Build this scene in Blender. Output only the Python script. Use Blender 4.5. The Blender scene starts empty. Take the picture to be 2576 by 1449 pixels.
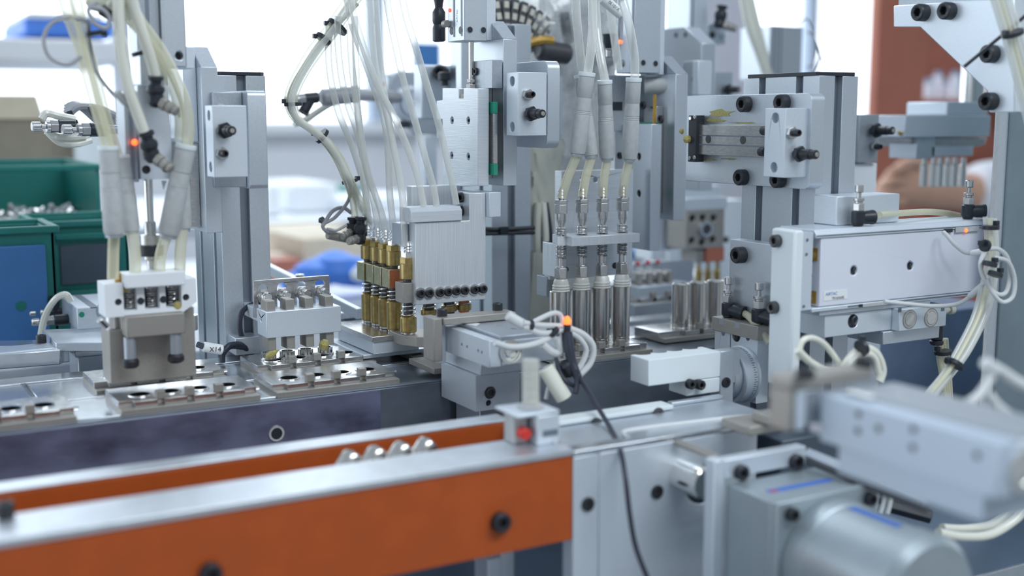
import bpy, bmesh, math, random
from mathutils import Vector as V, Matrix
from mathutils.geometry import tessellate_polygon
random.seed(7)
sc = bpy.context.scene
COL = sc.collection
# ---------------------------------------------------------------- camera (lengths below are mm from the camera, axes = the machine's own)
ORI = V((0, 0, 1.30))
F_PX, PITCH, YAW = 3036.0, math.radians(8.135), math.radians(29.55)
cd = bpy.data.cameras.new('camera'); cam = bpy.data.objects.new('camera', cd); COL.objects.link(cam)
cam.location = ORI; cam.rotation_euler = (math.pi/2 - PITCH, 0, -YAW)
cd.sensor_width = 36; cd.lens = F_PX*36/2576; cd.clip_start = .02; cd.clip_end = 60
cd.dof.use_dof = True; cd.dof.focus_distance = 1.04; cd.dof.aperture_fstop = 3.1
sc.camera = cam
# ---------------------------------------------------------------- world: white daylight, stronger on the window side
w = bpy.data.worlds.new('world'); sc.world = w; w.use_nodes = True
nt = w.node_tree; nt.nodes.clear()
wo = nt.nodes.new('ShaderNodeOutputWorld'); bg = nt.nodes.new('ShaderNodeBackground')
tc = nt.nodes.new('ShaderNodeTexCoord'); sx = None
mr = nt.nodes.new('ShaderNodeMapRange'); mr.inputs[1].default_value = -.25; mr.inputs[2].default_value = .55
mr.inputs[3].default_value = .42; mr.inputs[4].default_value = 2.9
sx = nt.nodes.new('ShaderNodeVectorMath'); sx.operation = 'DOT_PRODUCT'; sx.inputs[1].default_value = (-.12, .93, .34)
nt.links.new(tc.outputs['Generated'], sx.inputs[0]); nt.links.new(sx.outputs['Value'], mr.inputs[0])
bg.inputs[0].default_value = (.83, .92, 1, 1)
nt.links.new(mr.outputs[0], bg.inputs[1]); nt.links.new(bg.outputs[0], wo.inputs[0])
# ---------------------------------------------------------------- the hall's fluorescent ceiling panels (soft overhead light)
def area(name, loc, rot, sx_, sy_, e, col=(.88, .95, 1)):
    l = bpy.data.lights.new(name, 'AREA'); l.shape = 'RECTANGLE'; l.size = sx_; l.size_y = sy_; l.energy = e; l.color = col
    o = bpy.data.objects.new(name, l); COL.objects.link(o); o.location = loc; o.rotation_euler = rot
    return o
area('ceiling_light_panel', (0.9, -0.7, 2.7), (math.radians(38), 0, 0), 1.8, .6, 30)
area('ceiling_light_panel', (1.3, 2.6, 2.9), (0, 0, 0), 1.6, .5, 26)
sc.view_settings.view_transform = 'Standard'; sc.view_settings.look = 'None'
sc.view_settings.exposure = 0.08; sc.view_settings.gamma = 1.0; sc.view_settings.use_curve_mapping = False
# ---------------------------------------------------------------- sight lines, to lay machine planes out
_R = V((math.cos(YAW), -math.sin(YAW), 0)); _H = V((math.sin(YAW), math.cos(YAW), 0))
_F = _H*math.cos(PITCH) - V((0, 0, 1))*math.sin(PITCH); _U = _H*math.sin(PITCH) + V((0, 0, 1))*math.cos(PITCH)
def ray(x, y): return _F + _R*((x-1288)/F_PX) - _U*((y-724.5)/F_PX)
def aX(x, y, v): r = ray(x, y); return r*(v/r.x)
def aY(x, y, v): r = ray(x, y); return r*(v/r.y)
def aZ(x, y, v): r = ray(x, y); return r*(v/r.z)
def aD(x, y, d): return ray(x, y)*d
# ---------------------------------------------------------------- materials
def mat(name, col, metal=0., rough=.5, noise=0., nscale=(300, 300, 300), bump=0., alpha=1., emit=None, es=0., spec=.5, rn=.0, trans=0., col2=None, thr=None, coat=0.):
    m = bpy.data.materials.new(name); m.use_nodes = True
    t = m.node_tree; b = t.nodes['Principled BSDF']
    c = (col[0], col[1], col[2], 1)
    b.inputs['Base Color'].default_value = c; b.inputs['Metallic'].default_value = metal
    b.inputs['Roughness'].default_value = rough; b.inputs['Alpha'].default_value = alpha
    b.inputs['Specular IOR Level'].default_value = spec; b.inputs['Transmission Weight'].default_value = trans
    b.inputs['Coat Weight'].default_value = coat
    if emit: b.inputs['Emission Color'].default_value = (*emit, 1); b.inputs['Emission Strength'].default_value = es
    if noise or bump or rn or col2:
        tcn = t.nodes.new('ShaderNodeTexCoord'); mp = t.nodes.new('ShaderNodeMapping'); mp.inputs['Scale'].default_value = nscale
        nz = t.nodes.new('ShaderNodeTexNoise'); nz.inputs['Scale'].default_value = 1; nz.inputs['Detail'].default_value = 4
        t.links.new(tcn.outputs['Object'], mp.inputs[0]); t.links.new(mp.outputs[0], nz.inputs['Vector'])
        if noise or col2:
            r = t.nodes.new('ShaderNodeValToRGB')
            a_, b_ = thr or (.3, .7)
            r.color_ramp.elements[0].position = a_; r.color_ramp.elements[1].position = b_
            if col2: r.color_ramp.elements[0].color = c; r.color_ramp.elements[1].color = (*col2, 1)
            else:
                r.color_ramp.elements[0].color = (*[k*(1-noise) for k in col], 1); r.color_ramp.elements[1].color = (*[min(1, k*(1+noise)) for k in col], 1)
            t.links.new(nz.outputs['Fac'], r.inputs[0]); t.links.new(r.outputs[0], b.inputs['Base Color'])
        if rn:
            q = t.nodes.new('ShaderNodeMapRange'); q.inputs[3].default_value = rough-rn; q.inputs[4].default_value = rough+rn
            t.links.new(nz.outputs['Fac'], q.inputs[0]); t.links.new(q.outputs[0], b.inputs['Roughness'])
        if bump:
            bp = t.nodes.new('ShaderNodeBump'); bp.inputs['Strength'].default_value = bump; bp.inputs['Distance'].default_value = .0004
            t.links.new(nz.outputs['Fac'], bp.inputs['Height']); t.links.new(bp.outputs[0], b.inputs['Normal'])
    return m
M = dict(
    alu=mat('anodised_aluminium', (.58, .63, .69), .7, .38, .05, (900, 900, 900), rn=.06),
    aluw=mat('bright_anodised_aluminium', (.70, .76, .83), .5, .4, .03, (700, 700, 700)),
    alub=mat('brushed_aluminium', (.74, .78, .82), .6, .38, .13, (2600, 2600, 22), bump=.25),
    aluh=mat('milled_aluminium', (.70, .74, .79), .55, .36, .10, (30, 30, 2600), bump=.2),
    alud=mat('grey_aluminium', (.42, .46, .51), .6, .4, .07, (500, 500, 500)),
    steel=mat('ground_steel', (.56, .56, .56), .9, .24, .12, (200, 200, 900), rn=.08),
    tan=mat('tempered_steel', (.37, .355, .33), .55, .5, .10, (1500, 1500, 1500), bump=.2),
    chrome=mat('polished_steel', (.78, .78, .77), 1, .14, .05, (300, 300, 300)),
    can=mat('battery_can_steel', (.62, .60, .57), 1, .2, .1, (400, 400, 60), rn=.06),
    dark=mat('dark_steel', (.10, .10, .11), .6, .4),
    screw=mat('black_oxide_steel', (.035, .037, .045), .35, .42, .2, (600, 600, 600)),
    blk=mat('black_plastic', (.02, .025, .035), 0, .38),
    frame=mat('dark_teal_grey_profile', (.20, .26, .30), .4, .4, .1, (20, 20, 20)),
    slot=mat('shadow_grey_profile', (.20, .23, .28), .5, .45),
    brass=mat('dull_brass', (.42, .32, .13), .85, .33, .18, (260, 260, 260), rn=.08),
    brassl=mat('pale_brass', (.58, .52, .33), .8, .34, .15, (300, 300, 300)),
    copper=mat('orange_copper', (.62, .20, .09), .4, .45, .1, (400, 400, 400)),
    pom=mat('white_plastic', (.74, .80, .83), 0, .42, spec=.4),
    tube=mat('clear_tubing', (.80, .82, .79), 0, .12, alpha=.62, spec=.9, coat=.5),
    tubey=mat('yellowed_tubing', (.78, .76, .56), 0, .15, alpha=.66, spec=.9),
    tubew=mat('milky_tubing', (.78, .78, .69), 0, .25, spec=.7, coat=.4),
    cablew=mat('white_cable_jacket', (.66, .68, .69), 0, .4),
    cableg=mat('grey_cable_jacket', (.34, .35, .38), 0, .4),
    cableb=mat('black_cable_jacket', (.025, .03, .05), 0, .4),
    conn=mat('grey_plastic', (.47, .49, .50), 0, .5, .08, (160, 160, 160)),
    orange=mat('orange_painted_sheet', (.44, .083, .014), 0, .42, .07, (40, 40, 40), spec=.4),
    film=mat('purple_blue_film', (.065, .065, .11), .25, .34, col2=(.19, .205, .32), nscale=(18, 20, 40), thr=(.34, .7), rn=.08),
    rail=mat('blued_rail_steel', (.15, .18, .22), .5, .32, col2=(.25, .29, .35), nscale=(14, 20, 30), thr=(.36, .68), rn=.08),
    strip=mat('satin_aluminium_strip', (.66, .70, .75), .8, .42, .06, (90, 90, 90)),
    matte=mat('satin_blue_grey_aluminium', (.50, .58, .68), .25, .5),
    matted=mat('dull_grey_top_plate', (.36, .39, .43), .3, .5),
    table=mat('dark_blue_grey_table_paint', (.10, .145, .21), .3, .35, .15, (12, 12, 12)),
    bright=mat('polished_rail_top', (.70, .73, .77), .9, .2, .06, (90, 90, 90)),
    grease=mat('yellow_grease', (.40, .35, .13), 0, .3, .25, (900, 900, 900)),
    green=mat('green_rubber_seal', (.02, .30, .20), 0, .5),
    sil=mat('translucent_silicone', (.78, .77, .71), 0, .25, alpha=.75, spec=.7),
    crate=mat('green_crate_plastic', (.006, .17, .15), 0, .45, .1, (20, 20, 20)),
    blue=mat('blue_plastic', (.045, .17, .42), 0, .5, .06, (20, 20, 20)),
    bluel=mat('bright_blue_plastic', (.08, .25, .80), 0, .5),
    card=mat('cardboard', (.27, .235, .185), 0, .8, .05, (30, 30, 30)),
    cardl=mat('pale_cardboard', (.62, .54, .42), 0, .8, .05, (30, 30, 30)),
    wallb=mat('blue_grey_window_frame', (.42, .50, .62), 0, .5),
    white=mat('white_paint', (.82, .86, .90), 0, .5),
    lav=mat('pale_lavender_paint', (.70, .73, .82), 0, .5),
    wallg=mat('pale_grey_wall_paint', (.80, .83, .88), 0, .7),
    rust=mat('red_brown_paint', (.42, .14, .09), 0, .45, .08, (12, 12, 12)),
    cab=mat('blue_grey_sheet_metal', (.25, .33, .48), .3, .42, .12, (20, 20, 20)),
    cabd=mat('dark_blue_grey_panel', (.07, .095, .125), .2, .35, .1, (20, 20, 20)),
    glass=mat('grey_green_polycarbonate', (.13, .19, .22), 0, .15, alpha=.9, spec=.8),
    bag=mat('clear_plastic_film', (.62, .65, .67), 0, .12, alpha=.38, spec=1., bump=1., nscale=(60, 60, 30)),
    bagw=mat('milky_plastic_film', (.66, .66, .58), 0, .25, alpha=.8, spec=.8),
    gold=mat('amber_tape', (.45, .27, .05), .3, .3, .2, (400, 400, 400)),
    skin=mat('skin', (.56, .33, .24), 0, .5, .04, (40, 40, 40)),
    cloth=mat('white_cotton', (.72, .74, .80), 0, .8, .03, (60, 60, 60)),
    label=mat('white_paper_label', (.80, .82, .83), 0, .6),
    cream=mat('cream_plastic', (.62, .61, .53), 0, .5),
    ink=mat('black_ink', (.02, .02, .03), 0, .6),
    inkb=mat('blue_ink', (.05, .16, .55), 0, .6),
    red=mat('red_plastic', (.62, .03, .02), 0, .4),
    led=mat('lit_red_led', (.9, .1, .05), 0, .4, emit=(1, .035, .015), es=3),
    ledy=mat('lit_red_led_core', (.9, .3, .05), 0, .4, emit=(1, .07, .012), es=4),
    floor=mat('grey_floor_paint', (.22, .26, .28), 0, .4, .05, (3, 3, 3)),
    motor=mat('silver_motor_paint', (.38, .44, .48), .45, .4, .04, (50, 50, 50)),
)
for k_, lo_, hi_ in (('tube', .42, .98), ('tubey', .45, .97), ('sil', .5, .95)):      # clear wall seen through: thin in the middle, dense at its rim
    t_ = M[k_].node_tree; lw = t_.nodes.new('ShaderNodeLayerWeight'); lw.inputs[0].default_value = .3
    q_ = t_.nodes.new('ShaderNodeMapRange'); q_.inputs[3].default_value = lo_; q_.inputs[4].default_value = hi_
    t_.links.new(lw.outputs['Facing'], q_.inputs[0]); t_.links.new(q_.outputs[0], t_.nodes['Principled BSDF'].inputs['Alpha'])
t_ = M['bag'].node_tree; nz_ = t_.nodes.new('ShaderNodeTexNoise'); nz_.inputs['Scale'].default_value = 34; nz_.inputs['Detail'].default_value = 6
tc_ = t_.nodes.new('ShaderNodeTexCoord'); q_ = t_.nodes.new('ShaderNodeMapRange'); q_.inputs[1].default_value = .38; q_.inputs[2].default_value = .66; q_.inputs[3].default_value = .18; q_.inputs[4].default_value = .8
t_.links.new(tc_.outputs['Object'], nz_.inputs['Vector']); t_.links.new(nz_.outputs['Fac'], q_.inputs[0]); t_.links.new(q_.outputs[0], t_.nodes['Principled BSDF'].inputs['Alpha'])
# ---------------------------------------------------------------- mesh builder (mm)
def basis(n):
    n = V(n).normalized(); a = V((0, 0, 1)) if abs(n.z) < .9 else V((1, 0, 0))
    u = a.cross(n).normalized(); return u, n.cross(u), n
class G:
    def __init__(s): s.v = []; s.f = []
    def add(s, vs, fs):
        b = len(s.v); s.v += [V(p) for p in vs]; s.f += [tuple(b+i for i in f) for f in fs]; return s
    def box(s, x0, x1, y0, y1, z0, z1):
        x0, x1 = sorted((x0, x1)); y0, y1 = sorted((y0, y1)); z0, z1 = sorted((z0, z1))
        vs = [(x, y, z) for z in (z0, z1) for y in (y0, y1) for x in (x0, x1)]
        return s.add(vs, [(0, 2, 3, 1), (4, 5, 7, 6), (0, 1, 5, 4), (2, 6, 7, 3), (0, 4, 6, 2), (1, 3, 7, 5)])
    def lathe(s, p, n, prof, seg=20):        # prof: (radius, height[, 'hex'])
        u, v, n = basis(n); p = V(p); rings = []; vs = []; fs = []
        for q in prof:
            r, t = q[0], q[1]
            if r == 0: rings.append([len(vs)]); vs.append(p+n*t); continue
            R = []
            for k in range(seg):
                a = 2*math.pi*k/seg; rr = r
                if len(q) > 2: rr = r*.866/math.cos((a % (math.pi/3))-math.pi/6)
                R.append(len(vs)); vs.append(p+n*t+u*(rr*math.cos(a))+v*(rr*math.sin(a)))
            rings.append(R)
        for A, B in zip(rings, rings[1:]):
            for k in range(seg):
                k2 = (k+1) % seg
                if len(A) == 1 and len(B) == 1: continue
                if len(A) == 1: fs.append((A[0], B[k], B[k2]))
                elif len(B) == 1: fs.append((A[k], B[0], A[k2]))
                else: fs.append((A[k], B[k], B[k2], A[k2]))
        if len(rings[0]) > 1: fs.append(tuple(rings[0]))
        if len(rings[-1]) > 1: fs.append(tuple(rings[-1]))
        return s.add(vs, fs)
    def cyl(s, p, n, r, h, seg=20, c=.3):
        c = min(c, r*.3, abs(h)*.3)
        return s.lathe(p, n, [(r-c, 0), (r, c), (r, h-c), (r-c, h)], seg)
    def hexp(s, p, n, r, h):
        u, v, n = basis(n); p = V(p)
        A = [p+u*(r*math.cos(k*math.pi/3+.3))+v*(r*math.sin(k*math.pi/3+.3)) for k in range(6)]
        B = [q+n*h for q in A]
        return s.add(A+B, [tuple(range(6)), tuple(range(6, 12))]+[(k, (k+1) % 6, 6+(k+1) % 6, 6+k) for k in range(6)])
    def bolt(s, p, n, r, h, seg=18):         # socket head cap
        return s.lathe(p, n, [(r, 0), (r, h*.86), (r*.87, h), (r*.62, h), (r*.52, h*.93, 'hex'), (r*.50, h*.35, 'hex'), (0, h*.35)], seg)
    def tube(s, pts, r, seg=8, cap=True):
        P = smooth(pts); n = len(P); rings = []; vs = []; fs = []
        T = (P[1]-P[0]).normalized(); u, v_, _ = basis(T)
        for i, p in enumerate(P):
            T2 = ((P[min(i+1, n-1)]-P[max(i-1, 0)])).normalized()
            q = T.rotation_difference(T2); u = (q @ u).normalized(); T = T2; w_ = T.cross(u)
            rr = r[0]+(r[1]-r[0])*i/(n-1) if isinstance(r, tuple) else r
            rings.append(list(range(len(vs), len(vs)+seg)))
            vs += [p+u*(rr*math.cos(2*math.pi*k/seg))+w_*(rr*math.sin(2*math.pi*k/seg)) for k in range(seg)]
        for A, B in zip(rings, rings[1:]):
            fs += [(A[k], A[(k+1) % seg], B[(k+1) % seg], B[k]) for k in range(seg)]
        if cap: fs += [tuple(reversed(rings[0])), tuple(rings[-1])]
        return s.add(vs, fs)
    def spring(s, p, n, r, h, turns, wr, seg=5):
        u, v, n = basis(n); p = V(p); N = int(turns*12)
        pts = [p+n*(h*i/N)+u*(r*math.cos(i*math.pi/6))+v*(r*math.sin(i*math.pi/6)) for i in range(N+1)]
        return s.tube(RAW(pts), wr, seg)
    def prism(s, pl, k, poly, d, holes=()):  # pl 'X','Y','Z': plane at k; poly in the plane's two axes; d = thickness away from the viewer side
        def P(a, b, t):
            if pl == 'Y': return V((a, k+t, b))
            if pl == 'X': return V((k+t, a, b))
            return V((a, b, k-t))
        poly = [(p[0], p[1]) for p in poly]
        loops = [[V((a, b, 0)) for a, b in poly]]; hl = []
        for h in holes:
            n = 20
            c = [(h[0]+h[2]*math.cos(2*math.pi*i/n), h[1]+h[2]*math.sin(2*math.pi*i/n)) for i in range(n)]
            hl.append((c, h[3] if len(h) > 3 else None)); loops.append([V((a, b, 0)) for a, b in c])
        flat = [p for l in loops for p in l]
        b0 = len(s.v)
        s.v += [P(p.x, p.y, 0) for p in flat]
        s.f += [tuple(b0+i for i in t) for t in tessellate_polygon(loops)]
        bl = [loops[0]]; idx = list(range(len(poly))); off = len(poly)
        for (c, dep) in hl:
            if dep is None: bl.append([V((a, b, 0)) for a, b in c]); idx += list(range(off, off+len(c)))
            off += len(c)
        fb = [p for l in bl for p in l]; b1 = len(s.v)
        s.v += [P(p.x, p.y, d) for p in fb]
        s.f += [tuple(b1+i for i in t) for t in tessellate_polygon(bl)]
        n = len(poly)
        s.f += [(b0+i, b0+(i+1) % n, b1+(i+1) % n, b1+i) for i in range(n)]
        off = n; off1 = n
        for (c, dep) in hl:
            m = len(c)
            if dep is None:
                s.f += [(b0+off+i, b1+off1+i, b1+off1+(i+1) % m, b0+off+(i+1) % m) for i in range(m)]; off1 += m
            else:
                b2 = len(s.v); s.v += [P(a, b, dep) for a, b in c]
                s.f += [(b0+off+i, b2+i, b2+(i+1) % m, b0+off+(i+1) % m) for i in range(m)]; s.f.append(tuple(b2+i for i in range(m)))
            off += m
        return s
class RAW(list): pass
def smooth(pts, k=6):
    pts = [V(p) for p in pts]
    if len(pts) < 3 or len(pts) > 40: return pts
    out = []
    for i in range(len(pts)-1):
        a = pts[max(i-1, 0)]; b = pts[i]; c = pts[i+1]; d = pts[min(i+2, len(pts)-1)]
        for j in range(k):
            t = j/k
            out.append(.5*((2*b)+(c-a)*t+(2*a-5*b+4*c-d)*t*t+(3*b-a-3*c+d)*t**3))
    out.append(pts[-1]); return out
# ---------------------------------------------------------------- objects: things, parts, sub-parts
TOP = []; KIDS = {}; DUPS = []
def ob(name, g, m, par=None, bev=.35, label=None, cat=None, group=None, kind=None):
    me = bpy.data.meshes.new(name); me.from_pydata([p*.001 for p in g.v], [], g.f)
    bm = bmesh.new(); bm.from_mesh(me); bmesh.ops.recalc_face_normals(bm, faces=bm.faces); bm.to_mesh(me); bm.free()
    me.polygons.foreach_set('use_smooth', [True]*len(me.polygons)); me.set_sharp_from_angle(angle=math.radians(32))
    me.materials.append(M[m] if isinstance(m, str) else m)
    o = bpy.data.objects.new(name, me); COL.objects.link(o)
    if bev:
        b = o.modifiers.new('edge_bevel', 'BEVEL'); b.width = bev*.001; b.segments = 2; b.limit_method = 'ANGLE'; b.angle_limit = math.radians(50); b.harden_normals = False
    if par is None: TOP.append(o); tag(o, label, cat, group, kind)
    else:
        KIDS.setdefault(par, []).append(o); o.parent = par
        if label: o['label'] = label
        if kind: o['kind'] = kind
    KIDS.setdefault(o, []); return o
def tag(o, label=None, cat=None, group=None, kind=None):
    if label: o['label'] = label
    if cat: o['category'] = cat
    if group: o['group'] = group
    if kind: o['kind'] = kind
    return o
def T(name, label, cat, group=None):
    o = bpy.data.objects.new(name, None); o.empty_display_size = .02; COL.objects.link(o); TOP.append(o); KIDS[o] = []
    return tag(o, label, cat, group)
def dup(src, shifts): DUPS.append((src, shifts))          # shifts: (dx, dy, dz mm, label)
def _verts(o):
    r = [v.co for v in o.data.vertices] if o.type == 'MESH' else []
    for c in KIDS[o]: r = r + _verts(c)
    return r
def _base(vs):
    xs = [v.x for v in vs]; ys = [v.y for v in vs]; zs = [v.z for v in vs]
    return V(((min(xs)+max(xs))/2, (min(ys)+max(ys))/2, min(zs)))
def _settle(o, pb):
    b = _base(_verts(o))
    for c in KIDS[o]: _settle(c, b)
    if o.type == 'MESH': o.data.transform(Matrix.Translation(-b))
    o.location = b-pb
def finish():
    for o in TOP: _settle(o, -ORI)
    def cp(o, par):
        c = o.copy(); COL.objects.link(c); c.parent = par
        for k in KIDS[o]: cp(k, c)
        return c
    for src, shifts in DUPS:
        for dx, dy, dz, lab in shifts:
            r = cp(src, None); r.location = src.location+V((dx, dy, dz))*.001
            if lab: r['label'] = lab
# ---------------------------------------------------------------- shortcuts: a box whose front (-Y) or side (-X) face lies on a machine plane
def FB(xl, xr, yt, yb, Y, D):
    a = aY(xl, yt, Y); b = aY(xl, yb, Y); c = aY(xr, (yt+yb)/2, Y)
    return (a.x, c.x, Y, Y+D, b.z, a.z)
def SB(xf, xn, yt, yb, X, W):
    a = aX(xn, yt, X); b = aX(xn, yb, X); c = aX(xf, (yt+yb)/2, X)
    return (X, X+W, a.y, c.y, b.z, a.z)
def fb(name, m, par, *a, bev=.35, **k): return ob(name, G().box(*FB(*a)), m, par, bev, **k)
def sb(name, m, par, *a, bev=.35, **k): return ob(name, G().box(*SB(*a)), m, par, bev, **k)
YN = (0, -1, 0); XN = (-1, 0, 0); UP = (0, 0, 1)
def bY(par, x, y, Y, r, h=4, m='screw', name='bolt', washer=0):
    p = aY(x, y, Y); g = G().bolt(p-V((0, h*.0, 0)), YN, r, h)
    o = ob(name, g, m, par, 0)
    if washer: ob('washer', G().lathe(p, YN, [(r*.5, 0), (washer, 0), (washer, .8), (r*.5, .8)], 20), 'steel', o, 0)
    return o
def bX(par, x, y, X, r, h=8, m='screw', name='bolt'):
    return ob(name, G().bolt(aX(x, y, X), XN, r, h), m, par, 0)
def bZ(par, x, y, Z, r, h=5, m='screw', name='bolt'):
    return ob(name, G().bolt(aZ(x, y, Z), UP, r, h), m, par, 0)
def holeY(x, y, Y, r, d): p = aY(x, y, Y); return (p.x, p.z, r, d)
def holeX(x, y, X, r, d): p = aX(x, y, X); return (p.y, p.z, r, d)
def pY(Y, *pts): return [(lambda p: (p.x, p.z))(aY(x, y, Y)) for x, y in pts]
def pX(X, *pts): return [(lambda p: (p.y, p.z))(aX(x, y, X)) for x, y in pts]
def pZ(Z, *pts): return [(lambda p: (p.x, p.y))(aZ(x, y, Z)) for x, y in pts]
def rect(b): return [(b[0], b[1]), (b[2], b[1]), (b[2], b[3]), (b[0], b[3])]
def plateY(name, m, par, box, holes=(), bev=.35, **k):
    x0, x1, y0, y1, z0, z1 = box
    return ob(name, G().prism('Y', y0, [(x0, z0), (x1, z0), (x1, z1), (x0, z1)], y1-y0, holes), m, par, bev, **k)
def plateX(name, m, par, box, holes=(), bev=.35, **k):
    x0, x1, y0, y1, z0, z1 = box
    return ob(name, G().prism('X', x0, [(y0, z0), (y1, z0), (y1, z1), (y0, z1)], x1-x0, holes), m, par, bev, **k)
def profile(name, label, cat, x0, x1, y0, y1, z0, z1, m='alu', nx=1, ny=2, cap=None, group=None):
    """slotted extrusion: nx slots on the faces along X, ny on the faces along Y"""
    sw, sd = 4.2, 7.
    def edge(a, b, n, L):      # slots positions along
        return [a+(b-a)*(i+.5)/n for i in range(n)]
    pts = []
    for c in edge(x0, x1, nx, 0): pts += [(c-sw, y0), (c-sw, y0+sd), (c+sw, y0+sd), (c+sw, y0)]
    P = [(x0, y0)]+pts+[(x1, y0)]
    for c in edge(y0, y1, ny, 0): P += [(x1, c-sw), (x1-sd, c-sw), (x1-sd, c+sw), (x1, c+sw)]
    P += [(x1, y1)]
    for c in reversed(edge(x0, x1, nx, 0)): P += [(c+sw, y1), (c+sw, y1-sd), (c-sw, y1-sd), (c-sw, y1)]
    P += [(x0, y1)]
    for c in reversed(edge(y0, y1, ny, 0)): P += [(x0, c+sw), (x0+sd, c+sw), (x0+sd, c-sw), (x0, c-sw)]
    t = T(name, label, cat, group)
    ob('extrusion', G().prism('Z', z1, P, z1-z0), m, t, .4)
    shade_g = G()
    for c in edge(x0, x1, nx, 0): shade_g.box(c-sw+.1, c+sw-.1, y0+sd-1.2, y0+sd-.05, z0+1, z1-1)
    for c in edge(y0, y1, ny, 0): shade_g.box(x0+sd-1.2, x0+sd-.05, c-sw+.1, c+sw-.1, z0+1, z1-1)
    ob('slot_shade', shade_g, 'slot', t, 0, label='dark strip painted as slot shade')  # dark strips in the slot bottoms stand for the shade there
    if cap: ob('end_cap', G().prism('Z', z1+3.2, [(x0+4, y0), (x1-4, y0), (x1, y0+4), (x1, y1-4), (x1-4, y1), (x0+4, y1), (x0, y1-4), (x0, y0+4)], 3.2), 'blk', t, .3, label='black plastic end cap')
    return t
def P3(lst, Y=None):           # [(px,py,Y)] or [(px,py)] with Y
    return [aY(p[0], p[1], p[2] if len(p) > 2 else Y) for p in lst]
def runon(pts, P, L=130):       # tubes that leave the picture keep going
    P = list(P)
    out = lambda q: q[1] < 0 or q[0] > 2560
    if out(pts[0]): P.insert(0, P[0]+(P[0]-P[1]).normalized()*L)
    if len(P) >= len(pts) and out(pts[-1]): P.append(P[-1]+(P[-1]-P[-2]).normalized()*L)
    return P
def tb(name, m, pts, r, label=None, cat='tube', group=None, par=None, seg=8, Y=None):
    return ob(name, G().tube(runon(pts, P3(pts, Y)), r, seg), m, par, 0, label=label, cat=cat, group=group)
def text(body, size, loc, rx, ry, rz, m, par, name='printed_text'):
    c = bpy.data.curves.new('txt', 'FONT'); c.body = body; c.size = size; c.extrude = size*.01; c.align_x = 'CENTER'; c.align_y = 'CENTER'
    t_ = bpy.data.objects.new('txt', c)
    me = bpy.data.meshes.new_from_object(t_); bpy.data.objects.remove(t_)
    me.transform(Matrix.Translation(loc) @ (rx if isinstance(rx, Matrix) else (Matrix.Rotation(rz, 4, 'Z') @ Matrix.Rotation(ry, 4, 'Y') @ Matrix.Rotation(rx, 4, 'X'))))
    g = G(); g.v = [v.co.copy() for v in me.vertices]; g.f = [tuple(p.vertices) for p in me.polygons]
    bpy.data.meshes.remove(me)
    return ob(name, g, m, par, 0)
def tie(par_label, p, n, r, tail=None, name='cable_tie', w=1.6, group='black cable ties on the tubing', m='blk', par=None):
    """strap ring with a small head and a clipped tail"""
    u, v, n = basis(n); p = V(p)
    g = G(); g.lathe(p-n*w, n, [(r, 0), (r+.9, 0), (r+.9, 2*w), (r, 2*w)], 16)
    h = p+(tail if tail is not None else u)*(r+1.2)
    g.box(h.x-1.9, h.x+1.9, h.y-1.9, h.y+1.9, h.z-1.9, h.z+1.9)
    if par: return ob(name, g, m, par, .2)
    return ob(name, g, m, None, .2, label=par_label, cat='cable tie', group=group)
# ================================================================ THE SETTING
ZF = -1290.; TZ = -345.
def st(name, g, m, **k): return ob(name, g, m, None, 0, kind='structure', **k)
st('floor', G().box(-3500, 8000, -1500, 4800, ZF-40, ZF), 'floor')
st('ceiling', G().box(-3500, 8000, -1500, 4800, 1700, 1760), 'wallg')
WY = 4500.
g = G().box(-3500, 8000, WY, WY+120, ZF, aY(700, 316, WY).z)
st('wall_back', g, 'wallg')
st('trim_1', G().box(-3500, 8000, WY-60, WY-.5, aY(700, 316, WY).z-30, aY(700, 316, WY).z+14), 'white')   # window sill
zs = aY(700, 316, WY).z+14
for i, (px, w_) in enumerate(((312, 60), (952, 70), (2045, 60), (1700, 40))):
    c = aY(px, 200, WY)
    st('window_%d' % (i+1), G().box(c.x-w_/2, c.x+w_/2, WY, WY+70, zs, 1700), 'wallb')
c = aY(1700, 100, WY-200); d = aY(1888, 100, WY-200)
ob('roller_blind', G().box(c.x, d.x, WY-200, WY-180, -300, 1600), 'lav', None, 1, label='pale lavender panel hanging in front of the window, behind the tubes', cat='panel')
# ================================================================ FAR LEFT: shelf frame, carton, crates
t = T('shelf_frame', 'pale grey steel shelf with a rounded corner post, behind the left tubes', 'shelf')
b = FB(-60, 330, 92, 152, 2300, 500); ob('shelf_board', G().box(*b), 'wallg', t, 6)
b = FB(288, 332, 92, 700, 2300, 40); ob('post', G().box(*b), 'lav', t, 6)
tt = T('storage_box', 'bright blue storage box with a pale lid on the grey shelf', 'box')
b = FB(62, 285, 42, 90, 2330, 300); ob('body', G().box(*b), 'bluel', tt, 8)
b = FB(70, 260, 30, 46, 2325, 310); ob('lid', G().box(*b), 'white', tt, 5, label='pale lid')
t = T('cardboard_carton', 'brown cardboard carton with a pale upper flap at the left edge', 'carton')
b = FB(-220, 198, 300, 560, 1950, 330); ob('carton_body', G().box(b[0], b[1], b[2], b[3], aY(0, 905, 1230).z+.5, b[5]), 'card', t, 3)
x0, z0 = pY(1945, (-220, 300))[0]; x1, z1 = pY(1945, (108, 240))[0]; x2, _ = pY(1945, (92, 240))[0]
ob('flap', G().prism('Y', 1945, [(x0, z0), (x1, z0), (x2, z1), (x0, z1)], 8), 'cardl', t, 1, label='pale beige cardboard flap')
ob('tape', G().box(x0+60, x0+110, 1949, 1952, z0-180, z0), 'cream', t, 0)
STZ = aY(0, 905, 1230).z
t = T('storage_table', 'low storage table carrying the crates and the carton at the left', 'table')
ob('table_top', G().box(-420, 385, 1180, 2300, STZ-20, STZ), 'wallg', t, 2)
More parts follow.
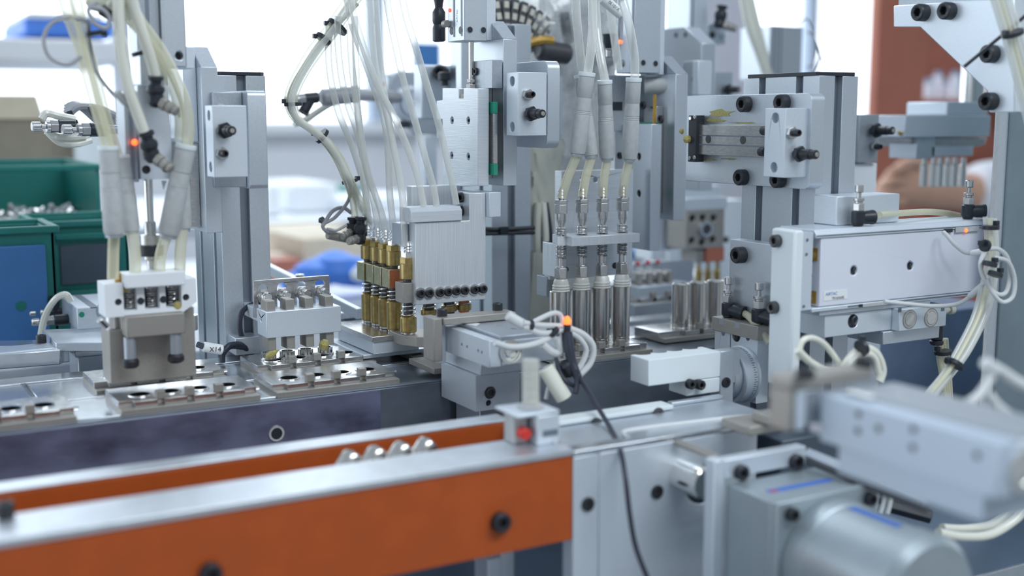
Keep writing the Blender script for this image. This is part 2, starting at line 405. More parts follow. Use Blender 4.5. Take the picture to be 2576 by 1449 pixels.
for xx in (-400, 250):
    for yy in (1200, 2250): ob('leg', G().box(xx, xx+30, yy, yy+30, ZF, STZ-20), 'wallg', t, 1)
t = T('paper_roll', 'white paper roll standing behind the green crates', 'roll')
p = aY(240, 520, 1900); zt_ = p.z+125; p.z = STZ+.3; ob('roll_body', G().cyl(p, UP, 27, zt_-p.z, 28, 4), 'white', t, 0); ob('core', G().cyl(V((p.x, p.y, zt_)), UP, 9, 3, 16), 'card', t, 0)
def crate(name, label, box, th=5, m='crate', window=None):
    x0, x1, y0, y1, z0, z1 = box; z0 = STZ+.5
    t = T(name, label, 'crate', 'green plastic crates at the left')
    g = G().box(x0, x1, y0, y1, z0, z0+th).box(x0, x0+th, y0, y1, z0, z1).box(x1-th, x1, y0, y1, z0, z1).box(x0, x1, y1-th, y1, z0, z1)
    if window: h, = [window]; g.box(x0, x1, y0, y0+th, z0, z1-(z1-z0)*h)
    else: g.box(x0, x1, y0, y0+th, z0, z1)
    ob('crate_body', g, m, t, 1.5)
    r = G().box(x0-4, x1+4, y0-4, y0+3, z1-3, z1+4).box(x0-4, x0+3, y0, y1, z1-3, z1+4).box(x1-3, x1+4, y0, y1, z1-3, z1+4).box(x0-4, x1+4, y1-3, y1+4, z1-3, z1+4)
    ob('rim', r, m, t, 1.5)
    return t
A = FB(-160, 262, 546, 760, 1500, 230)
ta = crate('crate', 'green crate full of small metal parts, furthest back of the left crates', (A[0], A[1], A[2], A[3], A[4], A[5]+52), window=.34)
g = G(); rr = random.Random(3)
for i in range(420):
    x = rr.uniform(A[0]+10, A[1]-10); y = rr.uniform(A[2]+8, A[3]-60); z = A[5]-30+(y-A[2])*.06+rr.uniform(0, 12)
    g.cyl((x, y, z), (rr.uniform(-1, 1), rr.uniform(-1, 1), rr.uniform(-.6, 1)), rr.uniform(3, 5), rr.uniform(8, 16), 8)
ob('metal_parts', g, 'steel', None, 0, label='loose pile of small shiny metal parts in the rear green crate', cat='metal parts', kind='stuff')
C2 = FB(98, 330, 568, 900, 1330, 120)
t2 = crate('crate', 'green crate with a recessed front panel, behind the press and right of the blue one', C2)
b = FB(150, 300, 618, 718, 1327, 2.5); ob('front_panel', G().box(b[0], b[1], 1327.5, 1329.8, b[4], b[5]), 'cabd', t2, .6, label='dark recessed green front panel')
g = G(); x0, x1, _, _, z0, z1 = FB(138, 312, 606, 734, 1322, 5)
g.box(x0, x1, 1322, 1329.5, z1, z1+7).box(x0, x1, 1322, 1329.5, z0-7, z0).box(x0-7, x0, 1322, 1329.5, z0-7, z1+7); ob('front_rib', g, 'crate', t2, 1.5)
C1 = FB(-160, 146, 590, 900, 1230, 90)
t1 = crate('crate', 'green crate with a large bright blue front, nearest of the left crates', C1)
b = FB(-150, 122, 628, 890, 1224, 5); ob('blue_panel', G().box(b[0], b[1], 1225, 1229.8, b[4], b[5]), 'blue', t1, 1.5, label='bright blue front panel')
ob('green_mark', G().cyl(aY(53, 770, 1224.8), YN, 5, .5, 16), 'crate', t1, 0, label='small green mark')
# ================================================================ FAR MIDDLE: bench with cartons behind the brass nozzles
BZ = aY(800, 552, 2600).z
t = T('work_bench', 'pale bench with a grey front edge, behind the brass nozzles', 'bench')
x0 = aY(640, 552, 2600).x; x1 = aY(1330, 552, 2600).x
ob('bench_top', G().box(x0-300, x1, 2600, 3500, BZ-24, BZ), 'wallg', t, 2); ob('edge_strip', G().box(x0-300, x1, 2592, 2600, BZ-30, BZ-2), 'alud', t, 1)
for xx in (x0-260, x1-60):
    for yy in (2640, 3440): ob('leg', G().box(xx, xx+50, yy, yy+50, ZF, BZ-24), 'wallg', t, 1)
for nm, lab, m, a in (
    ('paper_stack', 'bright white stack of paper on the pale bench', 'white', (735, 850, 466, 540, 2750, 260)),
    ('paper_box', 'white box with dark base at the left of the bench', 'white', (672, 706, 470, 508, 2700, 120)),
    ('storage_tray', 'small dark green tray on the bench right of the white stack', 'crate', (870, 925, 470, 494, 3050, 160)),
    ('storage_tray', 'flat white tray lying on the bench below the tubes', 'white', (850, 1060, 500, 526, 2700, 200))):
    b = FB(*a); x0_, x1_, y0_, y1_, z0_, z1_ = b
    tt = T(nm, lab, 'box' if 'box' in nm else 'tray' if 'tray' in nm else 'paper'); ob('body', G().box(x0_, x1_, y0_, y1_, BZ+6, max(z1_, BZ+24)), m, tt, 4)
    ob('base', G().box(x0_+3, x1_-3, y0_+3, y1_, BZ+.5, BZ+6), 'alud', tt, 1, label='dark base')
    if 'tray' not in nm: ob('top_sheet', G().box(x0_+6, x1_-6, y0_+5, y1_-5, max(z1_, BZ+24), max(z1_, BZ+24)+2), 'label', tt, 0)
LZ = aY(800, 712, 2100).z
t = T('low_shelf', 'low pale shelf carrying cartons behind the brass nozzles', 'shelf')
ob('shelf_board', G().box(400, 1500, 1840, 2575, LZ-25, LZ), 'wallg', t, 2)
for xx in (430, 1430): ob('leg', G().box(xx, xx+40, 2400, 2440, ZF, LZ-25), 'wallg', t, 1)
def carton(label, a, m='card'):
    x0, x1, y0, y1, z0, z1 = FB(*a); z0 = LZ+.5
    t = T('cardboard_carton', label, 'carton', 'cartons on the low shelf')
    ob('carton_body', G().box(x0, x1, y0, y1, z0, z1), m, t, 2); ob('tape', G().box(x0, x1, (y0+y1)/2-20, (y0+y1)/2+20, z1, z1+1), 'cream', t, 0)
carton('tan cardboard carton beside the four brass nozzles', (762, 918, 602, 700, 2150, 300), 'cardl')
carton('low dark brown carton left of the tan one', (690, 758, 655, 702, 2120, 200), 'rust')
carton('beige carton behind the tan one, seen under the bench edge', (700, 880, 575, 690, 2455, 110), 'cardl')
t = T('bin_bag', 'crumpled bright blue plastic bag on the low shelf behind the clamp block', 'bag')
g = G(); rr = random.Random(5); c = aY(850, 748, 1900); c.z = LZ+38
for i, (dx, dz, r) in enumerate(((-40, 5, 38), (0, 12, 46), (38, 2, 42), (70, -8, 34), (-70, -6, 28))):
    g.lathe(c+V((dx, rr.uniform(-20, 20), dz-r*.6)), UP, [(0, 0), (r*.8, r*.15), (r, r*.55), (r*.82, r), (r*.3, r*1.25), (0, r*1.3)], 14)
ob('bag_body', g, 'bluel', t, 0); ob('knot', G().lathe(c+V((20, -46, -6)), UP, [(0, 0), (13, 6), (15, 16), (7, 26), (0, 28)], 14), 'white', t, 0, label='white crumpled end')
t = T('blue_tub', 'small bright blue tub glimpsed right of the suction head bar', 'tub'); b = FB(1586, 1616, 630, 690, 1700, 60); ob('tub_body', G().box(b[0], b[1]+20, 1700, 1760, LZ+60, b[5]), 'blue', t, 3); ob('tub_stand', G().box(b[0]+6, b[1]+10, 1705, 1755, ZF+.5, LZ+59.6), 'wallg', t, 1)
# ================================================================ FAR RIGHT: red-brown cabinet, hand, spindle, frame
t = T('storage_cabinet', 'red-brown steel cabinet behind the right spindle', 'cabinet')
ob('side_post', G().box(*FB(2222, 2322, -260, 900, 2290, 30)), 'rust', t, 4)
ob('back_panel', G().box(*FB(2290, 2700, -260, 900, 2500, 30)), 'rust', t, 2)
for yy in (250, 420, 556): ob('shelf', G().box(*FB(2318, 2700, yy, yy+16, 2322, 176)), 'rust', t, 2)
g = G(); rr = random.Random(9)
o_ = aY(2340, 262, 2400)
for i in range(7):
    tt = T('glass_jar', ('leftmost', 'second from the left', 'third from the left', 'middle', 'third from the right', 'second from the right', 'rightmost')[i]+' of the small clear jars on the cabinet shelf', 'jar', 'jars on the cabinet shelf')
    p = aY(2336+i*22, 250, 2350+(i % 3)*42); r = 15
    ob('jar_body', G().cyl((p.x, p.y, aY(2318, 250, 2322).z+.5), UP, r, 44+(i % 2)*22, 18, 3), 'lav', tt, 0)
    ob('lid', G().cyl((p.x, p.y, aY(2318, 250, 2320).z+45+(i % 2)*22), UP, r*.8, 12, 18, 1), 'cab', tt, 0)
# person: bent forearm and loosely closed hand in front of the cabinet, white cuff at the right
t = T('person', 'bare forearm and loosely closed hand reaching in from the right, white sleeve', 'person')
def skinned(name, m, chain, par, sub=2):
    me = bpy.data.meshes.new(name); P = [c[0]*.001 for c in chain]
    me.from_pydata(P, [(c[2], i) for i, c in enumerate(chain) if c[2] is not None], [])
    o = bpy.data.objects.new(name, me); COL.objects.link(o)
    s = o.modifiers.new('skin', 'SKIN'); 
    for i, c in enumerate(chain):
        me.skin_vertices[0].data[i].radius = (c[1]*.001, c[1]*.001) if me.skin_vertices else None
    return o
def blob(rings, seg=20):      # rings: (centre, ru, rv, u, v) lofted closed surface
    g = G(); R = []
    for c, ru, rv, u, v in rings:
        R.append(list(range(len(g.v), len(g.v)+seg))); g.v += [V(c)+V(u)*(ru*math.cos(2*math.pi*k/seg))+V(v)*(rv*math.sin(2*math.pi*k/seg)) for k in range(seg)]
    for A_, B_ in zip(R, R[1:]): g.f += [(A_[k], A_[(k+1) % seg], B_[(k+1) % seg], B_[k]) for k in range(seg)]
    g.f += [tuple(R[0]), tuple(R[-1])]; return g
PYa = 1750.
H0 = aY(2238, 505, PYa)
def pp(x, y, dy=0): return aY(x, y, PYa+dy)
n1 = blob([(pp(2196, 500), 2, 6, (0, 1, 0), (0, 0, 1)), (pp(2212, 488), 14, 22, (0, 1, 0), (0, 0, 1)), (pp(2245, 468), 24, 38, (0, 1, 0), (0, 0, 1)), (pp(2290, 462), 30, 46, (0, 1, 0), (0, 0, 1)),
           (pp(2345, 470), 30, 45, (0, 1, 0), (0, 0, 1)), (pp(2400, 480), 31, 40, (0, 1, 0), (0, 0, 1)), (pp(2450, 486), 34, 42, (0, 1, 0), (0, 0, 1)), (pp(2520, 490), 40, 50, (0, 1, 0), (0, 0, 1)), (pp(2640, 495), 46, 58, (0, 1, 0), (0, 0, 1))])
for i, (fx, fy, L) in enumerate(((2262, 425, 1.), (2248, 452, 1.05), (2240, 480, 1.), (2240, 505, .85))):
    a = pp(fx+30, fy+2, -14); b_ = pp(fx-6, fy+4, -30); c_ = pp(fx-26*L, fy+18, -22); d_ = pp(fx-22*L, fy+34, -2)
    n1.tube([a, b_, c_, d_], (11, 8), 10)
n1.tube([pp(2330, 425, -10), pp(2300, 408, -26), pp(2272, 414, -36), pp(2250, 430, -36)], (13, 9), 10)   # thumb
ob('forearm_and_hand', n1, 'skin', t, 0)
sl = blob([(pp(2448, 470, 0), 40, 48, (0, 1, 0), (.15, 0, 1)), (pp(2462, 478, 0), 48, 60, (0, 1, 0), (.15, 0, 1)), (pp(2520, 490, 10), 56, 78, (0, 1, 0), (.1, 0, 1)), (pp(2640, 505, 20), 62, 90, (0, 1, 0), (0, 0, 1))])
ob('sleeve', sl, 'cloth', t, 0, label='white sleeve')
# spindle head over the pins
t = T('gripper_spindle', 'steel spindle with a stack of plates over six hanging pins, at the right', 'gripper')
SY = 960.
c = aY(2446, 250, SY+25)
ob('shaft', G().cyl(c-V((0, 0, 6)), UP, 14, 130, 28), 'chrome', t, 0)
g = G(); b = FB(2384, 2486, 256, 290, SY, 60); ob('clamp_collar', G().box(*b), 'aluw', t, 1.5)
ob('upper_plate', G().box(*FB(2278, 2491, 290, 346, SY-20, 90)), 'aluw', t, 1)
ob('lower_plate', G().prism('Y', SY-10, pY(SY-10, (2290, 346), (2483, 346), (2478, 364), (2372, 388), (2292, 360)), 60), 'steel', t, .8)
ob('side_block', G().box(*FB(2308, 2352, 345, 400, SY-14, 40)), 'alu', t, .8)
ob('pin_holder', G().box(*FB(2345, 2448, 368, 394, SY-14, 44)), 'aluw', t, .8)
for i, px in enumerate((2322, 2345, 2362, 2381, 2399, 2420)):
    p = aY(px, 396, SY+6+(i % 2)*12); q = aY(px, 470, SY+6+(i % 2)*12)
    gg = G().lathe(q, UP, [(2.4, 0), (4.2, 1), (4.2, (p.z-q.z)*.74), (3, (p.z-q.z)*.76), (3, p.z-q.z)], 14); ob('pin', gg, 'chrome', t, 0)
ob('grease_nipple', G().cyl(aY(2272, 340, SY-15), (-1, 0, .4), 2, 8, 10), 'gold', t, 0)
# big frame post, gusset, enclosure panel
FX = 842.
t = T('frame_post', 'tall grey aluminium frame post at the right edge', 'post')
b = SB(2491, 2531, -200, 1300, FX, 16); ob('post_face', G().box(b[0], b[1], b[2], b[3], TZ+.6, 420), 'alu', t, 1)
b2 = (b[0]+16, b[0]+60, b[2]+5, b[3]-2); ob('edge_strip', G().box(b[0]-.4, b[0]+4, b[2]-1.2, b[2]-.2, TZ+.6, 420), 'bright', t, .3, label='bright front edge'); ob('post_body', G().box(b2[0], b2[1], b2[2], b2[3], TZ+.6, 420), 'frame', t, 1)
t = T('enclosure_panel', 'dark grey-green clear enclosure panel behind the right frame post', 'panel')
pn = aY(2545, 300, 800); ob('pane', G().box(pn.x-2, pn.x+420, 800, 806, TZ+.6, 500), 'glass', t, .5)
for zz in (120, -40, -160, -250): ob('clamp', G().box(pn.x+2, pn.x+40, 792, 800, zz-5, zz+5), 'blk', t, 1)
t = T('gusset_bracket', 'large triangular aluminium gusset with four black bolts, upper right corner', 'bracket')
GX = 795.
poly = pX(GX, (2247, 14), (2550, -6), (2552, 283), (2487, 283), (2483, 229), (2312, 67), (2247, 67))
ob('gusset_plate', G().prism('X', GX, poly, 14), 'aluw', t, 1)
for x, y in ((2325, 32), (2391, 28), (2499, 136), (2496, 255)): bX(t, x, y, GX, 7, 9)
b = SB(2262, 2600, -60, -4, GX-20, 60); 
t = T('cross_beam', 'dark cross beam above the triangular gusset, at the top edge', 'beam')
b = SB(2262, 2600, -120, 8, GX+14.5, 40); ob('beam_body', G().box(*b), 'alud', t, 1); ob('beam_slot', G().box(b[0]-.3, b[0], b[2]+1, b[3]-1, b[4]+16, b[4]+26), 'slot', t, 0)
# control box behind the right cylinder
t = T('control_cabinet', 'blue-grey sheet metal control box behind the right cylinder', 'cabinet')
TZ = -345.
KY = 940.
b = FB(2090, 2462, 815, 1500, KY, 170); ob('cabinet_body', G().box(b[0], b[1], b[2], b[3], TZ+.6, b[5]), 'cab', t, 1.5)
b3 = FB(2462, 2500, 815, 1500, KY+30, 120); ob('side_flange', G().box(b[1]+3, b[1]+40, KY+14, KY+160, TZ+.6, b[5]-4), 'cab', t, 1)
# machine table
t = T('machine_table', 'blue-grey painted steel machine table under the whole line', 'table')
TZ = -345.
ob('table_top', G().box(-250, 1500, 586, 1170, TZ-12, TZ), 'table', t, 1.5); ob('edge_trim', G().box(-250, 1500, 583, 586, TZ-14, TZ+1), 'bright', t, .5)
ob('apron', G().box(-250, 1500, 590, 600, TZ-160, TZ-12.3), 'cabd', t, 1)
for xx, yy in ((-200, 620), (1400, 620), (-200, 1100), (1400, 1100)): ob('leg', G().box(xx, xx+60, yy, yy+60, ZF, TZ-12), 'alu', t, 1)
# ================================================================ MAIN TRANSFER RAIL, WITH PALLETS
RZ = -217.; RY = 880.
t = T('transfer_rail', 'long blue-grey steel transfer rail carrying the steel pallets', 'rail')
x_f = aY(955, 975, RY).x
g = G().box(x_f, 1010, RY, 1052, TZ+.5, RZ-1)
ob('rail_body', G().box(-260, 838, RY, 1052, TZ+.5, RZ-1), 'rail', t, .8)
hx, hz = pY(RY-1.2, (695, 1090))[0]
ob('film_cover', G().prism('Y', RY-1.4, [(-260, RZ-100), (x_f, RZ-100), (x_f, RZ-2), (-260, RZ-2)], 1.2, [(hx, hz, 6.2)]), 'film', t, .2, label='purple-blue film over the left half of the rail face')
ob('hole_rim', G().lathe((hx, RY-1.6, hz), YN, [(4.6, -1), (4.6, .8), (6.1, .8), (6.4, -.2)], 24), 'chrome', t, 0, label='bright chamfered rim of the tapped hole')
ob('tapped_hole', G().cyl((hx, RY-1.2, hz), (0, -1, 0), 4.5, 1.0, 20), 'blk', t, 0)
for nm, y0, y1, h in (('front_land', RY, RY+7, 1.2), ('centre_strip', 951, 958, 3), ('rear_land', 1028, 1052, 3.5)):
    ob(nm, G().box(-260, 838, y0, y1, RZ-1, RZ-1+h), 'bright' if nm != 'front_land' else 'rail', t, .3)
for k in range(7):
    x = -40+k*62-2
    ob('lane_plate', G().box(x, x+58, 886, 950, RZ-1, RZ+1.2), 'bright', t, .5)
    ob('lane_plate', G().box(x-14, x+44, 959, 1026, RZ-1, RZ+1.4), 'bright', t, .5)
PT = -208.
def pallet(label, x0, y0, L=104, W=58, n=4, off=0):
    t = T('steel_pallet', label, 'pallet', 'steel pallets on the transfer rail')
    x1 = x0+L; y1 = y0+W
    hs = [(x0+19+off+22*i, y0+26, 7.2) for i in range(n)]
    ob('pallet_base', G().prism('Z', PT-4.5, rect((x0, y0, x1, y1)), 4.5), 'tan', t, .4)
    P = [(x0, y0+10)]
    for i in range(n):
        cx = x0+19+off+22*i
        P += [(cx-8.6, y0+10), (cx-8.6, y0+5), (cx+8.6, y0+5), (cx+8.6, y0+10)]
    P += [(x1, y0+10), (x1, y1), (x0, y1)]
    ob('pallet_plate', G().prism('Z', PT, P, 4.4, [(a, b, 7.2) for a, b, _ in hs]), 'steel', t, .35)
    for i in range(n-1 if n > 1 else 0):
        cx = x0+30+off+22*i
        ob('pallet_tab', G().box(cx-3.2, cx+3.2, y0+5.5, y0+11.5, PT, PT+6), 'tan', t, .3)
    for a, b, r in hs:
        ob('nest_ring', G().lathe((a, b, PT-4), UP, [(7, 0), (7, 4.6), (8.6, 4.6), (8.9, 4), (8.9, 0)], 26), 'chrome', t, 0)
    ob('pin', G().cyl((x1+4, y0+16, PT-2.5), XN, 1.6, 4, 10), 'steel', t, 0)
    return t
pallet('steel pallet of empty nests right of the white rail plate, on the front lane', 175, 884)
pallet('steel pallet under the blurred press head, on the rear lane', 172, 960)
pallet('empty steel pallet in front of the four-pin clamp block', 292, 884)
pallet('steel pallet under the four-pin clamp block', 304, 960)
pallet('steel pallet nearest the left edge, partly out of frame', 40, 884)
pallet('steel pallet beneath the four battery cans of the suction head', 546, 884)
pallet('small steel pallet under the round brass nozzle plate', 444, 962, 66, 52, 2)
t = T('steel_pallet', 'small steel pallet with one large bore, left of the middle air slide', 'pallet', 'steel pallets on the transfer rail')
ob('pallet_plate', G().prism('Z', PT, rect((428, 886, 474, 936)), 5, [(455, 914, 9.5, 4)]), 'tan', t, .4)
ob('bore_ring', G().lathe((455, 914, PT-4.5), UP, [(7, 0), (7, 3), (9.4, 4.6)], 26), 'blk', t, 0)
# ---- rear pallet and battery cans on the right
pallet('steel pallet under the three silver cans right of the suction head', 690, 920, 94, 50, 3, 19)
def can(name, label, x, y, z, h, r, group):
    t = T(name, label, 'battery can', group)
    ob('can_body', G().lathe((x, y, z+5.2), UP, [(r-.5, 0), (r, .4), (r, h-6), (r-.6, h-5.2), (r-1.6, h-5.4), (r-2.2, h-6), (0, h-6)], 36), 'can', t, 0)
    ob('bottom_cap', G().lathe((x, y, z), UP, [(r-.6, 0), (r, .4), (r, 4.7), (r-.5, 5.1)], 36), 'can', t, 0)
    return t
for i, (px, lab) in enumerate(((1443, 'silver battery can, leftmost of four under the suction nozzles'), (1487, 'silver battery can, second from the left of four under the suction nozzles'),
                               (1529, 'silver battery can, third from the left of four under the suction nozzles'), (1569, 'silver battery can, rightmost of four under the suction nozzles'))):
    p = aY(px, 740, 908); can('battery_can', lab, 565+22*i, 910, PT+.2, 52.5, 9., 'battery cans under the suction nozzles')
zt = aY(1733, 712, 945).z
for i, lab in enumerate(('silver can standing alone at the left of the rear three', 'middle silver can of the rear three', 'silver can half hidden by the black air fitting, right of the rear three')):
    can('battery_can', lab, 728+22*i, 946, PT+.2, zt-PT, 8.8, 'silver cans on the rear pallet')
# ---- far lane behind: clamp block with pins, valves, multi-bore block
def clampblock(t, X0, X1, Y0, zt, zb, dep, mm='alu', pins=True):
    ob('clamp_block', G().prism('Y', Y0, [(X0, zb), (X1, zb), (X1, zt), (X0, zt)], dep), mm, t, .8)
FYb = 1120.
t = T('pin_clamp', 'grey pin clamp block with a slotted back plate, behind the suction head', 'clamp')
b = FB(1606, 1740, 722, 782, FYb, 34); ob('clamp_block', G().box(*b), 'alu', t, 1)
b5 = FB(1592, 1745, 664, 760, FYb+40, 3); pl = rect((b5[0], b5[4], b5[1], b5[5])); ob('back_plate', G().prism('Y', FYb+40, pl, 3), 'alud', t, 1)
for i in range(4):
    x = b[0]+10+i*14.5
    ob('plunger', G().cyl((x, FYb+38, b[5]+9), YN, 4.5, 24, 16), 'chrome', t, 0)
    ob('pin', G().cyl((x, FYb+14, b[4]-19), UP, 2, 20, 12), 'steel', t, 0)
    ob('lever', G().box(x-3, x+3, FYb+10, FYb+26, b[5], b[5]+14), 'tan', t, .5)
    ob('marker_tip', G().cyl((x, FYb+36, b[5]+20), UP, 2.4, 4, 10), 'red', t, 0, label='small red tip')
pallet('dark steel pallet under the rear pin clamp, behind the suction head', b[0]-10, FYb-10, 80, 46, 3)
t0 = T('clamp_stand', 'grey stand under the rear pin clamp and its pallet', 'stand'); ob('stand_body', G().box(b[0]-14, b[0]+76, FYb-12, FYb+48, TZ+.5, PT-4.8), 'alud', t0, .8)
t = T('valve_bank', 'white valve bank with a row of black caps, behind the suction head', 'valve bank')
g = G(); FYc = 1330.
x0 = aY(1640, 640, FYc).x; z0 = aY(1640, 655, FYc).z
for i in range(5):
    ob('valve_body', G().box(x0+i*19, x0+i*19+18, FYc-i*14, FYc-i*14+40, z0, z0+24), 'white', t, 1)
    for k in range(2): ob('black_cap', G().cyl((x0+i*19+5+k*9, FYc-i*14+10, z0+24), UP, 4, 8, 12), 'blk', t, 0)
t = T('multi_bore_block', 'grey block with six dark bores around a round nose, behind the rear cans', 'block')
MY = 1180.
b = FB(1728, 1822, 530, 628, MY, 40)
hs = [holeY(x, y, MY, 4.6, 14) for x, y in ((1742, 550), (1768, 548), (1795, 549), (1740, 606), (1766, 610), (1793, 603))]
plateY('block_body', 'tan', t, b, hs, .8)
for h in hs: ob('bore_shade', G().cyl((h[0], MY+13.5, h[1]), YN, 4.5, .9, 16), 'blk', t, 0)  # black disc paints the shade deep in each bore
ob('nose_ring', G().lathe(aY(1771, 576, MY), YN, [(6.6, -1), (6.6, 6), (9.2, 6), (9.6, 0)], 26), 'alu', t, 0)
ob('nose_bore', G().cyl(aY(1774, 577, MY-1), YN, 6.5, 4, 22), 'dark', t, 0)
ob('mount_arm', G().box(*FB(1722, 1812, 470, 500, MY+14, 44)), 'aluw', t, .8); ob('mount_flange', G().box(*FB(1722, 1830, 500, 530, MY+2, 50)), 'aluw', t, .8)
ob('lower_block', G().box(*FB(1752, 1800, 628, 662, MY+5, 30)), 'tan', t, .5)
ob('copper_block', G().box(*FB(1778, 1822, 624, 660, MY, 24)), 'rust', t, .5, label='red-brown copper block')
for px in (1757, 1780, 1803): 
    p = aY(px, 710, MY+12); ob('nozzle', G().lathe(p, UP, [(4.6, 0), (4.6, 14), (2, 18), (2.6, 21), (1.6, 24), (2.4, 27), (1.4, 30)], 14), 'brass', t, 0, label='brass barbed nozzle')
t = T('support_column', 'pale column between the multi-bore block and the right slotted column', 'column')
ob('column_body', G().box(*FB(1812, 1870, 505, 700, 1330, 40)), 'white', t, 1)
ob('column_edge', G().box(*FB(1806, 1814, 505, 700, 1326, 44)), 'alud', t, .6)
t = T('linear_slide', 'pale slide body with a small dark hole, behind the suction head plate', 'slide')
ob('slide_face', G().box(*FB(1655, 1727, 470, 630, 1230, 30)), 'lav', t, .8); ob('joint_line', G().box(*FB(1682, 1684, 545, 630, 1229.5, .6)), 'slot', t, 0); ob('dark_hole', G().cyl(aY(1707, 578, 1229.8), YN, 2.3, .8, 14), 'blk', t, 0)
# ---- left: flat bars, small cylinder, support plate
LY = 1085.
t = T('guide_bar', 'flat polished guide bar with a pointed end at the left edge', 'guide bar')
ob('bar_body', G().prism('Z', aY(0, 890, LY).z+0, pZ(aY(0, 890, LY).z, (-60, 896), (-60, 884), (120, 872), (173, 870), (150, 880)), 13), 'bright', t, .8)
b = FB(-60, 176, 893, 934, LY, 30); ob('bar_face', G().box(b[0], b[1], b[2]+.2, b[3], b[4], b[5]), 'alu', t, 1)
t = T('guide_bar', 'upper polished bar with a black knob, behind the pointed one', 'guide bar')
z = aY(0, 862, LY+50).z; ob('bar_body', G().prism('Z', z, pZ(z, (-60, 872), (-60, 858), (150, 854), (166, 860), (140, 868)), 6), 'bright', t, .8)
bZ(t, 104, 862, z, 4.5, 7, 'screw', 'knob')
t = T('support_block', 'aluminium block with a thumb screw between the pointed bar and the press', 'block')
b = FB(188, 262, 884, 900, LY+10, 50); ob('top_plate', G().box(*b), 'bright', t, .8); ob('lower_block', G().box(b[0]+3, b[1], b[2]+3, b[3], b[4]-40, b[4]-.2), 'alu', t, .8)
bZ(t, 195, 879, b[5], 5, 6, 'screw', 'thumb_screw'); ob('washer', G().cyl(aZ(195, 879, b[5]), UP, 8, .8, 20), 'chrome', t, 0)
t = T('base_plate', 'grey base plate under the small left air cylinder', 'plate')
z = aY(110, 838, 1140).z; ob('plate_body', G().prism('Z', z, pZ(z, (105, 829), (140, 862), (330, 862), (330, 822)), 8), 'alu', t, .8)
b = FB(196, 262, 816, 856, 1150, 40); t2 = T('spacer_block', 'pale spacer block with two holes left of the press', 'block'); x0, x1, y0, y1, z0, z1 = b
ob('block_body', G().prism('Z', z1, rect((x0, y0, x1, y1)), z1-z0, [(x0+9, y0+24, 4, 5), (x0+13, y0+11, 4, 5)]), 'aluw', t2, .8); ob('hole_shade', G().cyl((x0+9, y0+24, z1-4.8), UP, 3.9, .8, 16).cyl((x0+13, y0+11, z1-4.8), UP, 3.9, .8, 16), 'blk', t2, 0)  # black discs in the holes are painted shade
t = T('air_cylinder', 'small square air cylinder with knurled flow knobs, left of the press', 'air cylinder')
AXX = aY(190, 790, 1150).x
b = SB(155, 193, 776, 828, AXX, 42); ob('cylinder_body', G().box(*b), 'aluw', t, .8); ob('body_slot', G().box(b[0]+12, b[0]+19, b[2]-.2, b[3]+.2, b[5]-1, b[5]+.15), 'slot', t, 0)
ob('piston_ring', G().lathe((b[0]+26, b[2], b[4]+16), YN, [(4.5, 0), (4.5, 1), (9, 1), (9.4, 0)], 22), 'alud', t, 0)
ob('port_screw', G().cyl((b[0]+4, b[2], b[4]+14), YN, 2.6, .6, 12), 'green', t, 0)
def flowvalve(t, p, n, elbow=None, s=1., knob='steel', lab=None):
    """speed controller: hex neck, black body, thin stem, knurled knob along n; black elbow to the tube along elbow"""
    n = V(n).normalized(); p = V(p)
    o = ob('valve_body', G().cyl(p, n, 5.2*s, 13*s, 20, .8), 'blk', t, 0)
    ob('hex_neck', G().hexp(p+n*13*s, n, 5*s, 6*s), knob, o, .3)
    ob('lock_ring', G().cyl(p+n*19*s, n, 4.6*s, 3*s, 22, .4), knob, o, 0)
    ob('stem', G().cyl(p+n*22*s, n, 1.9*s, 4*s, 12), 'steel', o, 0)
    ob('knurled_knob', G().cyl(p+n*26*s, n, 3.9*s, 7*s, 20, .8), knob, o, 0)
    if elbow is not None:
        e = V(elbow).normalized(); q = p+n*7*s
        ob('elbow', G().cyl(q, e, 5*s, 15*s, 20, 1).lathe(q+e*15*s, e, [(5.6*s, 0), (5.6*s, 1.6*s), (3.6*s, 1.6*s), (3.6*s, 0)], 20), 'blk', o, 0)
    return o
flowvalve(t, aX(172, 803, AXX), XN, s=1.0); flowvalve(t, aX(160, 787, AXX)+V((0, 12, 0)), XN, (0, -.2, 1), s=.9)
tb('air_tube', 'tubew', [(98, 880, 1180), (112, 800, 1180), (140, 752, 1170), (166, 742, 1165), (178, 758, 1165)], 3.2, 'cream air tube arching over the small left air cylinder', cat='air tube')
# ================================================================ LEFT STATION
CT = aY(610, 190, 1055).z
profile('slotted_column', 'slotted aluminium column with a black cap, behind the left press station', 'column', 302, 346, 1055, 1145, TZ+.5, CT, cap=True)
def linear_unit(lab, X, px, yt, ych, yb, Y, thick=13.5, depth=62, chf=26, seal=True):
    """vertical guide: chamfered aluminium back plate standing in the machine's YZ plane, slim steel rail on its -X side"""
    t = T('lift_slide', lab, 'slide')
    n = aX(px, yt, X); y0 = n.y; zt = n.z; zc = aX(px, ych, X).z; zb = aX(px, yb, X).z
    dz = zt-zc
    poly = [(y0, zb), (y0, zc), (y0+chf, zt), (y0+depth, zt), (y0+depth, zb)]
    ob('back_plate', G().prism('X', X, poly, thick), 'alu', t, .5)
    return t, y0, zt, zb
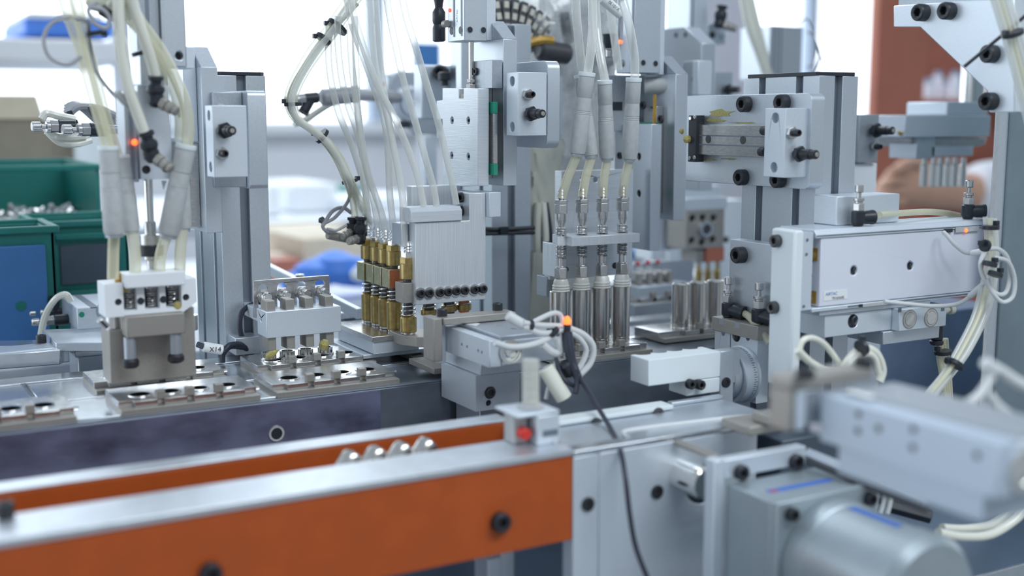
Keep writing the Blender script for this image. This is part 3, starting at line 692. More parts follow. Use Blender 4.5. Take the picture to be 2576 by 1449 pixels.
# --- fixed bracket + shock absorber block on it (used at all three stations)
def absorber(par, p, s=1.):
    p = V(p)
    o = ob('shock_absorber', G().cyl(p, YN, 4.1*s, 17*s, 22, .4), 'screw', par, 0)
    ob('lock_nut', G().hexp(p+V((0, -3.0*s, 0)), YN, 6.6*s, 3.4*s), 'blk', o, .3)
    ob('tip_collar', G().cyl(p+V((0, -17*s, 0)), YN, 3.6*s, 6*s, 20, .4), 'screw', o, 0)
    ob('rod_tip', G().cyl(p+V((0, -23*s, 0)), YN, 1.9*s, 1.2*s, 14), 'tan', o, 0)
def stopscrew(par, p, s=1.):
    o = ob('stop_screw', G().bolt(V(p), YN, 2.9*s, 10*s, 16), 'screw', par, 0)
    ob('lock_nut', G().hexp(V(p), YN, 5.2*s, 3.6*s), 'steel', o, .3)
def stopblock(lab, Y, xl, xr, yt, yb, D, scr, ab, holes=True):
    t = T('stop_block', lab, 'stop block')
    b = FB(xl, xr, yt, yb, Y, D)
    x0, x1, y0, y1, z0, z1 = b; H = z1-z0
    r = 4.2
    hs = [(Y+D*.5, z0+H*.14, r, 5), (Y+D*.5, z1-H*.14, r, 5)]
    plateX('block_body', 'aluw', t, b, hs, .5)
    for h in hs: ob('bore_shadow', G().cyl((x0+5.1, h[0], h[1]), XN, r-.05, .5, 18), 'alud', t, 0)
    stopscrew(t, aY(scr[0], scr[1], Y)); absorber(t, aY(ab[0], ab[1], Y))
    return t, b
def fixed_bracket(lab, X, px, yt, yb, W, L, rc=7):
    t = T('fixed_bracket', lab, 'bracket')
    n = aX(px, yt, X); zb = aX(px, yb, X).z; y0, zt = n.y, n.z
    P = []
    for (cy, cz, a0) in ((y0+rc, zb+rc, 180), (y0+rc, zt-rc, 90)):
        for k in range(5):
            a = math.radians(a0+(1 if a0 == 180 else 1)*k*22.5*(1 if a0 == 180 else 1))
            P.append((a0, cy, cz, a))
    pts = [(y0+rc-rc*math.cos(math.radians(k*22.5)), zt-rc+rc*math.sin(math.radians(k*22.5))) for k in range(5)]
    pts += [(y0+L, zt), (y0+L, zb)]
    pts += [(y0+rc-rc*math.sin(math.radians(k*22.5)), zb+rc-rc*math.cos(math.radians(k*22.5))) for k in range(5)]
    ob('bracket_plate', G().prism('X', X, pts, W), 'alu', t, .5)
    return t, y0, zt, zb
t, y0, zt, zb = linear_unit('chamfered aluminium lift slide of the left press station', aY(505, 300, 985).x, 505, 168, 168, 582, 985)
# chamfer at the top handled by its own plate
XU1 = aY(505, 300, 985).x
ob('top_block', G().prism('X', XU1, [(y0+.2, zt-.3), (y0+26, zt+17), (y0+62, zt+17), (y0+62, zt-.3)], 13.5), 'alud', t, .5)
ob('side_plate', G().box(XU1-11, XU1-.2, y0+14, y0+62, zt-60, zt+16.5), 'aluw', t, .6)
ob('guide_rail', G().box(XU1-9, XU1-.2, y0+16, y0+44, zb+4, zt-61), 'steel', t, .4)
ob('seal', G().box(XU1-9.4, XU1-8, y0+14, y0+20, zb+20, zb+44), 'green', t, .3, label='green rubber seal')
for zz in (.32, .5, .72): ob('bolt', G().bolt((XU1-9, y0+30, zb+(zt-zb)*zz), XN, 3, 3), 'screw', t, 0)
t, y0, zt, zb = fixed_bracket('fixed aluminium bracket right of the left lift slide', aY(622, 300, 960).x, 622, 228, 474, 15, 88, 4)
XB1 = aY(622, 300, 960).x
ob('upper_lug', G().box(XB1-24, XB1-.3, y0+14, y0+40, zt-26, zt-1), 'alud', t, .6); ob('lug_bolt', G().cyl((XB1-18, y0+13.8, zt-14), YN, 4, .8, 16), 'alu', t, 0)
ob('lower_flange', G().prism('Z', zb+12, [(XB1-24, y0+20), (XB1-.3, y0+8), (XB1-.3, y0+70), (XB1-24, y0+70)], 11), 'alud', t, .6)
stopblock('square stop block with a black shock absorber at the left station', 940, 533, 622, 265, 447, 20, (558, 386), (562, 328))
# --- upper guided cylinder over the left head
t = T('lift_cylinder', 'tall square lift cylinder at the top of the left station', 'air cylinder')
b = FB(392, 462, -330, 168, 955, 34); plateY('cylinder_body', 'alu', t, b, [holeY(451, 140, 955, 3, 8)], 1.2)
ob('hole_shade', G().cyl(aY(451, 140, 962.8), YN, 2.9, .6, 16), 'blk', t, 0)  # black disc at the hole bottom, painted as shade
b2 = (b[0]-18, b[0]-.3, b[2]+6, b[3], b[4]+6, b[5]); ob('sensor_side', G().box(*b2), 'alud', t, .8); ob('sensor_slot', G().box(b2[0]+7, b2[0]+10, b2[2]-.25, b2[2]+1, b2[4]+4, b2[5]), 'slot', t, 0)
ob('led', G().lathe((b2[0]+3.5, b2[2], aY(366, 55, 955).z), YN, [(1.5, 0), (1.3, .8), (0, 1.2)], 12), 'led', t, 0, label='lit red LED')
b3 = FB(464, 489, 117, 172, 960, 30); ob('mount_block', G().box(*b3), 'aluw', t, .6)
ob('piston_rod', G().cyl(((b[0]+b[1])/2-6, 970, aY(420, 200, 970).z-6), UP, 3.5, 40, 18), 'chrome', t, 0)
# --- head body
HY = 915.
t = T('slide_table_cylinder', 'white slide table cylinder with two black air fittings, left station', 'air cylinder')
b = FB(345, 430, 215, 452, HY, 30)
plateY('cylinder_body', 'aluw', t, b, [holeY(368, 427, HY, 3.2, 3), holeY(418, 424, HY, 3.2, 3)], .8)
for x, y in ((368, 427), (418, 424)): ob('bolt', G().bolt(aY(x, y, HY+2.8), YN, 3, 1.8), 'screw', t, 0)
ob('upper_body', G().box(b[0]+4, b[1]-2, b[2]+6, b[3]+8, b[5]+.2, b[5]+26), 'alu', t, 1)
ob('rear_rail', G().box(b[0]-9, b[0]-.3, b[2]+5, b[3]+2, b[4]-2, b[5]-4), 'alud', t, .6); ob('sensor_slot', G().box(b[0]-6, b[0]-3, b[2]+4.7, b[2]+6, b[4], b[5]-8), 'slot', t, 0)
ob('led', G().lathe(aY(347, 358, HY+1)+V((-2.5, 0, 0)), YN, [(2.2, 0), (2, 1), (0, 2)], 14), 'ledy', t, 0, label='lit red LED')
b = b
def elbowfit(t, top, knee, out, s=1.0, knob='tan'):
    """elbow fitting: black barrel from the tube end down to the knee, metal knob pointing out"""
    top, knee, out = V(top), V(knee), V(out); n = (knee-top).normalized(); L = (knee-top).length
    o = ob('air_fitting', G().lathe(top, n, [(4.2*s, 0), (6.2*s, .5), (6.2*s, 3), (4.6*s, 3.6), (4.4*s, 6), (6.6*s, 8), (7*s, 11), (7*s, L-3), (5.6*s, L)], 20).lathe(knee+n*1, n, [(3*s, -3), (6*s, 0), (6.4*s, 5), (4*s, 8.5), (0, 9.5)], 20), 'blk', t, 0)
    m = (out-knee).normalized(); k = knee+n*4
    ob('hex_neck', G().hexp(k+m*5*s, m, 5.2*s, 5*s).cyl(k+m*10*s, m, 4.6*s, 6*s, 18, 1), knob, o, .3)
    ob('knob', G().cyl(k+m*16*s, m, 4.0*s, 4*s, 18, .8), knob, o, 0)
elbowfit(t, aY(391, 190, HY-16), aY(392, 236, HY-14), aY(430, 258, HY-22), .95)
elbowfit(t, aY(366, 330, HY-18), aY(378, 376, HY-16), aY(424, 410, HY-26), .95)
ob('guide_rod', G().cyl(aY(377, 560, HY+14), UP, 3.2, 34, 16), 'chrome', t, 0)
ob('rod_guard', G().prism('Y', HY+8, pY(HY+8, (408, 455), (420, 455), (412, 478)), 3), 'white', t, .2)
# --- plunger under it
t = T('press_plunger', 'steel plunger with a black collar above the left press head', 'plunger')
c = aY(382, 682, HY+14)
zs_ = [aY(382, y, HY+14).z-c.z for y in (682, 655, 640, 616, 590, 556)]
ob('plunger_rod', G().lathe(c, UP, [(3.4, 0), (3.4, zs_[1]), (5.6, zs_[1]+1), (5.6, zs_[2])], 24), 'steel', t, 0)
ob('black_collar', G().lathe(c, UP, [(8, zs_[2]-1), (9.4, zs_[2]), (9.4, zs_[3]), (8, zs_[3]+.4)], 28), 'blk', t, 0)
ob('upper_sleeve', G().lathe(c, UP, [(7.6, zs_[3]+.5), (7.6, zs_[4]), (4.4, zs_[4]+.4), (4.4, zs_[5]-1), (3.6, zs_[5])], 28), 'steel', t, 0)
# --- press head
t = T('press_unit', 'blurred press head with a white bridge over three springs, left station', 'press')
b = FB(316, 467, 691, 727, HY-14, 22); ob('top_bridge', G().box(*b), 'white', t, .8)
BYh = HY-6
b = FB(262, 495, 716, 800, BYh, 26); x0, x1, y0, y1, z0, z1 = b
mid = (z0+z1)/2
sl = [(aY(p, 757, BYh).x, aY(q, 757, BYh).x) for p, q in ((311, 345), (364, 402), (417, 457))]
P = [(x0, z0), (x0, z1)]
for a, c_ in sl: P += [(a, z1), (a, z0+7), (c_, z0+7), (c_, z1)]
P += [(x1, z1), (x1, z0+4), (x1-12, z0)]
hs = [holeY(x, y, BYh, 2.6, 3) for x, y in ((298, 760), (468, 748))]
P = [(x0, z0), (x0, z1), (sl[0][0], z1), (sl[0][0], z0+4), (sl[0][1], z0+4), (sl[0][1], z1-2), (sl[1][0], z1-2), (sl[1][0], z0+4), (sl[1][1], z0+4), (sl[1][1], z1-2), (sl[2][0], z1-2), (sl[2][0], z0+4), (sl[2][1], z0+4), (sl[2][1], z1), (x1, z1), (x1, z0+7), (x1-10, z0)]
ob('spring_block', G().prism('Y', BYh, P, 26, hs), 'white', t, .9)
for x, y in ((298, 760), (354, 757), (411, 753), (468, 748)): ob('black_hole', G().cyl(aY(x, y, BYh+(2.4 if x in (298, 468) else -.1)), YN, 2.7, .7, 16), 'blk', t, 0)
for (a, c_) in sl:
    cx = (a+c_)/2
    ob('spring', G().spring((cx+1.5, BYh+9, z0+4), UP, 3.4, z1-z0-8, 9, .55), 'chrome', t, 0)
    ob('spring_rod', G().cyl((cx+1.5, BYh+9, z0+2), UP, 2.2, z1-z0-4, 12), 'dark', t, 0)
ob('back_shade', G().box(sl[0][0]-1, sl[2][1]+1, BYh+19, BYh+25, z0+4.2, z1-2.4), 'dark', t, 0, label='dark sheet painted as the shade behind the springs')  # added dark sheet imitates the shade inside the spring slots
ob('grease_smear', G().lathe((sl[0][0]+3, BYh+6, z0+20), YN, [(4, -2), (3.4, 0), (1.2, 1), (0, 1.2)], 9).lathe((sl[2][1]-3, BYh-.2, z0+5), YN, [(3.4, -1), (2.8, .2), (0, .9)], 8), 'grease', t, 0, label='yellow grease')
b = FB(318, 466, 797, 852, BYh-8, 20); ob('middle_block', G().box(*b), 'tan', t, .9)
zm = b[4]
bb = FB(272, 492, 800, 944, BYh+12.5, 24)
bx0, bx1, by0, by1, bz0, bz1 = bb
zsh = aY(300, 830, BYh+12).z; bz0 = PT+7.5
ob('rear_body', G().prism('Y', by0, [(bx0, bz0), (bx0, zsh), (bx0+36, zsh), (bx0+36, zsh+8), (bx1-6, zsh+10), (bx1-6, zsh+13), (bx1, zsh+13), (bx1, bz0)], 30), 'tan', t, .8)
for px in (286, 481): ob('guide_post', G().cyl(aY(px, 830, BYh+22), UP, 5.6, 12, 22), 'chrome', t, 0)
for px, yy in ((329, 918), (443, 905)):
    c = aY(px, yy, BYh-2)
    o = ob('press_pin', G().cyl(c+V((0, 0, 4)), UP, 4.4, zm-c.z-4, 20), 'alud', t, 0)
    ob('pin_foot', G().lathe(c-V((0, 0, 2)), UP, [(4.5, 0), (6.2, 1.5), (6.2, 5), (4.6, 7)], 22), 'screw', o, 0, label='black rubber foot')
ob('screw_lug', G().cyl(aY(268, 822, BYh-4), (-.5, -.3, .6), 2.6, 9, 12), 'chrome', t, 0)
ob('grease_drop', G().lathe(aY(298, 706, BYh+10), UP, [(0, -3), (2.6, -1), (3, 2), (1.4, 6), (0, 7)], 10), 'gold', t, 0, label='amber grease')
# --- unions and yellowed tubes on the left head
def union(label, top, bot, r, group, ytube=None, m='conn'):
    """grey in-line tube union: sleeve ring, barrel, waist rings and wider lower barrel"""
    top, bot = V(top), V(bot); n = (bot-top).normalized(); L = (bot-top).length
    t = T('tube_union', label, 'tube connector', group)
    ob('union_body', G().lathe(top, n, [(r*.62, 1.0), (r*.90, 1.2), (r*.94, L*.05), (r*.94, L*.28), (r*.88, L*.29), (r*.90, L*.31), (r*.97, L*.45), (r*.93, L*.455), (r*.98, L*.47), (r*.94, L*.475), (r*.99, L*.49), (r*.95, L*.495), (r, L*.52), (r, L*.94), (r*.9, L*.985), (r*.6, L)], 26), m, t, 0)
    ob('release_ring', G().lathe(top, n, [(r*.58, -L*.02), (r*.98, -L*.02), (r, 0), (r*.98, L*.025), (r*.6, L*.025)], 26), 'pom', t, 0, label='pale push ring')
    ob('lower_ring', G().lathe(top, n, [(r*.6, L*.985), (r*.86, L*.99), (r*.84, L*1.02), (r*.6, L*1.02)], 26), 'alud', t, 0)
    return t
u_ = 'grey tube unions above the left press'
for lab, a, c_, Yt, Yb, r in (('grey tube union at the far left of the press head, taking the leftmost tube', (273, 372), (288, 592), 905, 905, 7.6),
                   ('grey tube union leaning behind the leftmost one', (306, 395), (328, 586), 925, 918, 7.2),
                   ('grey tube union leaning to the right, in front of the lift slide', (468, 368), (423, 592), 905, 912, 7.8),
                   ('grey tube union behind the right leaning one', (452, 352), (460, 578), 932, 930, 6.8)):
    union(lab, aY(*a, Yt), aY(*c_, Yb), r, u_)
for lab, pts in (('yellowed tube stub below the leftmost union', [(287, 592), (285, 640), (284, 702)]), ('yellowed tube stub left of the plunger', [(332, 585), (340, 640), (341, 690)]),
                 ('yellowed tube stub right of the plunger', [(420, 590), (404, 640), (402, 690)]), ('yellowed tube stub at the right end of the press head', [(459, 578), (454, 630), (452, 700)])):
    tb('air_tube', 'tubey', [(x, y, 912) for x, y in pts], 4.2, lab, cat='air tube', group='yellowed tube stubs of the left press', seg=12)
# --- black fittings behind the left station
t = T('fitting_cluster', 'pair of blurred black fittings with grey tubes behind the left press tubes', 'air fitting')
flowvalve(t, aY(188, 318, 1120), (-1, -.1, 0), s=1.1); flowvalve(t, aY(268, 326, 1090), (-1, -.15, 0), s=1.15)
ob('holding_rod', G().cyl(aY(268, 326, 1090)+V((0, 4, 0)), (1, 0, 0), 4, 302-aY(268, 326, 1090).x+1, 14), 'alud', t, 0)
g = G().tube(P3([(105, 300), (118, 285), (150, 292), (190, 300)], 1130), 3.4).tube(P3([(112, 318), (135, 340), (180, 345), (215, 342)], 1135), 3.2).tube(P3([(118, 330), (150, 358), (190, 362), (230, 352)], 1138), 3.2)
ob('white_tube', g, 'tubew', t, 0)
g = G()
for i in range(5): g.tube(P3([(165, 300-i*7), (195, 270-i*1.5), (245, 272+i*8), (290, 290+i*9)], 1150+i*6), 3.3)
ob('grey_tube', g, 'cableg', t, 0)
for x, y in ((172, 288), (228, 276), (186, 312)): ob('tie', G().cyl(aY(x, y-9, 1140), (.3, 0, -1), 3, 9, 8), 'blk', t, 0)
# ================================================================ MIDDLE STATION
profile('slotted_column', 'slotted aluminium column behind the wide brushed plate of the middle station', 'column', 575, 620, 1055, 1145, TZ+.5, aY(1290, 60, 1055).z)
profile('slotted_column', 'second slotted column, just right of the middle one behind the plastic bag', 'column', 634, 679, 1090, 1180, TZ+.5, 40)
XU2 = 520.
t, y0, zt, zb = linear_unit('chamfered aluminium lift slide of the middle station', XU2, 1266, 98, 98, 468, 945, 14, 60)
ob('top_chamfer', G().prism('X', XU2, [(y0+.2, zt+.1), (y0+24, zt+17), (y0+60, zt+17), (y0+60, zt+.1)], 14), 'alud', t, .5)
ob('guide_rail', G().box(XU2-9, XU2-.2, y0+20, y0+40, zb+6, zt-20), 'steel', t, .4)
for yy in (230, 288): ob('bolt', G().bolt(aY(1278, yy+5, 940)+V((0, 2, 0)), (-.4, -1, 0), 4.4, 5), 'screw', t, 0)
sb('carriage', 'alud', t, 1190, 1238, 150, 222, XU2-14, 10)
bX(t, 1198, 180, XU2-14.2, 3.4, 2)
# seal strip with green ends
s = SB(1222, 1242, 256, 441, XU2-13, 3); z0, z1 = s[4], s[5]; yy0 = s[2]
t2 = T('guide_carriage', 'slim guide carriage with green end seals beside the middle slide plate', 'carriage')
ob('carriage_body', G().box(XU2-13, XU2-9.3, yy0, yy0+30, z0+10, z1-10), 'steel', t2, .3); ob('end_seal', G().box(XU2-13.3, XU2-9.3, yy0-.6, yy0+30, z1-10, z1), 'green', t2, .4, label='green upper end seal')
ob('end_seal', G().box(XU2-13.3, XU2-9.3, yy0-.6, yy0+30, z0, z0+10), 'green', t2, .4, label='green lower end seal')
# slide plate
t = T('slide_plate', 'brushed slide plate with four socket screws under the middle lift cylinder', 'plate')
X0 = 494.
p = lambda x, y: (lambda q: (q.y, q.z))(aX(x, y, X0))
P = [p(1202, 468), p(1202, 222), p(1166, 222), p(1166, 248), p(1154, 248), p(1154, 222), p(1113, 222), p(1113, 252), p(1098, 254), p(1098, 300), p(1113, 300), p(1113, 470)]
pts4 = ((1137, 303), (1178, 303), (1136, 391), (1178, 394))
ob('plate_body', G().prism('X', X0, P, 11, [holeX(x, y, X0, 3.3, 3) for x, y in pts4]), 'aluh', t, .5)
for x, y in pts4: ob('bolt', G().bolt(aX(x, y, X0+2.9), XN, 2.9, 1.6), 'screw', t, 0)
ob('rod_nut', G().box(X0+1, X0+9, p(1166, 240)[0]+.3, p(1154, 240)[0]-.3, p(1160, 250)[1], p(1160, 236)[1]), 'tan', t, .4)
sb('edge_tab', 'alud', t, 1098, 1113, 330, 348, X0+.2, 4)
# lift cylinder
t = T('lift_cylinder', 'square lift cylinder with a lit red LED, top of the middle station', 'air cylinder')
cx = 492.; b = SB(1124, 1166, -320, 102, cx, 20)
cr = aY(1225, 60, b[2]); W = cr.x-cx
x0, x1, y0_, y1_, z0, z1 = cx, cr.x, b[2], b[3], b[4], b[5]
ob('cylinder_body', G().box(x0, x1, y0_, y1_, z0, z1), 'alu', t, .7)
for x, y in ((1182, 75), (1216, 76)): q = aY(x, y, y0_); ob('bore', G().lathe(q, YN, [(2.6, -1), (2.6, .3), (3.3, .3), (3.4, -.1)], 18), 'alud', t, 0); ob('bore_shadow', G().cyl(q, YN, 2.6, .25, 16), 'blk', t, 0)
for x, y in ((1136, 78), (1159, 76)): q = aX(x, y, x0); ob('bore', G().cyl(q, XN, 3.4, .4, 18), 'blk', t, 0)
ob('sensor_slot', G().box(x0-.4, x0+1, y0_+18, y0_+21, z0+4, z1), 'slot', t, 0); ob('sensor_slot', G().box(x0-.4, x0+1, y0_+4, y0_+6, z0+4, z1), 'slot', t, 0)
ob('led', G().lathe(aX(1132, 26, x0), XN, [(1.8, 0), (1.5, 1), (0, 1.5)], 12), 'led', t, 0, label='lit red LED')
text('AIRTAC', 3.2, aX(1150, 40, x0)+V((-.06, 0, 0)), Matrix(((0, 0, -1, 0), (0, 1, 0, 0), (1, 0, 0, 0), (0, 0, 0, 1))), 0, 0, 'inkb', t)
ob('mount_strip', G().box(x1+.3, x1+10, y0_+2, y0_+24, z0+1, z1-20), 'aluw', t, .5)
q = aY(1186, 205, y0_+10)
ob('piston_rod', G().cyl(q, UP, 2.3, z0-q.z, 16), 'chrome', t, 0); ob('rod_nut', G().hexp(q-V((0, 0, 1)), UP, 4.0, 3).hexp(q-V((0, 0, 6.5)), UP, 4.8, 4), 'steel', t, .2); ob('rod_thread', G().spring(q-V((0, 0, 7)), UP, 1.9, 12, 8, .5).cyl(q-V((0, 0, 7)), UP, 1.9, 14, 12), 'steel', t, 0)
o = ob('air_fitting', G().lathe(aX(1112, 105, x0+2)+V((-3, 0, 0)), UP, [(4.6, 0), (6, 1), (6, 12), (5, 15), (6, 18), (6, 26), (3.6, 30), (4, 34), (5, 38), (5, 50), (3, 52)], 18), 'blk', t, 0)
ob('knurled_knob', G().cyl(aX(1118, 62, x0)+V((-3, -5, 0)), YN, 3.2, 7, 16), 'tan', o, 0)
# fixed bracket and stop block
XB2 = 546.
t, y0, zt, zb = fixed_bracket('rounded aluminium bracket carrying the middle stop block', XB2, 1378, 152, 373, 12.5, 78)
stopblock('square stop block with two adjusting screws at the middle station', y0-4, 1303, 1375, 181, 342, 20, (1326, 238), (1330, 286))
# ---- wide brushed front plate with the eight screws
PYf = 930.
t = T('nozzle_cover_plate', 'wide brushed aluminium plate with a row of eight black screws', 'plate')
x0 = aY(1045, 600, PYf).x; x1 = aY(1222, 600, PYf).x; xs_ = aY(1181, 520, PYf).x
zt1 = aY(1045, 561, PYf).z; zt2 = aY(1182, 486, PYf).z; zb = aY(1045, 768, PYf).z
ob('plate_body', G().prism('Y', PYf, [(x0, zb), (x1, zb), (x1, zt2), (xs_, zt2), (xs_, zt1), (x0, zt1)], 13), 'alub', t, .5)
ob('rear_plate', G().box(x0-4, x1-30, PYf+14, PYf+40, zb+50, zt1-2), 'alu', t, .5)
for x, y in ((1057, 738.5), (1079, 737.5), (1106, 736), (1126, 734.5), (1147, 732.5), (1168, 731), (1193, 729), (1214, 727)): bY(t, x, y, PYf-.3, 3.6, 3, washer=5.2)
t = T('tube_manifold', 'grey chamfered tube manifold on top of the brushed plate', 'manifold')
mz = zt1+.4; mzt = mz+12.5; xm1 = aY(1163, 530, PYf-2).x; xm0 = aY(1034, 530, PYf-2).x
P = [(PYf-2, mz), (PYf-2, mzt-3.5), (PYf+1.5, mzt), (PYf+22, mzt), (PYf+22, mz)]
g = G(); A = [V((xm0, a, b_)) for a, b_ in P]; B = [V((xm1, a, b_)) for a, b_ in P]
g.add(A+B, [tuple(range(5)), tuple(range(9, 4, -1))]+[(i, (i+1) % 5, 5+(i+1) % 5, 5+i) for i in range(5)]); ob('manifold_body', g, 'aluh', t, .6)
t = T('mount_block', 'small bright aluminium block on the upper right corner of the brushed plate', 'block')
b = FB(1229, 1260, 484, 547, PYf-6, 22); ob('block_body', G().box(x1+.3, b[1], PYf-6, PYf+12, b[4], b[5]), 'aluw', t, .5)
t = T('link_plate', 'brushed plate with two socket screws joining the manifold to the slide plate', 'plate')
ob('plate_body', G().box(aY(1050, 500, 960).x, x1-3, PYf+42, PYf+52, zt1-8, aY(1060, 470, 960).z), 'alub', t, .5)
for x, y in ((1166, 496), (1166, 530)): q = aY(x, y, PYf+18); ob('bolt', G().bolt(q, (-.8, -.6, 0), 4.4, 9), 'screw', t, 0)
ob('tie_arm', G().box(aY(1180, 480, PYf+13).x, x1+14, PYf+13.5, PYf+50, zt2-12, zt2), 'alu', t, .5)
# ---- brass nozzles
def spring_nozzle(lab, x, y, zbase, s=1., orange=False, block='brassl', cyl_h=24, grp='brass spring nozzles of the left row', short=False):
    t = T('brass_nozzle', lab, 'nozzle', grp)
    c = V((x, y, zbase)); h = cyl_h*s
    ob('lower_sleeve', G().lathe(c, UP, [(6.6*s, 0), (7.1*s, .6), (7.1*s, h-1), (6*s, h), (3.6*s, h+2)], 26), 'brass', t, 0)
    ob('foot_ring', G().lathe(c-V((0, 0, 2)), UP, [(5.6*s, 0), (6*s, .4), (6*s, 1.8), (5.6*s, 2)], 22), 'chrome', t, 0)
    ob('spring', G().spring(c+V((0, 0, h-1)), UP, 6.0*s, 13*s, 3.6, .65*s, 6), 'chrome', t, 0)
    ob('core_rod', G().cyl(c+V((0, 0, h)), UP, 4.1*s, 14*s, 18), 'dark', t, 0)
    zb_ = zbase+h+13*s
    o = ob('square_collar', G().box(x-8.2*s, x+8.2*s, y-8.2*s, y+8.2*s, zb_, zb_+17*s), block, t, .4)
    if orange: ob('orange_face', G().box(x-7.9*s, x+7.9*s, y-8.55*s, y-8.25*s, zb_+.4, zb_+16.6*s), 'copper', o, 0, label='orange copper face')
    z2 = zb_+17*s
    ob('neck', G().cyl((x, y, z2), UP, 4*s, 3*s, 16), 'dark', t, 0)
    ob('upper_sleeve', G().lathe((x, y, z2+2.6*s), UP, [(6.4*s, 0), (6.8*s, .5), (6.8*s, 13*s), (6.2*s, 13.6*s)], 26).hexp((x, y, z2+16*s), UP, 6.6*s, 5*s), 'brass', t, .2)
    ob('barb', G().hexp((x, y, z2+21*s), UP, 5*s, 3.5*s).lathe((x, y, z2+24*s), UP, [(3, 0), (3, 1.4), (3.9, 2), (2.8, 4), (3.9, 4.6), (2.8, 6.6), (3.9, 7.2), (2.8, 9.4), (1.8, 11)], 18), 'chrome', t, 0, label='bright barbed hose tip')
    return t
NX = 428.
zi = aY(992, 826, 979).z
NZ = []
for i, (lab, yy) in enumerate((('brass nozzle nearest the brushed plate, with an orange copper face', 975), ('brass nozzle second from the brushed plate in the left row', 994),
                               ('brass nozzle third from the brushed plate in the left row', 1013), ('brass nozzle furthest left in the row, beside the black fittings', 1032))):
    q = aY((992, 971, 951, 928)[i], 780, yy); spring_nozzle(lab, q.x, q.y, zi+(0, 0, 0, 0)[i], .98, i == 0, cyl_h=26); NZ.append(q)
zi2 = aY(1025, 834, 925).z
for i, lab in enumerate(('large brass spring nozzle standing on the octagonal plate', 'brass nozzle partly hidden behind the middle air slide', 'dark brass nozzle tip under the brushed plate, third from the left', 'orange ringed nozzle tip under the right end of the brushed plate')):
    q = aY((1026, 1080, 1126, 1163)[i], 800, 945+(0, 4, 8, 8)[i])
    if i == 0: spring_nozzle(lab, q.x, 944, zi2-4, 1.02, False, 'tan', 13, 'brass nozzles under the brushed plate')
    else:
        t = T('brass_nozzle', lab, 'nozzle', 'brass nozzles under the brushed plate')
        ob('lower_sleeve', G().lathe((q.x, 950, zi2+(2, 8, 10, 10)[i]), UP, [(6.5, 0), (7, .5), (7, 5), (5, 6)], 24), 'brass', t, 0)
        ob('spring', G().spring((q.x, 950, zi2+12), UP, 6.2, 24, 6, .65), 'chrome', t, 0)
        ob('core', G().cyl((q.x, 950, zi2+8), UP, 5.0, 30, 20), 'dark' if i < 3 else 'copper', t, 0)
t = T('stepped_plinth', 'stepped aluminium base under the four brass nozzles', 'base')
b = SB(884, 938, 836, 878, 405, 90)
zb_ = zi-2.2
ob('base_block', G().box(406, 450, 962, 1046, zb_-16, zb_-5), 'aluw', t, .6); ob('top_plate', G().box(404, 450, 960, 1048, zb_-4.8, zb_), 'steel', t, .4)
ob('base_skirt', G().box(398, 470, 966, 1056, PT-3, zb_-16.4), 'alu', t, .6)
t = T('nozzle_plate', 'octagonal steel plate with a round boss, left of the middle air slide', 'plate')
z = zi2-6.2
ob('plate_body', G().prism('Z', z, [(424, 945), (432, 928), (452, 918), (490, 918), (490, 962), (424, 966)], 9), 'tan', t, .5)
ob('round_boss', G().lathe((456, 938, z-15.5), UP, [(10.5, 0), (11, .5), (11, 6), (12.4, 6.4), (12.4, 6.2)], 28), 'chrome', t, 0)
# black fittings left of the nozzles
t = T('fitting_cluster', 'black air fittings with knurled knobs left of the brass nozzles', 'air fitting')
for (tx, ty, kx, ky, ox, oy, Yy) in ((888, 545, 888, 570, 840, 596, 1040), (908, 545, 905, 588, 860, 602, 1030)):
    elbowfit(t, aY(tx, ty, Yy), aY(kx, ky, Yy), aY(ox, oy, Yy-14), .85, 'tan')
ob('metal_body', G().cyl(aY(872, 600, 1040), (-1, -.1, .25), 4.2, 20, 18).hexp(aY(840, 590, 1040), (-1, -.1, .3), 5, 6), 'tan', t, 0)
tie('small black tie on the grey sensor loop left of the brass nozzles', aY(812, 556, 1040), (1, 0, .4), 3.2)
# middle background arm behind the tubes
t = T('rear_actuator', 'blurred grey round actuator behind the clear tubes', 'actuator')
AY = 1330.
ob('arm_plate', G().prism('Y', AY, pY(AY, (972, 250), (980, 190), (1010, 178), (1100, 186), (1160, 262), (1160, 340), (1060, 338)), 26), 'alud', t, 3)
ob('support_post', G().box(*FB(1068, 1100, 336, 400, AY+4, 18)[:4], ZF+.5, aY(1068, 345, AY).z), 'aluw', t, 1)
ob('round_flange', G().lathe(aY(1030, 262, AY), YN, [(22, -1), (22, 4), (17, 5), (17, 3), (13, 3), (13, 7), (0, 7)], 30), 'alu', t, 0)
ob('shaft', G().cyl(aY(1035, 258, AY-10), (1, 0, 0), 3.6, 70, 18), 'chrome', t, 0)
ob('dark_cap', G().cyl(aY(1018, 322, AY-6), UP, 8, 8, 18, 1), 'blk', t, 0); ob('red_dot', G().cyl(aY(962, 212, AY-2), YN, 3, 2, 14), 'red', t, 0)
t = T('fitting_cluster', 'blurred black fitting behind the bend of the tied tube bundle', 'air fitting')
flowvalve(t, aY(800, 245, 1200), (-1, 0, -.1), (-.6, 0, -1), 1.1)
ob('grey_body', G().cyl(aY(806, 246, 1206), (1, 0, .1), 9, 44, 20, 3).cyl(aY(870, 236, 1215), aY(1000, 244, 1331)-aY(870, 236, 1215), 7, (aY(1000, 244, 1331)-aY(870, 236, 1215)).length, 18, 3), 'cableg', t, 0)
tb('air_tube', 'tubew', [(740, 312, 1240), (770, 300, 1240), (830, 262, 1230), (880, 244, 1222)], 3.6, 'white blurred tube behind the bend of the tied bundle', 'air tube')
t = T('motor_mount', 'pale mounting plate with a large black bolt behind the middle slide plate', 'bracket')
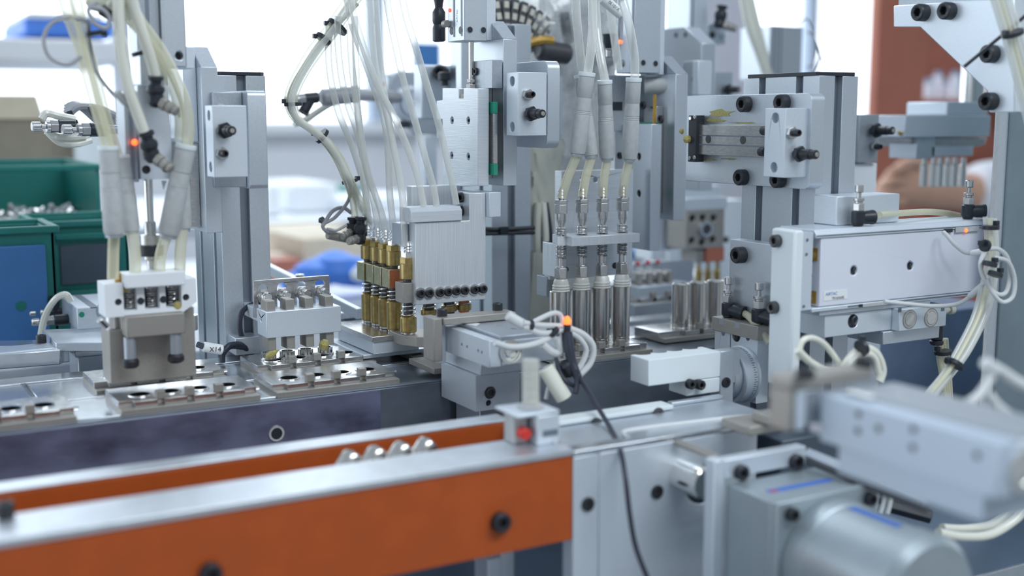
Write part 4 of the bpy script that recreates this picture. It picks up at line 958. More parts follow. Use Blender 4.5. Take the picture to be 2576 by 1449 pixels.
b = FB(1060, 1165, 162, 300, 1150, 20); ob('plate_body', G().box(*b), 'aluw', t, 2)
ob('bolt', G().bolt(aY(1112, 183, 1150), (-.6, -.8, 0), 8, 14), 'screw', t, 0); ob('knob', G().lathe(aY(1118, 216, 1120), UP, [(4, 0), (4, 5), (6.5, 6), (6.5, 13), (5, 14)], 18), 'screw', t, 0)
ob('upright_strip', G().box(*FB(1160, 1196, 100, 300, 1080, 12)), 'alu', t, .6)
t = T('sign_board', 'plain blue board on the window sill behind the clear tubes', 'board')
b = FB(1042, 1112, 104, 316, 3900, 20); ob('board_face', G().box(b[0], b[1], b[2], b[3], b[4], b[5]), 'blue', t, 1); ob('stand', G().box((b[0]+b[1])/2-20, (b[0]+b[1])/2+20, b[3], b[3]+20, -1289, b[5]-40), 'wallg', t, 0)
t = T('rear_support_arm', 'slanting pale aluminium arm running behind the four-pin clamp', 'arm')
g = G(); a, b_ = aY(668, 672, 1180), aY(905, 790, 1060)
d = (b_-a).normalized(); n = V((0, 0, 1)); s_ = d.cross(n).normalized()*4
vs = [a-s_, a+s_, b_+s_, b_-s_]; g.add([v+n*5 for v in vs]+[v-n*5 for v in vs], [(0, 1, 2, 3), (7, 6, 5, 4)]+[(i, (i+1) % 4, 4+(i+1) % 4, 4+i) for i in range(4)]); ob('arm_bar', g, 'aluw', t, .8)
ob('bolt', G().bolt(a+(b_-a)*.38+V((0, 0, 5)), UP, 4.4, 5), 'chrome', t, 0)
t = T('sensor_block', 'small dark sensor block with a red lamp left of the nozzle base', 'sensor')
b = FB(872, 918, 806, 828, 1090, 30); ob('sensor_body', G().box(*b), 'cabd', t, 1); ob('upper_cap', G().box(b[0]-12, b[1]+6, b[2]+4, b[3]+10, b[5]+.2, b[5]+7), 'aluw', t, 1); ob('red_lamp', G().box(b[0]+6, b[1]-4, b[2]-.6, b[2]+1, b[5]-5, b[5]-3), 'led', t, 0, label='lit red lamp strip')
# ---- four pin clamp block
CY = 985.
t = T('pin_clamp', 'blue-white clamp block with four square pins and a slotted back plate', 'clamp')
b = FB(670, 859, 785, 852, CY, 26); plateX('clamp_block', 'aluw', t, b, [(CY+15, b[5]-9, 1.6, 4)], .7)
x0, x1, y0_, y1_, z0, z1 = b
ob('rear_arm', G().prism('X', x0-8, [(y1_+.3, z1-12), (y1_+.3, z1-26), (y1_+44, z1-8), (y1_+44, z1+2)], 40) if False else G().box(x0+2, x0+12, y1_+.3, y1_+50, z1-13, z1-2), 'aluw', t, .6)
bp = FB(637, 830, 706, 786, CY+34, 3)
hx = [aY(px, 735, CY+34).x for px in (662, 710, 759, 806)]
P = [(bp[0]+4, bp[5]), (bp[0], bp[5]-4), (bp[0], z1-10), (bp[1], z1-10), (bp[1], bp[5]-4), (bp[1]-4, bp[5])]
gg = G()
# the plate with four tall rounded slots, as comb of strips joined above
def slotted(g, X0, X1, Z0, Z1, xs, r, zc0, zc1, Y, th):
    P = [(X0, Z0)]
    loops = []
    out = [V((a, b_, 0)) for a, b_ in ((X0, Z0), (X1, Z0), (X1, Z1), (X0, Z1))]
    hol = []
    for x in xs:
        L = [(x+r*math.cos(a_), zc1+r*math.sin(a_)) for a_ in [k*math.pi/8 for k in range(9)]]+[(x+r*math.cos(a_), zc0+r*math.sin(a_)) for a_ in [math.pi+k*math.pi/8 for k in range(9)]]
        hol.append([V((a_, b_, 0)) for a_, b_ in L])
    lp = [out]+hol; flat = [p for l in lp for p in l]; tr = tessellate_polygon(lp); n = len(flat)
    vs = [V((p.x, Y, p.y)) for p in flat]+[V((p.x, Y+th, p.y)) for p in flat]
    fs = [tuple(t_) for t_ in tr]+[tuple(i+n for i in t_) for t_ in tr]
    o = 0
    for l in lp:
        m = len(l); fs += [(o+i, o+(i+1) % m, n+o+(i+1) % m, n+o+i) for i in range(m)]; o += m
    g.add(vs, fs)
slotted(gg, bp[0], bp[1], z1-10, bp[5], hx, 4.6, z1-4, bp[5]-8, CY+34, 2.6)
ob('back_plate', gg, 'steel', t, .5)
for i, px in enumerate((700, 748, 796, 846)):
    q = aY(px, 790, CY-.1); xx = q.x-9
    ob('square_pin', G().box(xx, xx+7.6, CY+3, CY+19, PT+8, z1+9), 'tan', t, .6)
    h = aY((672, 716, 762, 812)[i], 752, CY+34)
    o = ob('plunger', G().cyl((hx[i], CY+34, z1+9), YN, 3.6, 14, 18), 'chrome', t, 0)
    ob('nut', G().lathe((hx[i], CY+34, z1+9), YN, [(4, 0), (6.6, 0), (6.6, 3), (4, 3.4)], 6).lathe((hx[i], CY+30.4, z1+9), YN, [(3, 0), (5.4, 0), (5.4, 2), (3, 2.2)], 20), 'steel', o, .2)
    ob('spring_wire', G().spring((hx[i], CY+30, z1+9), YN, 4.4, 10, 3, .5), 'chrome', o, 0)
ob('rear_leg', G().box(x0-14, x0+8, y1_+20, y1_+44, PT-2, z0-6), 'alu', t, .6)
for i, px in enumerate((690, 737, 783, 832)):
    q = aY(px, 885, CY); t2 = T('nest_cup', ('leftmost', 'second', 'third', 'rightmost')[i]+' bright steel cup under the pins of the four-pin clamp', 'cup', 'steel cups under the four-pin clamp')
    ob('cup_wall', G().lathe((q.x-3, CY+6, PT+.3), UP, [(6.6, 0), (6.6, 6), (5, 6), (5, 3), (0, 3)], 26), 'chrome', t2, 0); ob('cup_base', G().lathe((q.x-3, CY+6, PT+.1), UP, [(7.6, 0), (7.6, 1.4), (6.7, 1.5)], 26), 'steel', t2, 0)
ob('grease_lump', G().lathe(aY(672, 898, CY-6), (.6, -.3, .4), [(0, -2), (2.4, 0), (3.4, 4), (1.6, 9), (0, 12)], 9), 'grease', None, 0, label='small yellow grease lump on the pallet, left of the four pins', cat='grease')
ob('grease_lump', G().lathe(aY(812, 876, CY-2), (.2, -.3, .8), [(0, -2), (4, 0), (4.6, 5), (2.6, 8), (0, 9)], 9), 'grease', None, 0, label='yellow grease lump between the right two pins of the clamp', cat='grease')
# black cable with X14 marker
t = T('sensor_cable', 'black cable with a white X14 marker running behind the press to the clamp', 'cable')
ob('cable_jacket', G().tube(P3([(496, 866, 1020), (515, 872, 1020), (560, 880, 1020), (578, 868, 1022), (610, 870, 1030), (640, 905, 1040)]), 2.6, 10).tube(P3([(560, 912, 1026), (562, 890, 1026), (580, 872, 1024), (612, 874, 1030)]), 2.4, 10).tube(P3([(652, 760, 1050), (618, 775, 1046), (604, 800, 1042), (606, 840, 1040), (622, 862, 1040)]), 2.4, 10), 'cableb', t, 0)
a = aY(511, 872, 1019); b_ = aY(559, 880, 1019)
ob('cable_marker', G().cyl(a, b_-a, 4.4, (b_-a).length, 18, .6), 'label', t, 0, label='white cable marker')
mid = (a+b_)/2; Rm = Matrix.Rotation(math.pi/2, 4, 'X')
text('X14', 6.0, mid+V((1, -4.55, -.6)), math.pi/2, math.radians(5), 0, 'ink', t)
# ================================================================ SUCTION STATION (centre right)
XU3 = aY(1700, 400, 932).x
t, y0, zt, zb = linear_unit('chamfered aluminium lift slide right of the suction head', XU3, 1700, 186, 186, 556, 932, 14.5, 58)
ob('top_chamfer', G().prism('X', XU3, [(y0+.2, zt+.1), (y0+26, zt+18), (y0+58, zt+18), (y0+58, zt+.1)], 14.5), 'alud', t, .5)
ob('upper_plate', G().box(*FB(1524, 1640, 188, 330, 985, 8)), 'alud', t, .5); ob('dark_slot', G().box(*FB(1542, 1566, 256, 278, 984.6, .4)), 'blk', t, 0)
ob('guide_rail', G().box(XU3-9, XU3-.2, y0+18, y0+38, zb+6, zt-30), 'steel', t, .4)
ob('carriage', G().box(XU3-13, XU3-9.3, y0+10, y0+44, zb+30, zb+84), 'steel', t, .4); ob('end_seal', G().box(XU3-13.3, XU3-9.3, y0+9.3, y0+44, zb+84.2, zb+94), 'green', t, .4, label='green end seal'); ob('end_seal', G().box(XU3-13.3, XU3-9.3, y0+9.3, y0+44, zb+20, zb+29.8), 'green', t, .4, label='green end seal')
ob('sleeve', G().cyl(aX(1622, 215, XU3-12), (.6, -.5, 0), 8, 26, 24, 1), 'conn', t, 0, label='grey rounded sleeve')
for x, y in ((1622, 265), (1666, 300)): ob('bolt', G().bolt(aX(x, y, XU3-13)+V((-1, 0, 0)), XN, 4, 2.4), 'screw', t, 0)
ob('brass_rod', G().cyl(aX(1646, 318, XU3-16), UP, 1.7, 30, 12), 'gold', t, 0)
t = T('slide_plate', 'broad grey slide plate with two socket screws beside the suction head', 'plate')
XS = XU3-26
b = SB(1545, 1639, 312, 632, XS, 12)
pts2 = ((1607, 394), (1607, 487))
plateX('plate_body', 'alu', t, b, [holeX(x, y, XS, 3.5, 3) for x, y in pts2], .5)
for x, y in pts2: ob('bolt', G().bolt(aX(x, y, XS+2.9), XN, 3.1, 1.8), 'screw', t, 0)
for x, y in ((1560, 391), ): bX(t, x, y, XS, 3.4, 2)
t = T('lift_cylinder', 'square lift cylinder with a lit red LED above the suction head', 'air cylinder')
X0 = XS-12; b = SB(1553, 1603, -320, 183, X0, 20); x0, x1 = X0, aY(1662, 100, b[2]).x; y0_, y1_, z0, z1 = b[2:]
ob('cylinder_body', G().box(x0+.2, x1, y0_, y1_, z0, z1), 'alu', t, .8)
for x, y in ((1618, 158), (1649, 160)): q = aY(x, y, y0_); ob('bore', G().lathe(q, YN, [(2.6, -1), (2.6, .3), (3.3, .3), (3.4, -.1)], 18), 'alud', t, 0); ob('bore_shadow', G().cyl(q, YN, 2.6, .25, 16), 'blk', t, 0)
ob('bolt', G().bolt(aX(1564, 159, x0), XN, 3.6, 2.4), 'steel', t, 0)
ob('sensor_slot', G().box(x0-.3, x0+1, y0_+2, y0_+5, z0+14, z1), 'slot', t, 0); ob('sensor_slot', G().box(x0-.3, x0+1, y0_+26, y0_+28, z0+14, z1), 'slot', t, 0)
ob('led', G().lathe(aX(1560, 105, x0), XN, [(2, 0), (1.7, 1.2), (0, 2)], 14), 'ledy', t, 0, label='lit red LED')
ob('mount_strip', G().box(x1+.3, x1+6, y0_+2, y0_+24, z0-1, z1), 'aluw', t, .5)
q = aX(1545, 122, x0)+V((-6, 0, 0))
o = ob('air_fitting', G().lathe(q, UP, [(3.6, 0), (4.6, 3), (5.6, 6), (5.6, 11), (6.2, 12), (6.2, 13.5), (4, 14)], 18), 'blk', t, 0)
ob('knurled_knob', G().cyl(q+V((0, 0, -9)), UP, 3.6, 8, 18, 1), 'steel', o, 0)
# --- head plate, bar
t = T('suction_gripper', 'aluminium suction head plate with a horizontal bar over the four battery cans', 'head')
b = FB(1413, 1592, 430, 700, 944, 12); plateY('head_plate', 'aluh', t, b, [holeY(1464, 452, 944, 2.6, None), holeY(1498, 452, 944, 2.6, 6)], .5)
b = FB(1440, 1609, 597, 620, 893, 34); x0, x1, y0_, y1_, z0, z1 = b
g = G().prism('Z', z1, [(x0, y0_), (x1, y0_), (x1, y1_), (x0, y1_)], z1-z0, [(565+22*i, 908, 5.2) for i in range(4)])
ob('cross_bar', g, 'alub', t, .5)
bb = FB(1440, 1590, 620, 700, 934, 8); ob('lower_plate', G().box(x0+2, aY(1588, 650, 934).x, 934, 943.6, aY(1440, 700, 934).z, z0-.3), 'aluh', t, .5)
ob('side_cheek', G().box(x0, x0+10, y1_-8, 944, aY(1425, 690, 934).z, z0-.3), 'alub', t, .5)
ob('foot_block', G().box(x0+1, x0+15, 938, 956, aY(1425, 742, 940).z, aY(1425, 692, 940).z), 'alud', t, .5)
ob('side_screw', G().lathe(aY(1388, 672, 945), XN, [(2, -8), (2, 0), (6, 0), (6.5, 3), (3, 5), (0, 5)], 20), 'screw', t, 0)
ob('black_hole', G().cyl(aY(1547, 668, 933.9), YN, 3, .6, 16), 'blk', t, 0); ob('black_hole', G().cyl(aY(1424, 678, 933.9), YN, 2.6, .6, 16), 'blk', t, 0)
ZZ = [aY(1487, y, 908).z for y in (470, 497, 500, 509, 511, 534, 552, 566, 572, 645, 664, 668, 694, 702, 737)]
zt_ = PT+.2+52.3
def suction_nozzle(x, lab):
    t = T('suction_nozzle', lab, 'nozzle', 'suction nozzles over the battery cans')
    y = 908.; c = (x, y, 0)
    ob('hose_barb', G().lathe(c, UP, [(2.4, ZZ[1]-1), (3.4, ZZ[1]+1), (2.6, ZZ[1]+3), (3.5, ZZ[1]+3.6), (2.6, ZZ[1]+6), (3.4, ZZ[1]+6.6), (2.4, ZZ[1]+9), (1.6, ZZ[1]+10)], 18), 'steel', t, 0)
    ob('hex_nut', G().hexp((x, y, ZZ[3]), UP, 6.3, ZZ[2]-ZZ[3]).hexp((x, y, ZZ[5]), UP, 6.1, ZZ[4]-ZZ[5]), 'steel', t, .3)
    ob('stem', G().lathe(c, UP, [(2.6, ZZ[9]), (2.6, ZZ[7]), (4.4, ZZ[6]), (4.4, ZZ[5])], 20), 'steel', t, 0)
    top = ZZ[8]+1
    g = G().spring((x, y, z1+.5), UP, 4.2, max(top-z1, 5), 5, .8, 6).spring((x, y, ZZ[9]), UP, 4.3, z0-ZZ[9]-.2, 8, .7, 6); ob('spring', g, 'steel', t, 0)
    ob('lower_stem', G().lathe(c, UP, [(3, ZZ[11]), (3, ZZ[9])], 20), 'steel', t, 0)
    ob('lower_nut', G().hexp((x, y, ZZ[12]), UP, 6.2, ZZ[11]-ZZ[12]).lathe(c, UP, [(4.4, ZZ[11]), (4.4, ZZ[11]+1.4), (3, ZZ[11]+1.5)], 20), 'steel', t, .3)
    h = ZZ[12]-zt_
    ob('silicone_bellows', G().lathe((x, y, zt_), UP, [(6, .1), (8.2, .3), (7.2, h*.12), (8, h*.22), (7.2, h*.32), (8, h*.42), (6.9, h*.54), (6.6, h*.8), (5.4, h*.96), (3, h)], 26), 'sil', t, 0, label='translucent silicone bellows cup')
    return t
for i, lab in enumerate(('leftmost of the four steel suction nozzles', 'second suction nozzle from the left of the four', 'third suction nozzle from the left of the four', 'rightmost of the four steel suction nozzles')): suction_nozzle(565+22*i, lab)
xs = [565+22*i for i in range(4)]
def P908(x, y): return aY(x, y, 908)
u3 = 'grey tube unions above the suction head'
U3 = (('grey union leaning left in front, leftmost above the suction head', (1477, 186), (1452, 388), 890, 898, 7.3), ('grey union behind the leftmost leaning one', (1462, 192), (1487, 394), 916, 908, 6.6),
      ('grey upright union, third from the left above the suction head', (1521, 206), (1527, 400), 900, 905, 6.9), ('grey union standing apart at the right, above the suction head', (1594, 200), (1583, 402), 895, 902, 7.2))
for lab, a, c_, Ya, Yb, r in U3: union(lab, aY(*a, Ya), aY(*c_, Yb), r, u3)
for i, (lab, (px, py), Yb) in enumerate((('short yellowed tube down to the leftmost suction nozzle', (1451, 392), 898), ('short yellowed tube down to the second suction nozzle', (1487, 398), 908),
                                       ('short yellowed tube down to the third suction nozzle', (1527, 404), 905), ('short yellowed tube with printed marks down to the rightmost suction nozzle', (1582, 406), 902))):
    a = aY(px, py, Yb); e = V((xs[i], 908, ZZ[1]+1)); m_ = (a+e)/2+V((-1, 0, 0))
    ob('air_tube', G().tube([a, m_, e], 4.1, 14), 'tubey', None, 0, label=lab, cat='air tube', group='short tubes of the suction head')
# ---- tubes above the unions
for lab, pts in (('thin milky tube into the back of the leftmost union', [(1466, 190, 912), (1457, 110, 905), (1450, 40, 900), (1447, -40, 895)]),
                 ('clear tube rising from the leftmost leaning union', [(1478, 190, 890), (1487, 120, 888), (1491, 50, 890), (1489, -40, 892)]),
                 ('clear tube rising from the third union and crossing behind the others', [(1523, 208, 900), (1512, 150, 906), (1502, 80, 915), (1498, 0, 920), (1494, -40, 920)]),
                 ('clear tube bending down into the separate right union', [(1597, 202, 895), (1596, 140, 892), (1582, 60, 890), (1566, 0, 895), (1556, -40, 900)]),
                 ('clear tube rising behind the right union', [(1556, 175, 960), (1545, 90, 960), (1536, 30, 960), (1530, -40, 960)])):
    tb('air_tube', 'tube', pts, 3.9, lab, cat='air tube', group='clear tubes above the suction head', seg=12)
t = T('sensor_cable', 'white marked sensor cable slanting across the top of the suction station', 'cable')
a, b_ = aY(1512, -6, 930), aY(1562, 36, 930)
ob('cable_marker', G().cyl(a, b_-a, 5, (b_-a).length, 18, .8), 'label', t, 0)
ob('cable_jacket', G().tube(P3([(1470, -40), (1500, -12), (1512, -6)], 930), 2.4, 8).tube(P3([(1562, 36), (1564, 60), (1562, 100)], 935), 1.6, 8), 'cableg', t, 0)
dv = (b_-a).normalized()
Rm = Matrix(((dv.x, 0, dv.z*0, 0), (0, 0, -1, 0), (dv.z, 1, 0, 0), (0, 0, 0, 1)))
ex = -dv; ez = V((0, -1, 0)); ez = (ez-ex*ez.dot(ex)).normalized(); ey = ez.cross(ex)
Rm = Matrix(((ex.x, ey.x, ez.x, 0), (ex.y, ey.y, ez.y, 0), (ex.z, ey.z, ez.z, 0), (0, 0, 0, 1)))
text('X10130', 4.2, (a+b_)/2+ez*5.05, Rm, 0, 0, 'ink', t)
# ================================================================ PLASTIC-WRAPPED CABLE CHAIN BEHIND
t = T('cable_chain', 'black cable chain with cream openings, wrapped in clear plastic', 'cable chain')
KYc = 1120.
path = P3([(1206, 62), (1245, 42), (1285, 40), (1322, 52), (1352, 72), (1376, 96)], KYc)
sp = smooth(path, 2)
for i in range(len(sp)-1):
    a, b_ = sp[i], sp[i+1]; d = (b_-a); L = d.length; d.normalize()
    n = V((0, -1, .08)).normalized(); s_ = d.cross(n).normalized()
    if L < 1: continue
    def slab(o_, hw, th, off): 
        c = [a+d*.4-s_*hw+n*off, a+d*.4+s_*hw+n*off, a+d*(L-.4)+s_*hw+n*off, a+d*(L-.4)-s_*hw+n*off]
        return G().add([p-n*th for p in c]+c, [(0, 1, 2, 3), (7, 6, 5, 4)]+[(k, (k+1) % 4, 4+(k+1) % 4, 4+k) for k in range(4)])
    o = ob('chain_link', slab(0, 19, 16, 0), 'dark', t, .8)
    for q in (-11.5, 0, 11.5):
        c0 = a+d*(L*.2)+s_*(q-3.4)+n*.2; c1 = a+d*(L*.2)+s_*(q+3.4)+n*.2; c2 = a+d*(L*.78)+s_*(q+3.4)+n*.2; c3 = a+d*(L*.78)+s_*(q-3.4)+n*.2
        gg = G().add([c0, c1, c2, c3, c0+n*.8, c1+n*.8, c2+n*.8, c3+n*.8], [(0, 1, 2, 3), (7, 6, 5, 4), (0, 1, 5, 4), (1, 2, 6, 5), (2, 3, 7, 6), (3, 0, 4, 7)])
        ob('cream_window', gg, 'cream', o, 0, label='cream opening')
g = G(); rr = random.Random(4)
for i in range(9): g.tube([aY(1225+i*7+rr.uniform(-5, 5), 30+rr.uniform(-24, 40), 1135), aY(1250+i*9, 60+rr.uniform(-30, 40), 1130), aY(1290+i*9+rr.uniform(-5, 5), 80+rr.uniform(-30, 60), 1140)], 3.2, 7)
ob('dark_cable', g, 'cableb', t, 0)
ob('amber_tape', G().tube(P3([(1300, 118), (1330, 108), (1362, 102), (1388, 104)], 1108), (4, 6), 8), 'gold', t, 0, label='amber tape')
ob('dark_connector', G().cyl(aY(1352, 125, 1112), (1, 0, -.1), 11, 40, 16, 4).cyl(aY(1418, 30, 1130), (.2, 0, -1), 6, 34, 14, 2), 'dark', t, 0)
def film(name, label, prof, seed, m='bag', seg=40, Yc=1105, sq=.5):
    """crumpled film sleeve: prof = (px centre, py, half width px)"""
    rr = random.Random(seed); g = G(); R = []
    ph = [rr.uniform(0, 6.28) for _ in range(8)]
    for j, (px, py, hw) in enumerate(prof):
        c = aY(px, py, Yc); r = (aY(px+hw, py, Yc)-c).length*.92
        ring = []
        for k in range(seg):
            a = 2*math.pi*k/seg
            q = r*(1+.09*math.sin(5*a+ph[0]+j*.9)+.07*math.sin(9*a+ph[1]-j*1.7)+.05*math.sin(14*a+ph[2]+j*2.3)+rr.uniform(-.03, .03))
            ring.append(len(g.v)); g.v.append(c+V((q*math.cos(a), q*math.sin(a)*sq, rr.uniform(-3, 3))))
        R.append(ring)
    for A_, B_ in zip(R, R[1:]): g.f += [(A_[k], A_[(k+1) % seg], B_[(k+1) % seg], B_[k]) for k in range(seg)]
    return ob(name, g, m, None, 0, label=label, cat='plastic wrap')
ta = T('wrapped_arm', 'grey rounded machine arm inside the crumpled clear wrap', 'arm')
cA = aY(1450, 640, 1200); ob('arm_body', G().lathe(V((cA.x, 1200, TZ+.5)), UP, [(30, 0), (30, 150), (34, 200), (40, 330), (46, 420), (46, 520)], 32), 'conn', ta, 0); ob('arm_joint', G().cyl(aY(1420, 150, 1160), (1, -.2, .3), 22, 60, 28, 4), 'conn', ta, 0)
film('plastic_wrap', 'crumpled clear plastic wrap hanging around the black cable chain', [(1400, y, h) for y, h in zip(range(-60, 420, 24), (150, 155, 160, 160, 158, 150, 150, 140, 130, 118, 110, 105, 100, 98, 94, 90, 84, 80, 74, 70))], 2, Yc=1150)
film('plastic_wrap', 'yellowish plastic film sleeve hanging behind the two black ties', [(1365, y, h) for y, h in zip(range(350, 600, 20), (50, 52, 50, 47, 45, 44, 43, 42, 40, 38, 34, 30, 24))], 8, 'bagw', Yc=1075)
t = T('plastic_sleeve', 'smooth milky plastic sleeve below the torn film, left of the suction head', 'sleeve')
c = aY(1362, 880, 1062); hh = aY(1362, 632, 1062).z-c.z
ob('sleeve_body', G().lathe(c+V((0, 0, 5)), UP, [(22, 0), (21, hh*.3), (18, hh*.62), (16, hh*.82), (15, hh-5), (13, hh-5), (14, hh*.8)], 30), 'bagw', t, 0)
for i, (dx, r) in enumerate(((-5, 4), (4, 3.4), (9, 2.4))): ob('cable', G().tube([c+V((dx, 0, hh-14)), c+V((dx*1.2, 0, hh+16)), c+V((dx*.7, 2, hh+50))], r, 8), ('cream', 'tubew', 'cableb')[i], t, 0)
t = T('cable_tie', 'pair of black straps joining the brushed plate to the torn plastic film', 'cable tie')
ob('strap', G().tube(P3([(1212, 576), (1260, 577), (1344, 573)], 1030), 2.2, 8), 'blk', t, 0); ob('strap', G().tube(P3([(1212, 588), (1260, 587), (1344, 585)], 1030), 2.0, 8), 'blk', t, 0); ob('tie_head', G().box(*FB(1260, 1280, 571, 592, 1025, 8)), 'blk', t, .5)
# rear duplicate unit behind the suction station
t = T('rear_slide', 'pair of pale slide plates of a further station, behind the lift slide', 'slide')
b = SB(1664, 1765, 108, 480, 845, 14)
ob('rear_plate', G().prism('X', 845, [(b[2], b[4]), (b[2], aX(1765, 108, 845).z), (b[2]+30, aX(1742, 66, 845).z), (b[3], aX(1742, 66, 845).z), (b[3], b[4])], 20), 'alu', t, .8)
for x, y in ((1700, 88), (1724, 87)): ob('screw_hole', G().cyl(aX(x, y, 844.8), XN, 3, .5, 14), 'slot', t, 0)
b = SB(1716, 1757, 152, 240, 812, 14); ob('inner_plate', G().box(b[0], b[1]+5, b[2], b[3], b[4], b[5]), 'alud', t, .8); ob('inner_edge', G().box(*FB(1757, 1790, 152, 240, b[2]-1, 10)), 'aluw', t, .8)
ob('screw_hole', G().cyl(aX(1745, 200, 811.8), XN, 3.4, .5, 14), 'slot', t, 0)
t = T('rear_cylinder', 'pale square cylinder with a black elbow fitting at the top, behind the suction station', 'air cylinder')
b = FB(1738, 1782, -80, 108, 1175, 40); ob('cylinder_body', G().box(*b), 'aluw', t, 1); ob('body_slot', G().box(b[0]+3, b[0]+5, b[2]-.3, b[2]+1, b[4], b[5]), 'slot', t, 0); ob('end_plate', G().box(*FB(1782, 1826, 60, 110, 1172, 30)), 'alu', t, .8)
ob('bore', G().cyl(aY(1792, 88, 1171.5), YN, 4, .6, 16), 'blk', t, 0); ob('bore', G().cyl(aY(1817, 92, 1171.5), YN, 4, .6, 16), 'bright', t, 0)
elbowfit(t, aY(1817, 14, 1160), aY(1811, 50, 1160), aY(1858, 66, 1145), 1.1, 'tan')
t = T('stop_block', 'plain pale block with a black stop screw behind the slotted column, left of its cap', 'stop block')
b = FB(1787, 1844, 180, 240, 1120, 20); ob('mount_rod', G().box(862, b[0]+.5, 1122, 1134, b[4]+4, b[4]+14), 'alud', t, .5); ob('block_body', G().box(*b), 'alu', t, .8); absorber(t, aY(1826, 226, 1119), 1.0)
t = T('rear_cylinder', 'short fluted aluminium cylinder with thin wires behind the slotted column cap', 'air cylinder')
b = FB(1938, 2018, 64, 200, 1250, 60); x0, x1, y0_, y1_, z0, z1 = b
ob('cylinder_body', G().box(x0, x1, y0_, y1_, z0, z1), 'alu', t, 1.5)
for k in range(3): ob('body_slot', G().box(x0+4+k*7, x0+6+k*7, y0_-.3, y0_+1, z0, z1), 'slot', t, 0)
for q, pts in enumerate(([(2010, 60), (2030, 48), (2048, 90), (2060, 130), (2072, 160), (2060, 185)], [(2028, 170), (2050, 150), (2052, 100), (2030, 80)], [(2050, 185), (2064, 140), (2048, 90)])):
    ob('wire', G().tube(P3(pts, 1250), 1.1, 6), 'cableg', t, 0)
for i, pts in enumerate(([(1862, -30), (1880, 60), (1905, 130), (1925, 190)], [(1872, -30), (1892, 50), (1912, 120), (1938, 190)], [(1884, -30), (1900, 40), (1918, 110), (1928, 150), (1930, 190)])):
    tb('air_tube', 'tubew', [(x, y, 1230+i*8) for x, y in pts], 4.2, ('leftmost', 'middle', 'rightmost')[i]+' of three milky tubes falling behind the slotted column', cat='air tube', group='milky tubes behind the slotted column', seg=10)
# ================================================================ RIGHT COLUMN, ARM AND GUIDED CYLINDER
profile('slotted_column', 'wide slotted aluminium column with a black cap, holding the greasy rail arm', 'column', 700, 743, 734, 825, TZ+.5, aX(2064, 190, 700).z, cap=True)
XA = 685.
t, ya, zta, zba = fixed_bracket('thick aluminium arm plate smeared with yellow grease, bolted to the wide column', XA, 2043, 234, 478, 14.5, (aX(1729, 300, XA).y-aX(2043, 300, XA).y), 6)
AT = t
for x, y in ((1880, 262), (1975, 258), (1872, 446), (1965, 452)): bX(t, x, y, XA, 6.9, 7.5)
yr0 = aX(1950, 350, XA-9).y; yr1 = aX(1748, 350, XA-9).y
zr1 = aX(1755, 313, XA-9).z; zr0 = aX(1755, 389, XA-9).z
g = G().box(XA-9, XA-.2, yr0, yr1, zr0, zr1); ob('guide_rail', g, 'steel', t, .5)
ob('rail_groove', G().box(XA-9.3, XA-8.8, yr0, yr1, zr0+(zr1-zr0)*.32, zr0+(zr1-zr0)*.36).box(XA-9.3, XA-8.8, yr0, yr1, zr0+(zr1-zr0)*.62, zr0+(zr1-zr0)*.66), 'slot', t, 0)
for x, y in ((1782, 350), (1869, 352)): q = aX(x, y, XA-9); ob('rail_hole', G().cyl(q, XN, 3.6, .4, 18), 'dark', t, 0)
e = SB(1731, 1751, 290, 408, XA-13, 10); ob('end_cap', G().box(*e), 'blk', t, .6, label='black end cap')
for x, y in ((1738, 298), (1749, 294), (1736, 398), (1748, 396)): ob('cap_screw', G().cyl(aX(x, y, XA-13), XN, 1.8, 1.2, 12), 'chrome', t, 0)
rr = random.Random(12)
def smear(cx, cy, w_, h_, X, n=9, up=0, par=None, lab='yellow grease smear', sd=1):
    rr = random.Random(sd); g = G()
    c = aX(cx, cy, X); wy = (aX(cx-w_, cy, X).y-c.y); hz = (aX(cx, cy-h_, X).z-c.z)
    ring = []
    P = []
    for k in range(16):
        a = 2*math.pi*k/16; q = 1+rr.uniform(-.45, .25)
        P.append((c.y+wy*q*math.cos(a)-hz*math.sin(a)*q*up, c.z+hz*q*math.sin(a)))
    g.prism('X', X-.5, P, .45); return ob('grease_smear', g, 'grease', par, .2, label=lab)
smear(1812, 284, 34, 10, XA, up=.9, par=AT, sd=3); smear(1800, 303, 24, 5, XA, up=.4, par=AT, sd=5); smear(1868, 309, 34, 2.4, XA, par=AT, sd=8); smear(1783, 402, 22, 2, XA, par=AT, sd=9); smear(1835, 400, 24, 2, XA, par=AT, sd=10)
ob('grease_lump', G().lathe(aX(1732, 350, XA-13), XN, [(4, -2), (3.4, 1), (3.6, 3), (1.4, 5), (0, 5.6)], 9), 'grease', AT, 0, label='amber grease lump'); ob('grease_lump', G().lathe(aX(1716, 330, XA-12), XN, [(3, 0), (2, 1), (2, 2), (0, 3)], 7), 'grease', AT, 0)
t, b = stopblock('white stop block with two bores on the greasy rail arm', aX(1975, 350, 662).y, 1977, 2036, 272, 447, 24, (1989, 334), (2002, 387))
for x, y in ((1932, 329), (1926, 382)): q = aX(x, y, 676); ob('clamp_screw', G().bolt(q, (0, 1, 0), 3.8, 7), 'screw', t, 0); ob('screw_shank', G().cyl(q, (0, -1, 0), 2, 5, 10), 'steel', t, 0)
t = T('stop_block', 'grey block with two black adjusting screws right of the wide column', 'stop block')
b = FB(2162, 2210, 288, 410, 900, 24); ob('block_body', G().box(*b), 'alud', t, .8); absorber(t, aY(2196, 328, 899), 1.15); stopscrew(t, aY(2198, 369, 899), 1.0); ob('pale_lower_block', G().box(*FB(2150, 2205, 412, 490, 905, 20)), 'white', t, .8)
